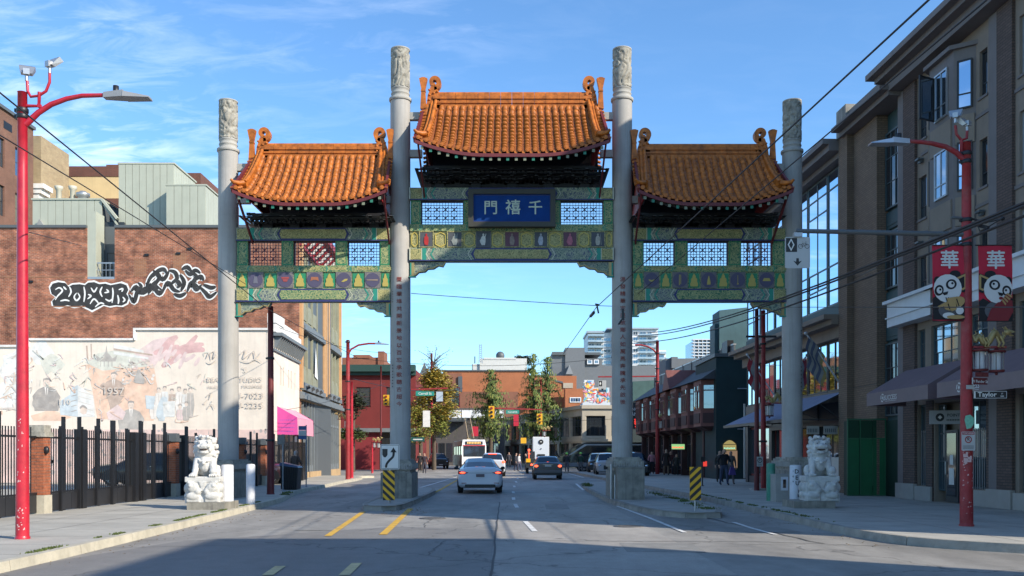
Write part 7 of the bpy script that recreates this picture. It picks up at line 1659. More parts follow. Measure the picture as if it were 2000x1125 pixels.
# banners
m_ban = mat('crimson_banner_cloth', (.50,.018,.045), .8, var=.08); m_bw = mat('banner_white', (.60,.60,.58), .8); m_bb = mat('banner_black', (.012,.012,.014), .8); m_bgold = mat('banner_gold', (.40,.26,.10), .8); m_bred = mat('banner_dark_red', (.20,.02,.025), .8); m_bgr = mat('banner_grey', (.10,.10,.11), .8)
def banner(px0, px1, flip, label):
    d = 18.85; a, b = P(px0,627,d), P(px1,479,d); w, h = b.x-a.x, b.z-a.z; t = thing('street_banner', label, 'banner', (a.x+w/2, d, a.z), 'panda banners on the right lamp post'); M = T(a.x, d, a.z) @ FF(0); s = w/66.0
    g = MB(M); NX, NZ = 8, 16; wv = lambda x, z: .012*sin(x*9+z*3)+.008*sin(z*7)
    vs = [(w*i/NX, wv(w*i/NX, h*j/NZ), h*j/NZ) for j in range(NZ+1) for i in range(NX+1)]; g.smooth = True; g.add(vs, [(j*(NX+1)+i, j*(NX+1)+i+1, (j+1)*(NX+1)+i+1, (j+1)*(NX+1)+i) for j in range(NZ) for i in range(NX)]); part('cloth', g, m_ban, t)
    lay = [0]
    def sh(m, pts, nm='print'):
        lay[0] += 1; k = .022+.0012*lay[0]; q = [((66-x if flip else x)*s, k, h-(y)*s) for x, y in pts]; gg = MB(M); gg.add(q, [tuple(range(len(q)))]); part(nm, gg, m, t)
    def el(m, cx, cy, rx, ry, rot=0, n=18): sh(m, [(min(66,max(0,cx+rx*cos(2*pi*k/n)*cos(rot)-ry*sin(2*pi*k/n)*sin(rot))), min(148,cy+rx*cos(2*pi*k/n)*sin(rot)+ry*sin(2*pi*k/n)*cos(rot))) for k in range(n)])
    g = MB(M @ T(0,.024,0)); text(g, '華', 33*s, h-43*s, 38*s, 0, .018); part('character', g, m_bw, t)
    # panda: body, ears, head, eye patches
    sh(m_bb, [(0,105),(10,98),(22,112),(44,112),(58,104),(66,110),(66,148),(0,148)]); el(m_bgr, 33, 128, 22, 18); el(m_bb, 9, 70, 7, 8); el(m_bb, 44, 58, 11, 8)
    sh(m_bb, [(40,66),(66,55),(66,92),(58,94)]); sh(m_bgold, [(44,66),(64,57),(66,60),(66,86),(58,90)]); sh(m_bb, [(49,68),(62,62),(62,84),(57,86)])
    el(m_bw, 29, 86, 28, 28); el(m_bb, 12, 90, 9, 11, .3); el(m_bb, 36, 78, 11, 10, -.4); el(m_bw, 12.5, 90, 5.5, 6.5); el(m_bw, 36, 78, 6.5, 6.5); el(m_bb, 14, 88.5, 2.2, 2.4); el(m_bb, 38, 76, 2.4, 2.4)
    sh(m_bb, [(17,95),(30,92),(28,98),(22,100)])
    if not flip:
        el(m_bgold, 42, 116, 22, 12, -.4); [sh(m_bb, [(24+5*k,104),(26+5*k,104),(34+5*k,128),(32+5*k,128)]) for k in range(5)]; sh(m_bgold, [(8,122),(46,102),(48,106),(12,126)]); el(m_bw, 52, 130, 8, 8); el(m_bw, 30, 140, 12, 6); el(m_bgold, 44, 143, 18, 4)
        sh(m_bgold, [(26,106),(42,103),(46,128),(36,132)])
    else:
        el(m_bred, 24, 104, 4, 3); sh(m_bred, [(2,108),(30,112),(44,126),(52,148),(10,148),(0,130)]); sh(m_bred, [(2,100),(14,96),(26,112),(10,118)]); [sh(m_bgold, [(2+4*k,100+5*k),(12+3*k,94+4*k),(14+3*k,96+4*k),(4+4*k,103+5*k)]) for k in range(4)]
    g = MB(M)
    for z in (h, 0): g.tube([(-.02 if flip else -.0,0,z),(w+.02,0,z)] , .012, 6)
    g.tube([(w if not flip else 0,.0,h),((w+.07) if not flip else -.07,.0,h)], .014, 6); g.tube([(w if not flip else 0,.0,0),((w+.07) if not flip else -.07,.0,0)], .014, 6); part('rod', g, m_black, t)
banner(1821, 1886, False, 'left of the two crimson panda banners, panda holding a woven instrument')
banner(1911, 1977, True, 'right of the two crimson panda banners, panda wrapped in dark red cloth')
# dragon lantern brackets
m_lan = mat('lantern_frosted', (.55,.56,.56), .4); m_clear = mat('lantern_clear_edge', (.30,.31,.32), .15, metal=.5)
def dragon(px, pyb, d, s, label, dir=1, n=2, mgold=None, mred=None):
    base = P(px, pyb, d); t = thing('dragon_lantern', label, 'lantern', tuple(base), 'gilded dragon lanterns on the red posts'); M = T(*base) @ Matrix.Diagonal((dir*s, s, s, 1)); g = MB(M)
    pts = []
    for k in range(22): u = k/21; pts.append((.02+.62*u, .03*sin(u*9), .08+.16*u+.09*sin(u*13)))
    g.tube(pts, [.03+.035*sin(pi*min(1,k/20+.08)) for k in range(22)], 8)
    g.ball((.66,0,.27), (.08,.055,.06)); g.add([(.70,-.03,.25),(.80,-.03,.27),(.80,.03,.27),(.70,.03,.25),(.72,0,.32)], [(0,1,4),(1,2,4),(2,3,4),(3,0,4),(0,3,2,1)]); g.add([(.70,-.03,.23),(.78,-.02,.20),(.78,.02,.20),(.70,.03,.23),(.70,0,.19)], [(0,1,4),(1,2,4),(2,3,4),(3,0,4),(0,3,2,1)])
    for q in (-1, 1): g.tube([(.64,q*.03,.31),(.58,q*.05,.38)], [.015,.005], 5)
    for k in range(14): u = k/13; x = .06+.55*u; z = .08+.16*u+.09*sin(u*13)+.06; g.add([(x-.025,0,z-.02),(x+.025,0,z-.02),(x-.01,.0,z+.05),(x,.012,z)], [(0,1,2),(1,3,2),(0,2,3)])
    for xx in (.16,.22,.42,.50): g.tube([(xx,-.03,.14+.1*xx),(xx+.05,-.07,.05),(xx+.02,-.06,-.02),(xx+.07,-.08,-.03)], [.03,.022,.018,.008], 6)
    g.tube([(.03,0,.1),(-.02,0,.2),(.05,0,.24),(.02,0,.3)], [.03,.025,.02,.006], 6)
    part('dragon', g, mgold or m_gold, t)
    g = MB(M); g.box(-.02,.62,-.03,.03,-.045,-.0); part('bracket_arm', g, mred or m_redold, t)
    for k in range(n):
        cx = .12+.32*k; z1 = -.05-(.02*k if True else 0); g = MB(M); g.lathe([(.17,z1-.02),(.17,z1-.06),(.05,z1),(.02,z1+.03)], 10, (cx,0,0)); g.lathe([(.14,z1-.44),(.15,z1-.42),(.15,z1-.40)], 10, (cx,0,0)); g.ball((cx,0,z1-.47), .03); lf_ = part('lantern_frame', g, mred or m_maroon, t)
        g = MB(M); g.lathe([(.085,z1-.40),(.085,z1-.06)], 12, (cx,0,0)); part('lamp_shade', g, m_lan, lf_)
        g = MB(M)
        for j in range(6): a = 2*pi*j/6; g.bar((cx+.13*cos(a),.13*sin(a),z1-.41),(cx+.14*cos(a),.14*sin(a),z1-.05), .018)
        part('lantern_rib', g, m_clear, lf_)
dragon(1902, 676, 18.85, 1.05, 'gilded dragon bracket with two lanterns below the panda banners')
# other red posts
def plain_post(name, px, pyb, ytop, wpx, label, m, zb=.146, arm=None, headm=None):
    d = FPX*(CH-zb)/(pyb-HY); x = P(px,0,d).x; r = wpx*d/FPX/2; t = thing(name, label, 'lamp post' if arm else 'post', (x,d,zb)); g = MB(); post_base(g, x, d, zb-.01, zat(ytop,d)-zb, r*1.1, r*.8); part('pole', g, m, t)
    if arm:
        p = [P(a,b,d) for a, b in arm]; g = MB(); g.tube(p, [r*.45]*len(p), 8); part('arm', g, m, t); cobra(t, tuple(p[-1]), 1 if p[-1].x > p[0].x else -1, m_steel)
    return t, x, d, r
t, x, d, r = plain_post('lamp_post', 528.5, 965.5, 598, 13, 'dark maroon post standing beside the left outer gate column', m_maroon)
clamp(t, x, d, zat(700,d), r); clamp(t, x, d, zat(860,d), r)
t, x, d, r = plain_post('lamp_post', 679.5, 936, 664, 8.5, 'scuffed red lamp post with its arm over the left lane, first of a close pair', m_redold, arm=[(681,690),(686,682),(700,674),(720,671),(733,671)])
for yy in (668, 745, 800): clamp(t, x, d, zat(yy,d), r*.9)
plain_post('post', 687, 934, 745, 6, 'shorter bright red post right of the scuffed lamp post', m_red)
plain_post('post', 727, 924, 862, 4, 'low red lantern post at the far left corner kerb', m_red)
plain_post('post', 744, 917, 715, 4, 'thin maroon pole against the red painted building', m_maroon)
t, x, d, r = plain_post('lamp_post', 1478, 958, 604, 9, 'maroon post under the right roof of the gate, left of a close pair', m_maroon)
t, x, d, r = plain_post('post', 1491, 957, 606, 9.5, 'red post under the right roof of the gate carrying a parking sign', m_redold)
clamp(t, x, d, zat(862,d), r*1.3); clamp(t, x, d, zat(672,d), r); g = MB(); g.box(x-.5, x+.3, d-.35, d+.3, .146, .22); part('concrete_base', g, m_conc, t)
g = MB(); g.bar((x-.75,d-.1,zat(658,d)),(x+.5,d-.1,zat(658,d)), .08); g.bar((x-.4,d,zat(680,d)),(x+.5,d,zat(680,d)), .06); part('cross_arm', g, m_black, t)
def f_np(t, M, w, h): pr(t, M, 'ring', bpy.data.materials['sign_black'], lambda g: (ring(g, 0, h*.62, .07, .10), text(g, 'P', 0, h*.55, .12, 0, .02), [q2(g, -w*.35, w*.35, h*(.1+.07*k), h*(.12+.07*k)) for k in range(3)]))
plate('parking_sign', 'small white no parking sign on the red post by the green bollard', 'sign', 1478, 1490, 892, 911, 37.0, m_signgrey, f_np)
t, x, d, r = plain_post('lamp_post', 1284, 926, 665, 7.5, 'tall dark red lamp post in front of the maroon oriel building', m_redold, arm=[(1282,690),(1276,683),(1266,677),(1252,674),(1240,674)])
for yy in (690, 720, 745, 800): clamp(t, x, d, zat(yy,d), r)
g = MB(); g.bar((x,d,zat(735,d)),P(1168,736,d), .1); part('mast_arm', g, m_redold, t)
plate('bike_lane_sign', 'small far lane sign with a diamond hanging left of the right inner column', 'sign', 1169, 1184, 743, 766, 69, m_signgrey, lambda t, M, w, h: (pr(t, M, 'black_field', m_ink2, lambda g: q2(g, -w/2+.03, -.02, h*.5, h-.03)), pr(t, M, 'diamond', m_sign, lambda g: g.add([(-w*.27,0,h*.58),(-w*.15,0,h*.74),(-w*.27,0,h*.9),(-w*.39,0,h*.74)], [(0,1,2,3)]), .014), pr(t, M, 'arrow', m_ink2, lambda g: g.add([(0,0,h*.1),(.1,0,h*.3),(-.1,0,h*.3)], [(0,1,2)]))))
for px_, yb, yt, w_, lb in ((843,911,690,5,'tall red post in front of the yellow tree'),(1017,905,770,3.2,'thin red post between the two conifers'),(1056,912,742,4,'red signal post in front of the taller conifer'),(850,911,858,4.5,'short red post beside the tall one near the yellow tree'),(887,902,842,2.6,'distant red bollard post left of the trolleybus roof'),(931,902,806,2.4,'thin dark red post above the trolleybus'),(967,902,846,3.5,'stubby red post right of the trolleybus'),(727.5,0,0,0,'')):
    if w_: plain_post('post', px_, yb, yt, w_, lb, m_red if px_ in (843,850,887,967,1017) else m_redold, zb=.1)
d = 96; g = MB(); g.bar(P(1056,800,d), P(960,797,d), .12); solo('signal_gantry', g, m_redold, 'red horizontal signal arm carrying the yellow traffic light', 'signal gantry')
def signal(px, py0, py1, d, label):
    t = thing('traffic_light', label, 'traffic light', tuple(P(px,py1,d)), 'yellow traffic lights'); a, b = P(px-5.5,py1,d), P(px+5.5,py0,d); g = MB(); g.box(a.x, b.x, d, d+.3, a.z, b.z); part('housing', g, mat('signal_yellow', (.75,.40,.02), .5) if 'signal_yellow' not in bpy.data.materials else bpy.data.materials['signal_yellow'], t)
    for k in range(3):
        z = b.z-(b.z-a.z)*(.18+.32*k); g = MB(); g.disc(((a.x+b.x)/2, z, d-.12), (b.z-a.z)*.11, b=.12); part('lens', g, mat('signal_red_dim', (.25,.03,.02), .3) if k == 0 and 'signal_red_dim' not in bpy.data.materials else (bpy.data.materials['signal_red_dim'] if k == 0 else m_black), t)
signal(960, 793, 817, 95.5, 'yellow traffic light hanging on the arm in front of the conifer'); signal(1054, 808, 829, 95.5, 'yellow traffic light on the red post left of the drooping conifer'); signal(754, 771, 792, 90, 'yellow traffic light in front of the red painted building')
m_grn = mat('street_sign_green', (.02,.26,.20), .5)
plate('street_name_sign', 'green street name sign reading Carrall St in front of the yellow tree', 'sign', 812, 848, 764, 773, 80, m_grn, lambda t, M, w, h: pr(t, M, 'lettering', m_sign, lambda g: text(g, 'Carrall St', 0, h*.25, .30, 0, .02)))
plate('street_name_sign', 'small green street name sign between the two conifers', 'sign', 988, 1014, 801, 808, 96, m_grn, lambda t, M, w, h: pr(t, M, 'lettering', m_sign, lambda g: text(g, 'Carrall St', 0, h*.25, .26, 0, .02)))
g = MB(); d = 80.2; g.bar(P(803,761,d), P(875,758,d), .12); solo('sign_gantry', g, m_redold, 'red sign arm reaching across the yellow tree', 'sign gantry')
plate('blank_sign', 'blank pale blue sign hanging by the yellow tree', 'sign', 852, 865, 765, 784, 80, mat('pale_blue_sign', (.42,.50,.56), .5)); plate('street_banner', 'pale vertical banner left of the red post by the yellow tree', 'banner', 826, 840, 802, 834, 80, m_offwhite)
plate('warning_sign', 'small yellow diamond warning sign right of the white truck', 'sign', 1017, 1028, 855, 866, 92, bpy.data.materials['signal_yellow']).rotation_euler = (0,0,0)
plate('street_name_sign', 'dark green sign just right of the left inner column', 'sign', 803, 829, 854, 862, 58, mat('deep_green_sign', (.01,.08,.07), .5), lambda t, M, w, h: pr(t, M, 'lettering', m_sign, lambda g: q2(g, -w*.35, w*.35, h*.35, h*.6)))
dragon(683, 818, 54.5, 1.15, 'small gilded dragon lantern on the left scuffed lamp post', -1, 1)
dragon(728, 862, 70, 1.0, 'twin lantern head on the low red corner post', 1, 2); dragon(1287, 818, 67, 1.5, 'gilded dragon lanterns on the tall dark red lamp post', 1, 2); dragon(1496, 786, 36.9, 1.15, 'dark gilded dragon lantern on the red post under the right roof', 1, 1)
dragon(1060, 840, 94, 1.3, 'tiny gilded lantern head right of the signal post', 1, 1)
for a, b in ((1000,1010),): plate('street_banner', 'red banner on the far post between the conifers', 'banner', 1003, 1013, 810, 832, 100, m_ban)
plate('street_banner', 'red banner above the trolleybus roof', 'banner', 922, 934, 833, 852, 104, m_ban)

# ============================================================ ROAD SIGNS NEAR THE GATE
def f_keep(t, M, w, h):
    pr(t, M, 'border', m_ink2, lambda g: border(g, w, h, .02, .012)); pr(t, M, 'shield', m_ink2, lambda g: g.add([(-w*.40,0,h*.82),(-w*.12,0,h*.82),(-w*.12,0,h*.58),(-w*.19,0,h*.50),(-w*.26,0,h*.47),(-w*.33,0,h*.50),(-w*.40,0,h*.58)], [tuple(range(7))]))
    def A(g): ribbon(g, [(-w*.20,h*.10),(-w*.16,h*.22),(-w*.02,h*.36),(w*.16,h*.50),(w*.20,h*.64),(w*.19,h*.76)], w*.12, 0, False); g.add([(w*.02,0,h*.68),(w*.36,0,h*.68),(w*.19,0,h*.88)], [(0,1,2)])
    pr(t, M, 'arrow', m_ink2, A)
ks = plate('keep_right_sign', 'white keep right sign with a black curving arrow on the left island', 'sign', 743, 780, 868, 916.5, 28.0, m_sign, f_keep)
m_haz = mat('hazard_yellow', (.80,.42,.01), .5, var=.08)
def hazard(px0, px1, py0, py1, d, label, up, pxb=None):
    a, b = P(px0,py1,d), P(px1,py0,d); w, h = b.x-a.x, b.z-a.z; t = thing('hazard_marker', label, 'sign', (a.x+w/2, d, .15), 'yellow and black hazard boards'); M = T(a.x,d,a.z) @ FF(0); g = MB(M); g.box(0, w, 0, .02, 0, h); part('board', g, m_haz, t)
    g = MB(M); n = 5 if h > 1 else 4; st = h/ n*1.0
    def clip(z, x): return min(h, max(0, z))
    for k in range(-2, n+2):
        z0 = k*st; s = (w*.95) if up else -(w*.95)
        poly_ = [(0,z0),(w,z0+s),(w,z0+s+st*.5),(0,z0+st*.5)]
        # clip against 0..h
        def cl(ps, lim, keep):
            o = []
            for i in range(len(ps)):
                p, q = ps[i], ps[(i+1) % len(ps)]; pi_in, qi_in = keep(p[1]), keep(q[1])
                if pi_in: o.append(p)
                if pi_in != qi_in: u = (lim-p[1])/(q[1]-p[1]); o.append((p[0]+(q[0]-p[0])*u, lim))
            return o
        ps = cl(poly_, 0, lambda z: z >= 0); ps = cl(ps, h, lambda z: z <= h) if len(ps) > 2 else ps
        if len(ps) > 2: g.add([(p[0], .024, p[1]) for p in ps], [tuple(range(len(ps)))])
    part('stripe', g, m_ink2, t); g = MB(); x = a.x+w*.5; g.tube([(x,d+.03,.14),(x,d+.03,a.z+h*.9)], .025); part('post', g, m_steel, t)
    return t
hazard(748, 771, 919, 977, 27.9, 'yellow and black hazard board under the keep right sign', False); hazard(1347, 1369, 912, 977, 23.8, 'yellow and black hazard board alone on the right island', True)
g = MB(); x = P(762,0,28.1).x; g.tube([(x,28.06,.14),(x,28.06,P(0,880,28).z)], .03); part('post', g, m_steel, ks)
# ============================================================ BOLLARDS, PLINTHS, BINS
def bollard(px, d, ztop, r, m, label, extra=None):
    x = P(px,0,d).x; t = thing('bollard', label, 'bollard', (x,d,.15), 'concrete filled bollards at the gate'); g = MB(); g.lathe([(r,.10),(r,ztop-.03),(r-.02,ztop)], 20, (x,d,0)); part('tube', g, m, t); g = MB(); g.lathe([(r-.02,ztop-.01),(r-.06,ztop+.015),(.01,ztop+.02)], 16, (x,d,0)); part('cap', g, m_carved, t); return t, x, d, r
m_bol = mat('white_bollard_paint', (.62,.63,.66), .6, var=.1, vscale=4, dirt=.25); m_bolg = mat('green_bollard_paint', (.05,.24,.15), .6, var=.2, vscale=4, dirt=.5, dirtcol=(.30,.32,.30))
bollard(444, 25.15, 1.33, .165, m_bol, 'white bollard nearest the left stone lion'); bollard(489.5, 27.3, 1.32, .13, m_bol, 'white bollard on the kerb side of the left pedestal')
t, x, d, r = bollard(1554, 26.9, 1.30, .17, m_bol, 'white bollard with black scrawled graffiti beside the right lion')
g = MB()
def cyl(X, Z, tt): a = X/r; return (x+sin(a)*(r+.003), d-cos(a)*(r+.003), Z)
for s, x_, z_ in (('D',-.02,1.06),('E',-.02,.88),('U',0.0,.72),('I',.03,.50),('E',.03,.38)): text(g, s, x_, z_, .17 if z_ > .6 else .12, 0, .02, cyl)
for s, z_ in (('i',1.1),('e',.95),('v',.8)): text(g, s, -.12, z_, .1, 0, .01, cyl)
part('graffiti', g, m_ink2, t)
bollard(1505.5, 29.1, 1.33, .135, m_bolg, 'green bollard left of the grey pedestal on the right pavement')
nb2 = thing('newspaper_box', 'grey concrete coloured utility box between the green and the white bollards', 'utility box', (P(1530,0,28.5).x, 28.6, .15))
a, b = P(1515,0,28.4).x, P(1541,0,28.4).x; g = MB(); g.box(a, b, 28.4, 29.0, .146, 1.0); part('body', g, m_conc, nb2); g = MB(); g.box(a+.16, b-.03, 28.385, 28.4, .5, .92); part('door', g, m_bol, nb2); g = MB(); g.box(a+.22, b-.10, 28.375, 28.386, .58, .84); part('window', g, m_glassdark, nb2); g = MB(); g.box(a+.0, b, 28.37, 28.4, .15, .42); part('drawer', g, m_conc, nb2)
bn = thing('waste_bin', 'dark ribbed waste bin with a sloping lid on the left pavement', 'waste bin', (P(564,0,38).x, 38, .15)); d = 37.9; x0, x1 = P(547,0,d).x, P(582,0,d).x
g = MB(); g.hexa([(x0+.05,d,.17),(x1-.05,d,.17),(x1-.05,d+.7,.17),(x0+.05,d+.7,.17)],[(x0,d-.05,1.15),(x1,d-.05,1.08),(x1,d+.75,1.08),(x0,d+.75,1.15)]); part('body', g, mat('bin_plastic', (.015,.017,.02), .5), bn)
for k in range(8): x = x0+.06+(x1-x0-.12)*k/7; g = MB(); g.bar((x,d-.03,.2),(x,d-.08,1.05), .035); part('rib', g, m_black, bn)
g = MB(); g.hexa([(x0-.03,d-.09,1.16),(x1+.03,d-.09,1.06),(x1+.03,d+.78,1.06),(x0-.03,d+.78,1.16)],[(x0+.02,d,1.28),(x1-.02,d,1.13),(x1-.02,d+.7,1.13),(x0+.02,d+.7,1.28)]); part('lid', g, mat('bin_lid', (.05,.07,.12), .35), bn)
def stop_post(px, pyb, ytop, w, label, board=None, m=m_grey):
    d = FPX*(CH-.15)/(pyb-HY); x = P(px,0,d).x; t = thing('sign_post', label, 'sign post', (x,d,.15)); g = MB(); g.tube([(x,d,.14),(x,d,zat(ytop,d))], w); g.lathe([(w*3,.145),(w*3,.16),(w,.18)], 10, (x,d,0)); part('post', g, m, t)
    if board:
        for nm, (a, b, c, e), mt_ in board: g = MB(); p, q = P(a,e,d), P(b,c,d); g.box(p.x, q.x, d-.05, d-.02, p.z, q.z); part(nm, g, mt_, t)
stop_post(552.5, 958, 848, .03, 'grey sign post in front of the dark waste bin with a worn square plate', [('plate', (542,556,850,868), mat('rusty_plate', (.22,.20,.18), .7, var=.3, vscale=10))])
stop_post(598, 951, 830, .028, 'bus stop pole with a blue and white sign under the pink awning', [('blue_panel', (583.5,599,832,840), mat('stop_blue', (.02,.07,.20), .5)), ('white_panel', (583.5,599,840.5,851), m_signgrey), ('dark_panel', (583.5,599,851.5,858), bpy.data.materials['stop_blue'])])
for k, (px_, yb) in enumerate(((1372,949),(1417,0))):
    if yb: stop_post(px_, yb, 893, .03, 'low dark meter post behind the right hazard board', [('meter', (1368,1377,892,902), m_black)], m_black)
# rubbish pile
g = MB(); rr = random.Random(3); b_ = G(640, 921, .15)
for k in range(9): g.ball((b_.x+rr.uniform(-.5,.8), b_.y+rr.uniform(-.4,.4), .15+rr.uniform(.08,.2)), (rr.uniform(.15,.35),rr.uniform(.15,.3),rr.uniform(.1,.22)), 8, 6)
solo('rubbish_bags', g, m_offwhite, 'pile of pale rubbish bags on the left pavement before the red posts', 'rubbish'); g = MB(); g.ball((b_.x-.35,b_.y-.4,.3), (.28,.22,.2), 9, 7); solo('lime_bag', g, mat('lime_plastic', (.35,.60,.08), .5), 'lime green bag in front of the rubbish pile', 'bag')

# ============================================================ FENCE
fn = thing('iron_fence', 'tall black iron fence along the left pavement with thick paired posts', 'fence', (-11.75, 34, .15))
FX = -11.75; y0, y1 = 18.5, 52.5
def ztf(Y): return 2.04
pk = MB(); pk.box(-.011,.011,-.011,.011,.6,2.28); pkm = mkmesh('picket', pk, m_black); tp = MB(); tp.box(-.04,.04,-.04,.04,.14,2.62); tpm = mkmesh('fence_post', tp, m_black); st_ = MB(); st_.box(-.038,.038,-.038,.038,.14,2.36); stm = mkmesh('fence_post', st_, m_black)
pil = [(22.95,.34),(31.9,.34),(35.4,.34),(40.0,.34),(43.4,.34)]
def near_p(Y): return any(abs(Y-c) < .34 for c, _ in pil)
Y = y0; k = 0
while Y < y1:
    if not near_p(Y): inst('picket', pkm, fn, T(FX+.0, Y, 0))
    Y += .125; k += 1
k = 0; Y = y0+.3
while Y < y1:
    if not near_p(Y): inst('fence_post', tpm if k % 2 == 0 else stm, fn, T(FX+.05, Y, random.uniform(-.02,.06))); inst('fence_post', tpm if k % 3 else stm, fn, T(FX-.03, Y+.30, random.uniform(-.02,.04)))
    Y += 1.02; k += 1
for Y in (25.1, 28.6, 29.2, 32.9, 38.2): g = MB(); g.box(FX-.12, FX+.12, Y-.12, Y+.12, .14, 2.3); part('gate_post', g, m_black, fn)
prev = y0
for c, _ in pil+[(y1+.17,0)]:
    a, b = prev, c-.18
    for z in (2.02, .62): g = MB(); g.box(FX-.022, FX+.022, a, b, z, z+.05); part('rail', g, m_black, fn)
    n = max(1, round((b-a)/1.5))
    for k in range(n): g = MB(); g.box(FX-.015, FX+.015, a+(b-a)*k/n+.01, a+(b-a)*(k+1)/n-.01, .17, .615); part('kick_plate', g, mat('kick_plate_black', (.02,.02,.023), .45, var=.2) if 'kick_plate_black' not in bpy.data.materials else bpy.data.materials['kick_plate_black'], fn)
    prev = c+.18
lab = ['brick fence pillar nearest the lamp post at the left edge', 'brick fence pillar left of the stone lion', 'brick fence pillar hidden behind the left stone lion', 'brick fence pillar seen right of the left outer column', 'far brick fence pillar left of the maroon post']
for i, (c, _) in enumerate(pil):
    t = thing('fence_pillar', lab[i], 'pillar', (FX+.02, c, .15), 'brick pillars of the iron fence'); xx0, xx1 = FX-.17, FX+.17
    g = MB(); g.box(xx0+.006, xx1-.006, c-.164, c+.164, .6, 2.05); part('core', g, mat('pillar_mortar', (.26,.22,.18), .9) if i == 0 else bpy.data.materials['pillar_mortar'], t)
    g = MB(); rr = random.Random(i)
    for row in range(19):
        z = .605+row*.0755
        for s, (ax0, ax1, ay0, ay1) in enumerate(((xx0,xx1,c-.17,c-.15),(xx0,xx1,c+.15,c+.17))):
            n = 2; off = .055 if row % 2 else 0; edges = [ax0, ax0+.115-off, ax0+.23-off, ax1] if row % 2 == 0 else [ax0, ax0+.17, ax1]
            for a, b in zip(edges, edges[1:]): g.box(a+.004, b-.004, ay0-rr.random()*.004, ay1, z+.004, z+.069)
        for s, (bx0, bx1) in enumerate(((xx0,xx0+.02),(xx1-.02,xx1))):
            edges = [c-.17, c-.05, c+.06, c+.17] if row % 2 else [c-.17, c, c+.17]
            for a, b in zip(edges, edges[1:]): g.box(bx0-(rr.random()*.004 if s == 0 else 0), bx1+(rr.random()*.004 if s else 0), a+.004, b-.004, z+.004, z+.069)
    part('bricks', g, mat('pillar_brick', (.33,.10,.045), .9, var=.4, vscale=9) if i == 0 else bpy.data.materials['pillar_brick'], t, kind='stuff')
    g = MB(); g.box(xx0-.03, xx1+.03, c-.2, c+.2, .14, .6); part('base', g, m_kerb, t)
    g = MB(); g.box(xx0-.05, xx1+.05, c-.22, c+.22, 2.05, 2.17); g.box(xx0-.01, xx1+.01, c-.18, c+.18, 2.17, 2.34); part('cap', g, m_carved if i == 0 else m_flash, t)
    g = MB(); g.ball((xx1+.05,c-.12,1.72), (.07,.07,.10), 8, 6); g.box(xx1-.0, xx1+.03, c-.16, c-.08, 1.66, 1.8); part('lamp', g, m_black, t)

# ============================================================ WIRES
m_wire = mat('wire_black', (.02,.02,.022), .6)
def wire(a, b, sag, label, r=.012, group='overhead wires'):
    a, b = Vector(a), Vector(b); p = []
    if a.y < 14: p.append(a+(a-b).normalized()*45)      # runs on past the camera
    for k in range(17): t = k/16; q = a.lerp(b, t); q.z -= sag*4*t*(1-t); p.append(q)
    g = MB(); g.tube(p, r, 5); return solo('overhead_wire', g, m_wire, label, 'wire', group)
wire(P(1830,-15,8.7), P(1165,600,27), .0, 'trolley wire running from the top right corner to the centre junction', .012)
wire(P(1165,600,27), P(1100,692,40), .0, 'trolley wire falling from the centre junction towards the street', .012)
wire(P(2010,-70,10), P(1200,613,36), .0, 'second trolley wire passing behind the right outer column', .012)
wire(P(-20,165,11.6), P(520,602,27), .0, 'upper of two wires crossing the left lamp post and column', .012); wire(P(-20,252,12.5), P(480,555,30), .0, 'lower of two wires crossing the left lamp post and column', .01)
wire(P(520,602,27), P(700,700,40), .0, 'wire continuing below the left bay of the gate', .01)
wire(P(803,573,34), P(1166,597,34), .02, 'nearly level span wire through the centre opening', .012)
wire(P(1166,597,34), P(1250,600,36), 0, 'short span wire behind the right inner column', .012)
for k, (a, b, lb) in enumerate((((2010,392,12),(1240,650,60),'topmost of the black wires sweeping across the right facade'),((2010,398,12),(1240,655,62),'second of the black wires sweeping across the right facade'),((2010,418,12.5),(1238,668,60),'third black wire sweeping across the right facade'),((2010,600,11),(1500,600,36),'thin level wire across the right facade'))): wire(P(*a), P(*b), .5 if k < 3 else 0, lb, .022 if k < 3 else .008)
wire(P(50,452,16), P(160,480,24), .0, 'thin wire from the left lamp post to the brick wall', .008); wire(P(545,640,45), P(770,690,60), .3, 'slack wire in front of the ochre building', .012); wire(P(560,800,45), P(752,748,62), .2, 'wire above the pink awning', .012)
wire(P(690,740,56), P(905,758,85), .5, 'far wire past the red painted building', .02); wire(P(870,820,95), P(1250,815,95), .3, 'far span wire at the intersection', .02); wire(P(700,700,75), P(1250,690,75), .8, 'far wire against the sky under the gate', .018)
g = MB(); p = P(1166,597,30); g.bar(p+Vector((0,0,.0)), p+Vector((.05,0,-.25)), .05); g.bar(p+Vector((-.06,0,.05)), p+Vector((.08,0,.02)), .05); g.bar(P(1160,610,28), P(1153,618,30), .07); solo('wire_insulator', g, m_black, 'small black insulator where the wires meet in the centre opening', 'insulator')
g = MB(); g.bar(P(1216,603,27), P(1217,625,27), .07); g.bar(P(1216,620,27), P(1208,632,28), .06); solo('wire_insulator', g, m_black, 'black wire fitting in front of the right inner column', 'insulator')
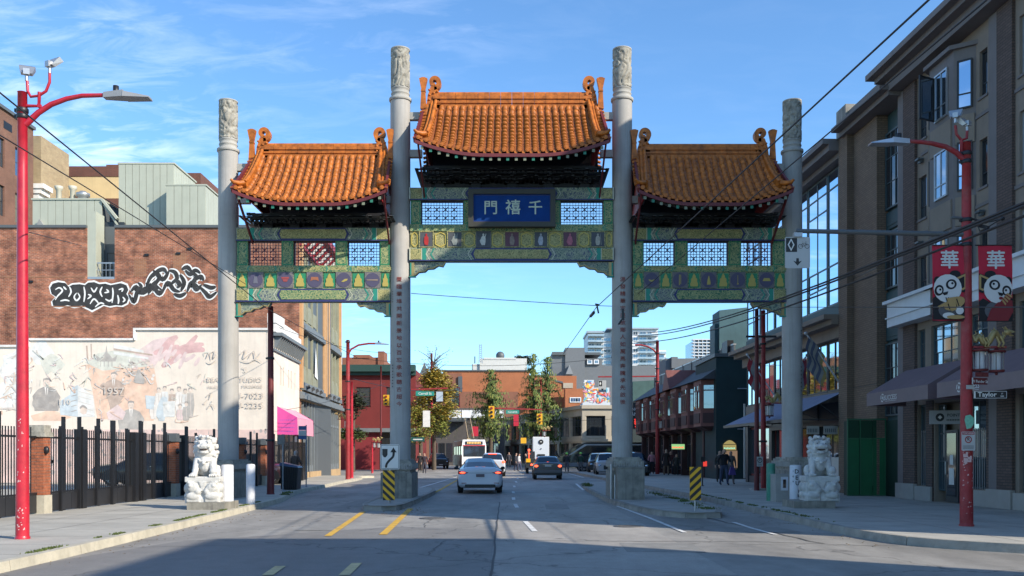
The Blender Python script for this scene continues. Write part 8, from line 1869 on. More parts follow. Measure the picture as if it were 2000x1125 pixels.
# ============================================================ VEHICLES
m_tyre = mat('tyre_rubber', (.015,.015,.016), .85); m_rim = mat('wheel_rim', (.30,.31,.32), .35, metal=.8); m_carglass = mat('car_glass', (.03,.045,.06), .04, metal=.55, spec=.9)
m_tail = mat('lit_tail_lamp', (.45,.02,.02), .3, emis=(1,.10,.04), estr=2.2); m_taild = mat('tail_lamp_red', (.25,.01,.015), .25); m_chrome = mat('chrome_trim', (.5,.5,.52), .15, metal=1)
def paint(name, col): return mat(name, col, .28, var=.03, coat=.8)
def loftcar(root, st, m_body, glass_st, rearwin, windsh):
    """st: list of (y, hw, zb, zbelt, ztop, tw)"""
    body, gl = MB(), MB(); body.smooth = True; rings = []
    M = root_matrix[0]; body.M = gl.M = M
    for (y, hw, zb, zbelt, zt, tw) in st:
        h = [(0,zb),(hw*.86,zb),(hw*.97,zb+.10),(hw,(zb+zbelt)*.5),(hw*.985,zbelt-.06),(hw*.95,zbelt),(tw,zt-.05),(tw*.82,zt),(0,zt+.025)]
        rings.append([Vector((x,y,z)) for x, z in h]+[Vector((-x,y,z)) for x, z in h[-2:0:-1]])
    N = len(rings[0])
    for i in range(len(rings)-1):
        for k in range(N):
            k2 = (k+1) % N; q = [rings[i][k], rings[i][k2], rings[i+1][k2], rings[i+1][k]]
            side = k in (5, N-6) ; top = k in (6,7,N-7,N-8)
            if (side and i in glass_st) or False:
                cn = sum(q, Vector())/4; w = [v.lerp(cn, .07) for v in q]
                body.smooth = False
                for a in range(4): body.add([q[a], q[(a+1)%4], w[(a+1)%4], w[a]], [(0,1,2,3)])
                body.smooth = True; gl.add([v for v in w], [(0,1,2,3)])
            elif top and (i in rearwin or i in windsh): gl.add(q, [(0,1,2,3)])
            else: body.add(q, [(0,1,2,3)])
    body.smooth = False; body.add(rings[0], [tuple(range(N))[::-1]]); body.add(rings[-1], [tuple(range(N))])
    b = part('body', body, m_body, root); 
    me = b.data; bm = bmesh.new(); bm.from_mesh(me); bmesh.ops.remove_doubles(bm, verts=bm.verts[:], dist=.0008); bmesh.ops.recalc_face_normals(bm, faces=bm.faces[:]); bm.to_mesh(me); bm.free()
    part('glass', gl, m_carglass, root); return b
root_matrix = [I4]
def wheels(root, M, ys, hw, r, w=.22):
    for y in ys:
        for s in (-1, 1):
            g = MB(M); x0, x1 = s*(hw-w), s*hw*.985
            g.prism([(y+r*cos(2*pi*k/20), r+r*sin(2*pi*k/20)) for k in range(20)], min(x0,x1), max(x0,x1), 'x'); wh = part('wheel', g, m_tyre, root)
            g = MB(M); xx = s*hw*.985; g.prism([(y+r*.66*cos(2*pi*k/16), r+r*.66*sin(2*pi*k/16)) for k in range(16)], xx-.01, xx+.012, 'x'); part('rim', g, m_rim, wh)
            g = MB(M)
            for k in range(5): a = 2*pi*k/5; g.prism([(y+.1*cos(a+.5),r+.1*sin(a+.5)),(y+r*.6*cos(a+.35),r+r*.6*sin(a+.35)),(y+r*.6*cos(a+.9),r+r*.6*sin(a+.9))], xx+.011*s-.004, xx+.011*s+.004, 'x')
            part('rim_gap', g, m_black, wh)
            g = MB(M); xa = s*(hw*1.0+.006); n = 14; o = [(y+r*1.17*cos(pi*k/n-0.0), r+r*1.17*sin(pi*k/n)) for k in range(n+1)]; g.prism(o+[(y-r*1.17, r*.75),(y+r*1.17, r*.75)], xa-.012, xa, 'x'); part('wheel_arch', g, m_black, root)
def bx_(root, M, name, m, *b): g = MB(M); g.box(*b); return part(name, g, m, root)
# white hatch sedan in front of the gate opening
def place(px, d, ang=0.0): return T(P(px,0,d).x, d, .013) @ RZ(ang)
M = place(938, 37.4, .045); root_matrix[0] = M
c = thing('white_car', 'white rounded sedan with lit brake lamps, nearest car in the centre lane', 'car', tuple(M.translation))
loftcar(c, [(0,.74,.36,.86,.93,.62),(.07,.86,.30,.92,1.02,.70),(.35,.91,.24,.95,1.075,.70),(1.0,.92,.20,.97,1.27,.63),(1.75,.92,.20,.96,1.42,.58),(2.6,.92,.20,.95,1.42,.58),(3.5,.92,.2,.93,1.06,.66),(4.35,.90,.24,.80,.84,.74),(4.65,.80,.32,.62,.66,.6)], paint('white_car_paint', (.62,.65,.70)), (2,3,4,5), (2,3), (5,))
wheels(c, M, (.95,3.75), .925, .335)
for s in (-1, 1):
    g = MB(M); g.add([(s*.90,.10,.93),(s*.60,.004,.90),(s*.46,-.004,.855),(s*.62,-.01,.80),(s*.90,.03,.79)], [(0,1,2,3,4)] if s > 0 else [(4,3,2,1,0)]); g.add([(s*.90,.09,.93),(s*.60,-.006,.90),(s*.62,-.02,.80),(s*.90,.02,.79)],[(0,1,2,3)]); part('tail_lamp_housing', g, m_taild, c)
    g = MB(M); g.ball((s*.72,-.012,.855), (.12,.02,.032), 10, 6); part('headlight' if False else 'tail_lamp', g, m_tail, c)
    g = MB(M); g.ball((s*1.02,2.95,1.0), (.10,.06,.07), 8, 6); g.bar((s*.88,3.0,.97),(s*1.0,2.95,.98), .04); part('mirror', g, m_black, c)
    bx_(c, M, 'reflector', m_taild, s*.66-.1, s*.66+.1, -.012, .05, .42, .445)
bx_(c, M, 'number_plate', mat('dark_number_plate', (.14,.10,.11), .5), -.17, .17, -.035, 0, .68, .80)
bx_(c, M, 'bumper_lower', m_black, -.62, .62, -.02, .3, .27, .38); bx_(c, M, 'boot_seam', m_dark, -.46, .46, -.006, .0, .835, .845)
bx_(c, M, 'high_brake_lamp', mat('orange_dash_glow', (.5,.2,.15), .4, emis=(1,.3,.15), estr=.6), -.2, .2, .33, .36, 1.075, 1.095)
# white SUV ahead
M = place(962, 66, .03); root_matrix[0] = M
c = thing('white_car', 'pale silver sport utility car partly hidden ahead of the nearest white sedan', 'car', tuple(M.translation))
loftcar(c, [(0,.80,.42,1.0,1.1,.68),(.06,.90,.36,1.05,1.2,.72),(.18,.93,.3,1.05,1.60,.66),(.6,.94,.3,1.05,1.68,.64),(2.8,.94,.3,1.03,1.68,.64),(3.5,.93,.3,1.0,1.12,.72),(4.5,.85,.4,.85,.88,.7)], paint('silver_car_paint', (.50,.54,.60)), (2,3,4), (1,), (4,))
wheels(c, M, (.95,3.6), .945, .36); bx_(c, M, 'high_brake_lamp', m_tail, -.3, .3, .08, .12, 1.60, 1.65)
for s in (-1, 1): g = MB(M); g.ball((s*.78,.0,1.05), (.13,.05,.10), 10, 6); part('tail_lamp', g, m_tail, c)
bx_(c, M, 'bumper_lower', m_black, -.8, .8, -.03, .3, .36, .62)
# dark sedan
M = place(1070.5, 58, .0); root_matrix[0] = M
c = thing('dark_grey_car', 'dark grey sedan with a white number plate and glowing tail lamps in the right lane', 'car', tuple(M.translation))
loftcar(c, [(0,.80,.40,.92,.98,.70),(.07,.88,.32,.97,1.04,.76),(.5,.91,.28,.99,1.07,.78),(1.15,.91,.26,1.0,1.40,.64),(1.5,.91,.26,1.0,1.47,.62),(2.7,.91,.26,.98,1.47,.62),(3.4,.91,.26,.96,1.04,.7),(4.5,.82,.35,.80,.84,.66)], paint('dark_grey_car_paint', (.045,.045,.05)), (2,3,4,5), (2,3), (5,))
wheels(c, M, (.95,3.6), .915, .335)
for s in (-1, 1): g = MB(M); g.ball((s*.74,.0,.86), (.12,.04,.075), 10, 6); part('tail_lamp', g, m_tail, c)
bx_(c, M, 'number_plate', m_signgrey, -.2, .2, -.02, 0, .82, .92); bx_(c, M, 'high_brake_lamp', m_tail, -.05, .05, .55, .58, 1.09, 1.13); bx_(c, M, 'bumper', mat('grey_bumper', (.10,.10,.105), .5), -.86, .86, -.05, .12, .44, .62); bx_(c, M, 'bumper_lower', m_black, -.8, .8, -.03, .3, .28, .43); bx_(c, M, 'boot_trim', m_chrome, -.32, .32, -.014, 0, .945, .96)
# box truck and the utility vehicle
tr = thing('white_truck', 'tall white box truck with a round black emblem on its back', 'truck', (P(1056,0,100).x, 100, 0)); x0, x1 = P(1041,0,100).x, P(1072.5,0,100).x
g = MB(); g.box(x0, x1, 100, 105, .8, 3.5); part('cargo_box', g, m_white, tr); g = MB(); g.box(x0+.02, x1-.02, 99.97, 99.999, .85, 3.45); part('rear_door', g, mat('truck_white', (.62,.66,.70), .4), tr)
g = MB(FF(99.9)); cx = (x0+x1)/2; ring(g, cx, 2.95, 0, .26, 18); q2(g, cx-.42, cx+.42, 1.35, 1.62); ring(g, cx, 2.2, 0, .07, 10); part('emblem', g, m_ink2, tr); g = MB(FF(99.88)); text(g, 'AIR', cx, 2.9, .17, 0, .02); part('lettering', g, m_white, tr)
g = MB(); g.box(x0+.1, x1-.1, 105.05, 107, .6, 2.3); part('cab', g, m_white, tr); wheels(tr, T(cx,100,.01), (1,5.6), (x1-x0)/2, .42)
ut = thing('utility_truck', 'small dark utility vehicle with an orange rear plate left of the dark grey sedan', 'truck', (P(1035,0,76).x, 76, 0)); x0, x1 = P(1027.5,0,76).x, P(1046,0,76).x
g = MB(); g.box(x0, x1, 76, 79.5, .5, 1.25); g.box(x0+.1, x1, 78.2, 79.5, 1.25, 1.85); part('body', g, m_frame_dk, ut); g = MB(); g.box(x0, x0+.36, 75.9, 76, .95, 1.25); part('orange_plate', g, m_haz, ut); g = MB(); g.ball((x0+.25,76.3,1.95), .1); g.ball((x0+.25,76.2,1.65), .08); g.bar((x0+.25,76.3,1.2),(x0+.25,76.3,1.9), .05); part('beacon', g, m_tail, ut); g = MB(); g.ball((x0+.45,75.93,.75), (.1,.04,.08)); part('tail_lamp', g, m_tail, ut); wheels(ut, T((x0+x1)/2,76,.01), (.6,2.8), (x1-x0)/2, .36)
# parked cars right
def suv(px, d, ang, col, label, nm, H=1.7):
    M = place(px, d, ang); root_matrix[0] = M; c = thing(nm, label, 'car', tuple(M.translation))
    k = H/1.7
    loftcar(c, [(0,.78,.42,.95*k,1.0*k,.7),(.1,.90,.34,1.0*k,1.1*k,.74),(1.1,.92,.3,1.05*k,1.15*k,.74),(1.7,.93,.28,1.05*k,1.62*k,.66),(2.3,.93,.28,1.05*k,1.7*k,.64),(4.1,.93,.28,1.05*k,1.66*k,.64),(4.5,.91,.32,1.02*k,1.2*k,.7),(4.62,.84,.42,.95*k,1.0*k,.65)], paint(nm+'_paint'+str(px), col), (2,3,4,5), (2,), (5,))
    wheels(c, M, (.95,3.65), .94, .36)
    for s in (-1, 1): g = MB(M); g.ball((s*.70,.02,.80*k), (.15,.06,.07), 10, 6); part('headlight', g, m_glasssky, c); g = MB(M); g.ball((s*1.0,1.6,1.08*k), (.09,.06,.07), 8, 6); part('mirror', g, m_black, c)
    bx_(c, M, 'grille', m_black, -.4, .4, -.012, .1, .5, .8*k); bx_(c, M, 'number_plate', m_signgrey, -.2, .2, -.03, -.01, .42, .52); return c
suv(1172, 74, -.04, (.015,.017,.02), 'black parked car facing the camera left of the right inner pedestal', 'parked_car'); suv(1190, 66, -.04, (.30,.32,.35), 'silver parked car half hidden behind the right inner column', 'parked_car')
suv(1243, 62, -.04, (.012,.014,.018), 'black parked sport utility car right of the right inner pedestal', 'parked_car', 1.75)
suv(861, 100, .2, (.02,.02,.022), 'small black car with a lit headlamp beside the yellow tree', 'parked_car')
# black SUV in the lot behind the fence, side on
suv_M = T(P(190,0,43).x+.0, 43.2, .16) @ RZ(-pi/2); root_matrix[0] = suv_M
c = thing('black_suv', 'black sport utility car parked side on behind the iron fence', 'car', tuple(suv_M.translation))
loftcar(c, [(0,.76,.42,.80,.86,.66),(.12,.88,.32,.86,.95,.74),(1.15,.92,.26,.96,1.05,.76),(1.95,.93,.26,.98,1.46,.66),(2.6,.93,.26,.98,1.54,.64),(3.6,.93,.26,1.0,1.52,.64),(4.4,.92,.28,1.02,1.3,.68),(4.75,.86,.38,.98,1.04,.7),(4.82,.78,.45,.9,.95,.65)], paint('black_suv_paint', (.006,.007,.009)), (2,3,4,5), (2,), (5,6))
wheels(c, suv_M, (.95,3.8), .935, .36)
for s in (-1, 1): g = MB(suv_M); g.ball((s*.66,.06,.74), (.16,.08,.06), 10, 6); part('headlight', g, m_chrome, c); g = MB(suv_M); g.ball((s*1.0,1.75,1.02), (.09,.07,.07), 8, 6); part('mirror', g, m_black, c)
g = MB(suv_M)
for y in (2.0, 2.95, 3.9): g.box(-.945, -.935, y, y+.012, .35, .98); g.box(.935,.945, y, y+.012, .35, .98)
part('door_seam', g, m_dark, c); g = MB(suv_M)
for y in (2.75, 3.7): g.box(.93,.965, y, y+.16, .88, .91); g.box(-.965,-.93, y, y+.16, .88, .91)
part('door_handle', g, m_chrome, c)
M = T(P(395,0,45).x, 45.5, .16) @ RZ(-pi/2); root_matrix[0] = M; c2 = thing('dark_red_car', 'dark car parked behind the iron fence right of the black sport utility car', 'car', tuple(M.translation))
loftcar(c2, [(0,.76,.42,.80,.86,.66),(.12,.88,.32,.9,1.0,.74),(.5,.92,.26,.96,1.35,.68),(1.2,.93,.26,.98,1.50,.64),(2.6,.93,.26,1.0,1.48,.64),(3.4,.92,.28,.95,1.02,.70),(4.4,.80,.38,.8,.84,.65)], paint('maroon_car_paint', (.03,.010,.012)), (2,3,4), (1,), (4,)); wheels(c2, M, (.9,3.5), .935, .34)
# trolleybus
M = T(P(926,0,96).x, 96, .01) @ RZ(.14); tbs = thing('trolleybus', 'white trolleybus with two roof poles facing the camera at the crossing', 'bus', tuple(M.translation)); W = 1.27
g = MB(M); g.hexa([(-W,0,.35),(W,0,.35),(W,12,.35),(-W,12,.35)],[(-W,0.05,1.5),(W,.05,1.5),(W,12,1.5),(-W,12,1.5)]); g.hexa([(-W,.05,2.45),(W,.05,2.45),(W,12,2.45),(-W,12,2.45)],[(-W+.12,.35,3.1),(W-.12,.35,3.1),(W-.12,12,3.1),(-W+.12,12,3.1)]); 
for y in (.05, 2.4, 4.8, 7.2, 9.6, 11.85): g.box(-W+.0, W, y+.02 if y < 1 else y, y+.14, 1.5, 2.45)
part('body', g, mat('bus_body', (.17,.145,.10), .5, var=.08), tbs)
g = MB(M); g.quad((-W,-.012,.35),(W,-.012,.35),(W,-.012,1.34),(-W,-.012,1.34)); g.quad((-W,-.005,2.46),(W,-.005,2.46),(W-.12,.33,3.12),(-W+.12,.33,3.12)); g.box(-W,-W+.13,-.02,.02,1.34,2.46); g.box(W-.13,W,-.02,.02,1.34,2.46); part('front_panel', g, m_white, tbs)
g = MB(M); g.box(-W+.05, W-.05, .2, 11.8, 1.49, 2.46); part('side_glass', g, m_glass, tbs); g = MB(M); g.quad((-W+.12,-.01,1.35),(W-.12,-.01,1.35),(W-.18,.02,2.45),(-W+.18,.02,2.45)); part('windscreen', g, m_glass, tbs)
g = MB(M); g.quad((-W+.35,.0,2.62),(W-.35,.0,2.62),(W-.35,.15,2.95),(-W+.35,.15,2.95)); part('destination_board', g, m_black, tbs); g = MB(M @ T(0,.02,0)); 
for k in range(9): g.quad((-.7+.16*k,-.02,2.70),(-.6+.16*k,-.02,2.70),(-.6+.16*k,.08,2.88),(-.7+.16*k,.08,2.88))
part('lettering', g, mat('amber_led', (.5,.3,.08), .5, emis=(1,.6,.2), estr=.5), tbs); g = MB(M); g.box(-W+.1, W-.1, -.02, .05, 2.46, 2.56); part('red_stripe', g, m_red, tbs)
g = MB(M); g.box(-W-.02, -W+.0, .6, 11.5, 2.46, 3.0); part('side_advert', g, mat('brown_advert', (.24,.18,.08), .6), tbs)
for s in (-1, 1): g = MB(M); g.ball((s*.95,-.02,.75), (.14,.05,.10), 8, 6); part('headlight', g, m_glasssky, tbs)
g = MB(M); g.box(-W+.02, W-.02, -.06, .1, .33, .55); part('bumper', g, m_frame_dk, tbs); g = MB(M); g.box(-.35,.35,-.55,-.05,.6,.72); part('bicycle_rack', g, m_black, tbs)
wheels(tbs, M, (2.2,8.6), W, .5, .3); g = MB(M)
for s in (-.3, .3): g.tube([(s,3.2,3.2),(s,7.5,5.6)], .05, 6)
g.box(-.5,.5,2.6,3.6,3.1,3.3); part('trolley_pole', g, mat('tan_pole', (.36,.28,.17), .6), tbs)
# black bus side on, behind the right column
bM = T(P(1088,0,84).x, 84, .01) @ RZ(-pi/2); bs2 = thing('black_coach', 'long black coach with a raked windscreen passing behind the pedestrians', 'bus', tuple(bM.translation)); W = 1.2
prof = [(0,.45),(0,1.15),(.35,1.45),(1.9,2.45),(2.6,2.68),(11.4,2.68),(11.6,2.4),(11.6,.45)]
g = MB(bM); g.prism(prof, -W, W, 'x'); part('body', g, paint('black_coach_paint', (.014,.014,.017)), bs2)
g = MB(bM); g.prism([(1.2,1.55),(2.3,2.25),(10.9,2.25),(10.9,1.45),(1.3,1.45)], W+.002, W+.012, 'x'); g.prism([(1.2,1.55),(2.3,2.25),(10.9,2.25),(10.9,1.45),(1.3,1.45)], -W-.012, -W-.002, 'x'); part('side_glass', g, m_glassdark, bs2)
g = MB(bM); g.add([(-W+.1,.36,1.47),(W-.1,.36,1.47),(W-.15,1.88,2.46),(-W+.15,1.88,2.46)], [(0,1,2,3)]); g.v = [v+Vector((-.02,0,.02)) for v in g.v]; part('windscreen', g, m_glasssky, bs2)
g = MB(bM)
for xx in (W+.013, -W-.02): g.prism([(1.0,1.55),(1.1,1.50),(2.6,2.40),(10.5,2.42),(10.5,2.50),(2.4,2.50)], xx, xx+.008, 'x'); 
part('pale_trim', g, m_signgrey, bs2); g = MB(bM)
for xx in (W+.004, -W-.01): g.prism([(.1,.5),(11.5,.5),(11.5,.85),(.1,.85)], xx, xx+.006, 'x')
part('grey_skirt', g, m_grey, bs2); g = MB(bM); g.bar((W+.1,.1,1.3),(W+.35,-.1,1.75), .08); g.box(W+.2,W+.5,-.25,-.05,1.5,1.9); part('mirror', g, m_black, bs2); wheels(bs2, bM, (2.3,8.2), W, .46, .3)

# ============================================================ STONE LIONS
m_lion = mat('white_marble', (.56,.545,.515), .7, var=.2, vscale=7, dirt=.5, dirtcol=(.36,.36,.34), bump=.3, bscale=40, grain=.08)
m_lionp = mat('white_marble_base', (.53,.52,.49), .7, var=.2, vscale=5, dirt=.5, dirtcol=(.35,.35,.33), bump=.3, bscale=35)
def remesh_obj(name, mb, m, parent, vox):
    me = mkmesh(name, mb, m, Vector((0,0,0))); o = bpy.data.objects.new('tmp', me); COL.objects.link(o); md = o.modifiers.new('r', 'REMESH'); md.mode = 'VOXEL'; md.voxel_size = vox; md.use_smooth_shade = True
    sm = o.modifiers.new('s', 'SMOOTH'); sm.iterations = 1; sm.factor = .5
    me2 = bpy.data.meshes.new_from_object(o.evaluated_get(bpy.context.evaluated_depsgraph_get())); bpy.data.objects.remove(o); me2.name = name; me2.materials.clear(); me2.materials.append(m)
    L = ancestors_loc(parent); me2.transform(Matrix.Translation(-L)); o = bpy.data.objects.new(name, me2); COL.objects.link(o); o.parent = parent; return o
def lion(px, d, mir, label, facing):
    x = P(px,0,d).x; t = thing('stone_lion', label, 'statue', (x,d,.15), 'white stone guardian lions'); s = mir
    M0 = T(x,d,0) @ RZ(facing)
    g = MB(M0); w, dp = .46, .40
    g.box(-w+.03, w-.03, -dp+.02, dp-.02, .40, .98)          # carved base block
    g.box(-w, w, -dp, dp, .88, 1.02)
    for fy in (-dp, dp):
        sy = -1 if fy < 0 else 1
        for q in (-1, 1):
            g.ball((q*.24,fy+sy*.02,.72), (.15,.07,.13)); g.ball((q*.30,fy+sy*.05,.78), (.07,.06,.06)); g.ball((q*.12,fy+sy*.03,.62), (.09,.06,.09)); g.tube([(q*.38,fy+sy*.02,.86),(q*.22,fy+sy*.04,.84),(q*.10,fy+sy*.03,.70),(q*.18,fy+sy*.04,.55),(q*.36,fy+sy*.03,.56)], .035, 6)
            g.ball((q*.24,fy+sy*.03,.50), (.19,.06,.10)); g.box(q*.24-.17, q*.24+.17, min(fy,fy+sy*.04), max(fy,fy+sy*.04), .34, .46)
        g.add([(-.10,fy+sy*.015,.88),(.10,fy+sy*.015,.88),(0,fy+sy*.015,.60),(-.10,fy-sy*.02,.88),(.10,fy-sy*.02,.88),(0,fy-sy*.02,.6)], [(0,1,2),(5,4,3),(0,3,4,1),(1,4,5,2),(2,5,3,0)])
    for q in (-1, 1):
        for yy in (-.2, .18): g.ball((q*(w-.0),yy,.70), (.06,.14,.13)); g.ball((q*(w+.0),yy,.5), (.05,.16,.09))
        g.box(min(q*(w-.12),q*w), max(q*(w-.12),q*w), -dp, dp, .30, .50)
    g.box(-w+.0, w-.0, -dp+.0, dp-.0, .315, .44)
    remesh_obj('carved_base', g, m_lionp, t, .016)
    g = MB(M0); z0 = 1.0
    g.ball((0,.14,z0+.30), (.27,.26,.32)); g.ball((0,.02,z0+.42), (.23,.20,.30)); g.ball((0,-.10,z0+.36), (.17,.14,.24)); g.ball((0,.20,z0+.16), (.34,.22,.18))      # trunk, chest, haunches
    for q in (-1, 1):
        g.tube([(q*.19,-.04,z0+.48),(q*.22,-.16,z0+.28),(q*.24,-.22,z0+.10),(q*.25,-.26,z0+.03)], [.12,.09,.075,.085], 10)
        g.ball((q*.26,-.31,z0+.06), (.10,.12,.075)); g.ball((q*.27,.14,z0+.16), (.13,.20,.17)); g.ball((q*.30,.0,z0+.05), (.10,.14,.06))
        for k in range(4): g.ball((q*.26-.075+.05*k,-.40,z0+.045), (.026,.045,.04), 6, 5)
        for k in range(3): g.ball((q*.31-.05+.05*k,-.12,z0+.04), (.026,.04,.03), 6, 5)
    hx = .0; hz = z0+.80
    if s > 0: g.ball((.27,-.34,z0+.16), (.11,.10,.10))        # cub or ball under the paw
    else: g.ball((.27,-.34,z0+.17), (.12,.12,.12))
    g.ball((hx,-.06,hz), (.25,.22,.24)); g.ball((hx,-.02,hz-.14), (.27,.20,.20))
    g.ball((hx,-.24,hz+.035), (.17,.12,.075)); g.ball((hx,-.28,hz+.07), (.07,.07,.05)); g.ball((hx,-.20,hz-.135), (.135,.11,.055))       # muzzle, nose, lower jaw
    for q in (-1, 1): g.ball((hx+q*.12,-.29,hz+.03), (.06,.05,.05)); g.ball((hx+q*.11,-.215,hz+.12), (.055,.05,.04)); g.ball((hx+q*.11,-.20,hz+.17), (.075,.05,.03)); g.ball((hx+q*.22,-.02,hz+.14), (.05,.05,.07)); g.ball((hx+q*.15,-.20,hz-.05), (.045,.06,.09))
    for k in range(5): g.ball((hx-.08+.04*k,-.315,hz-.02), (.016,.02,.022), 6, 5)
    rr = random.Random(3)
    for ring_, (R, zz_, yy, n) in enumerate(((.25,.14,.0,13),(.28,.02,.05,15),(.29,-.12,.06,14),(.24,.24,.03,11),(.27,-.24,.05,12),(.14,.27,-.06,7))):
        for k in range(n):
            a = -.15*pi+1.3*pi*k/(n-1) if ring_ != 5 else 2*pi*k/n; g.ball((hx+R*cos(a)+rr.uniform(-.015,.015), yy+R*.72*sin(a)-.02, hz+zz_+rr.uniform(-.035,.035)), rr.uniform(.045,.068), 7, 5)
    g.tube([(hx-.2,-.1,hz-.30),(hx-.1,-.24,hz-.37),(hx+.1,-.24,hz-.37),(hx+.2,-.1,hz-.30)], .028, 8); g.ball((0,-.28,hz-.42), .05)
    g.tube([(0,.34,z0+.1),(.05,.42,z0+.35),(0,.36,z0+.6),(.03,.30,z0+.7)], [.06,.08,.09,.04], 8)
    o = remesh_obj('lion_body', g, m_lion, t, .0125)
    g = MB(M0); g.ball((hx,-.235,hz-.05), (.115,.07,.035)); part('mouth', g, mat('lion_mouth', (.10,.07,.06), .9) if 'lion_mouth' not in bpy.data.materials else bpy.data.materials['lion_mouth'], t)
    g = MB(M0)
    for q in (-1, 1): g.ball((hx+q*.11,-.258,hz+.12), (.018,.012,.018), 8, 6)
    part('pupil', g, m_flash, t)
    return t
lion(402, 24.95, 1, 'left white stone guardian lion on a carved base by the iron fence', .10); lion(1600, 25.6, -1, 'right white stone guardian lion with an open mouth before the shop awning', -.10)
g = MB(); a, b = G(357,997,.15), G(447,994,.15); g.box(a.x, b.x, 24.35, 25.6, .146, .34); solo('stone_plinth', g, m_pedestal, 'flat concrete plinth slab under the left stone lion', 'plinth')
g = MB(); x0, x1 = P(1553,0,25.0).x, P(1633,0,25.0).x; g.box(x0, x1, 25.05, 26.2, .146, .34); solo('stone_plinth', g, m_pedestal, 'flat concrete plinth slab under the right stone lion', 'plinth')

# ============================================================ PEOPLE
m_skin = mat('skin', (.42,.26,.19), .7)
_pm = {}
def cm(c): 
    k = tuple(c)
    if k not in _pm: _pm[k] = mat('cloth_%d' % len(_pm), c, .85, var=.12, vscale=8)
    return _pm[k]
def person(px, d, H, label, shirt, trousers, hair=(.02,.015,.012), shoes=(.02,.02,.02), yaw=0.0, stride=.0, arms=(.06,.06), bend=(0.0,0.0), group=None, z=.15, helmet=None, skirt=None):
    x = P(px,0,d).x; t = thing('person', label, 'person', (x,d,z), group); s = H/1.72; V = []; E = []; R = []
    def v(p, r): V.append(Vector(p)*s); R.append(r*s*(1.14 if r > .04 else 1)); return len(V)-1
    pel = v((0,0,.93), .135); wa = v((0,.0,1.08), .125); ch = v((0,.01,1.28), .145); nk = v((0,.0,1.44), .065); h1 = v((0,-.01,1.52), .075); h2 = v((0,-.02,1.61), .095); h3 = v((0,-.005,1.68), .075)
    ns = v((0,-.105,1.585), .018)
    E += [(pel,wa),(wa,ch),(ch,nk),(nk,h1),(h1,h2),(h2,h3),(h2,ns)]
    hands = []
    for q, ar, bd in ((-1, arms[0], bend[0]), (1, arms[1], bend[1])):
        sh_ = v((q*.17,.0,1.38), .065); el_ = v((q*(.20+ar),.02-bd*.1,1.12+.0*ar), .048); wr = v((q*(.20+ar*.9-bd*.12),-.06-.22*bd,.90+.30*bd), .032); pm_ = v((q*(.20+ar*.9-bd*.14),-.09-.28*bd,.83+.33*bd), .034)
        E += [(ch,sh_),(sh_,el_),(el_,wr),(wr,pm_)]; hands.append(V[pm_].copy())
        for k in range(4):
            f0 = v((q*(.20+ar*.9-bd*.14)+(-.024+.016*k), -.10-.30*bd, .785+.345*bd), .009); f1 = v((q*(.20+ar*.9-bd*.14)+(-.026+.017*k), -.115-.30*bd, .745+.005*abs(k-1.5)+.345*bd), .008); E += [(pm_,f0),(f0,f1)]
        th = v((q*(.20+ar*.9-bd*.14)-q*.035, -.11-.28*bd, .80+.335*bd), .010); E.append((pm_,th))
    for q in (-1, 1):
        st_ = stride*q; hp = v((q*.10,.0,.88), .105); kn = v((q*.11,-.5*st_-.02,.50), .068); an = v((q*.11,-st_+.02,.09), .043); to = v((q*.12,-st_-.13,.04), .038)
        E += [(pel,hp),(hp,kn),(kn,an),(an,to)]
    me = bpy.data.meshes.new('person_body'); me.from_pydata([tuple(p) for p in V], E, []); o = bpy.data.objects.new('tmp', me); COL.objects.link(o)
    md = o.modifiers.new('skin', 'SKIN'); 
    for i, r in enumerate(R): me.skin_vertices[0].data[i].radius = (r, r*(.78 if i in (1,2) else 1)); me.skin_vertices[0].data[i].use_root = (i == 0)
    o.modifiers.new('sub', 'SUBSURF').levels = 1
    m2 = bpy.data.meshes.new_from_object(o.evaluated_get(bpy.context.evaluated_depsgraph_get())); bpy.data.objects.remove(o); m2.name = 'person_body'
    for m_ in (cm(shirt), cm(trousers), m_skin, cm(hair), cm(shoes)): m2.materials.append(m_)
    for p in m2.polygons:
        c = p.center/s; k = 0
        if c.z < .95: k = 1
        if c.z < .09: k = 4
        if c.z > 1.43: k = 2
        if c.z > 1.655 or (c.z > 1.5 and c.y > .025): k = 3
        if min((p.center-h).length for h in hands) < .085*s: k = 2
        elif k == 1 and abs(c.x) > .235 and c.z > .7: k = 0
        p.material_index = k; p.use_smooth = True
    m2.transform(RZ(yaw)); b = bpy.data.objects.new('body', m2); COL.objects.link(b); b.parent = t
    if helmet: g = MB(T(x,d,z) @ RZ(yaw)); g.ball((0,.0,1.67*s), (.125*s,.14*s,.10*s), 12, 8); part('helmet', g, cm(helmet), t)
    if skirt: g = MB(T(x,d,z) @ RZ(yaw)); g.lathe([(.17*s,1.0*s),(.21*s,.8*s),(.24*s,.62*s)], 14); part('coat', g, cm(skirt), t)
    return t, x, d, s
hiv = (.35,.75,.15)
person(1107, 82, 1.72, 'cyclist pushing a bicycle, green helmet, left of the two in front of the black coach', (.03,.03,.035), (.10,.10,.12), helmet=hiv, yaw=pi*.95, stride=.1, group=None, z=.01); person(1134, 82, 1.74, 'cyclist with a green helmet, right of the two in front of the black coach', (.02,.05,.03), (.12,.12,.13), helmet=hiv, yaw=pi*1.05, stride=.12, z=.01)
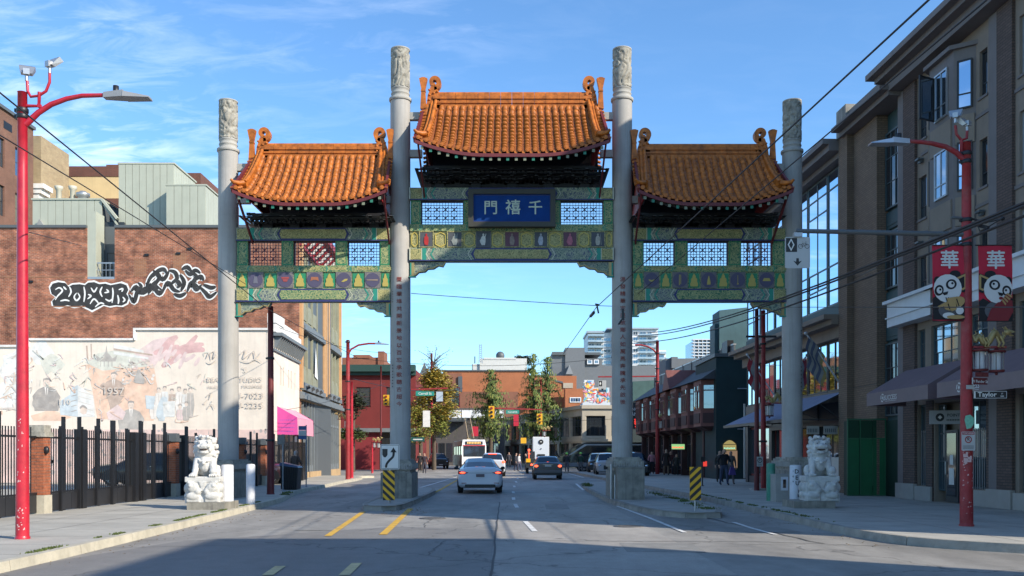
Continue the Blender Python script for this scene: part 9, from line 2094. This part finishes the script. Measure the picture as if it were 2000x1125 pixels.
def bike(px, d, label):
    x = P(px,0,d).x; t = thing('bicycle', label, 'bicycle', (x,d,.01)); 
    for y in (-.5, .5):
        g = MB(); n = 18; g.tube([(x,d+y+.33*cos(2*pi*k/n),.35+.33*sin(2*pi*k/n)) for k in range(n+1)], .02, 5); part('wheel', g, m_tyre, t)
    g = MB()
    for a, b in (((-.5,.35),(-.2,.75)),((-.2,.75),(.25,.78)),((.0,.32),(.25,.78)),((-.2,.75),(0,.32)),((0,.32),(.5,.35)),((.25,.85),(.5,.35)),((-.42,.98),(-.5,.35))): g.tube([(x,d+a[0],a[1]),(x,d+b[0],b[1])], .018, 6)
    g.tube([(x-.25,d-.4,1.0),(x+.25,d-.4,1.0)], .015, 6); part('frame', g, m_black, t); g = MB(); g.box(x-.07,x+.07,d+.2,d+.42,.86,.9); part('saddle', g, m_black, t)
bike(1110, 82.4, 'black bicycle beside the left green helmeted cyclist'); bike(1137, 82.4, 'black bicycle beside the right green helmeted cyclist')
person(1008, 88, 1.75, 'pedestrian in a dark coat crossing between the conifers, left of the pair', (.03,.03,.04), (.03,.03,.05), skirt=(.03,.03,.04), stride=.15, yaw=1.2, z=.01); person(1014, 88.5, 1.7, 'pedestrian in a white shirt crossing beside the dark coated one', (.5,.5,.5), (.05,.06,.12), stride=.18, yaw=1.2, z=.01); person(1027, 90, 1.7, 'dark clothed pedestrian just left of the white truck', (.02,.02,.025), (.02,.02,.03), stride=.1, yaw=-1.2, z=.01); person(994, 98, 1.7, 'distant dark pedestrian by the shop window left of the crossing pair', (.04,.04,.05), (.03,.03,.04), stride=.05, z=.15)
person(829, 76, 1.72, 'pedestrian in a dark top waiting right of the left inner column', (.03,.02,.03), (.05,.05,.07), stride=.08, z=.02); person(820, 80, 1.68, 'person in black standing behind the left inner column edge', (.015,.015,.015), (.015,.015,.02), z=.1)
t, x, d, s = person(577, 41, 1.68, 'person in a brown patterned jacket behind the dark waste bin', (.07,.045,.035), (.35,.28,.22), hair=(.35,.34,.33), arms=(.08,.08), bend=(.5,.3), yaw=2.6, z=.15); 
person(1414, 43.5, 1.76, 'man in a dark vest and blue jeans walking on the right pavement', (.012,.012,.016), (.045,.06,.11), arms=(.10,.08), bend=(.1,.5), stride=.16, yaw=.2, z=.15)
t, x, d, s = person(1427, 44.6, 1.66, 'person in a grey jacket carrying a purple bag beside the man in jeans', (.14,.13,.125), (.13,.11,.12), arms=(.05,.05), stride=.12, yaw=.1, z=.15)
g = MB(); bx = P(1431,0,44.2).x; g.hexa([(bx-.17,44.2,.62),(bx+.17,44.2,.62),(bx+.17,44.4,.62),(bx-.17,44.4,.62)],[(bx-.08,44.22,1.0),(bx+.08,44.22,1.0),(bx+.08,44.38,1.0),(bx-.08,44.38,1.0)]); g.tube([(bx-.06,44.3,1.0),(bx,44.3,1.12),(bx+.06,44.3,1.0)], .012, 6); solo('shopping_bag', g, mat('purple_bag', (.08,.05,.24), .7), 'purple shopping bag held by the person in the grey jacket', 'bag')
person(1301, 64, 1.85, 'person in a long dark coat left of the neon sign on the right pavement', (.02,.012,.012), (.20,.13,.09), skirt=(.02,.012,.012), stride=.12, z=.15); person(1310, 67, 1.72, 'person in dark red beside the long coated one', (.10,.03,.03), (.03,.03,.04), stride=.08, z=.15); person(1321, 63.5, 1.5, 'dark figure under the neon sign', (.03,.03,.03), (.02,.02,.02), arms=(.1,.1), z=.15); person(1273, 68, 1.7, 'person in pink beside the tall dark red lamp post', (.45,.20,.22), (.02,.02,.025), z=.15)
person(1406, 48, 1.7, 'dark figure behind the man in jeans', (.05,.045,.04), (.03,.03,.035), stride=.1, z=.15)
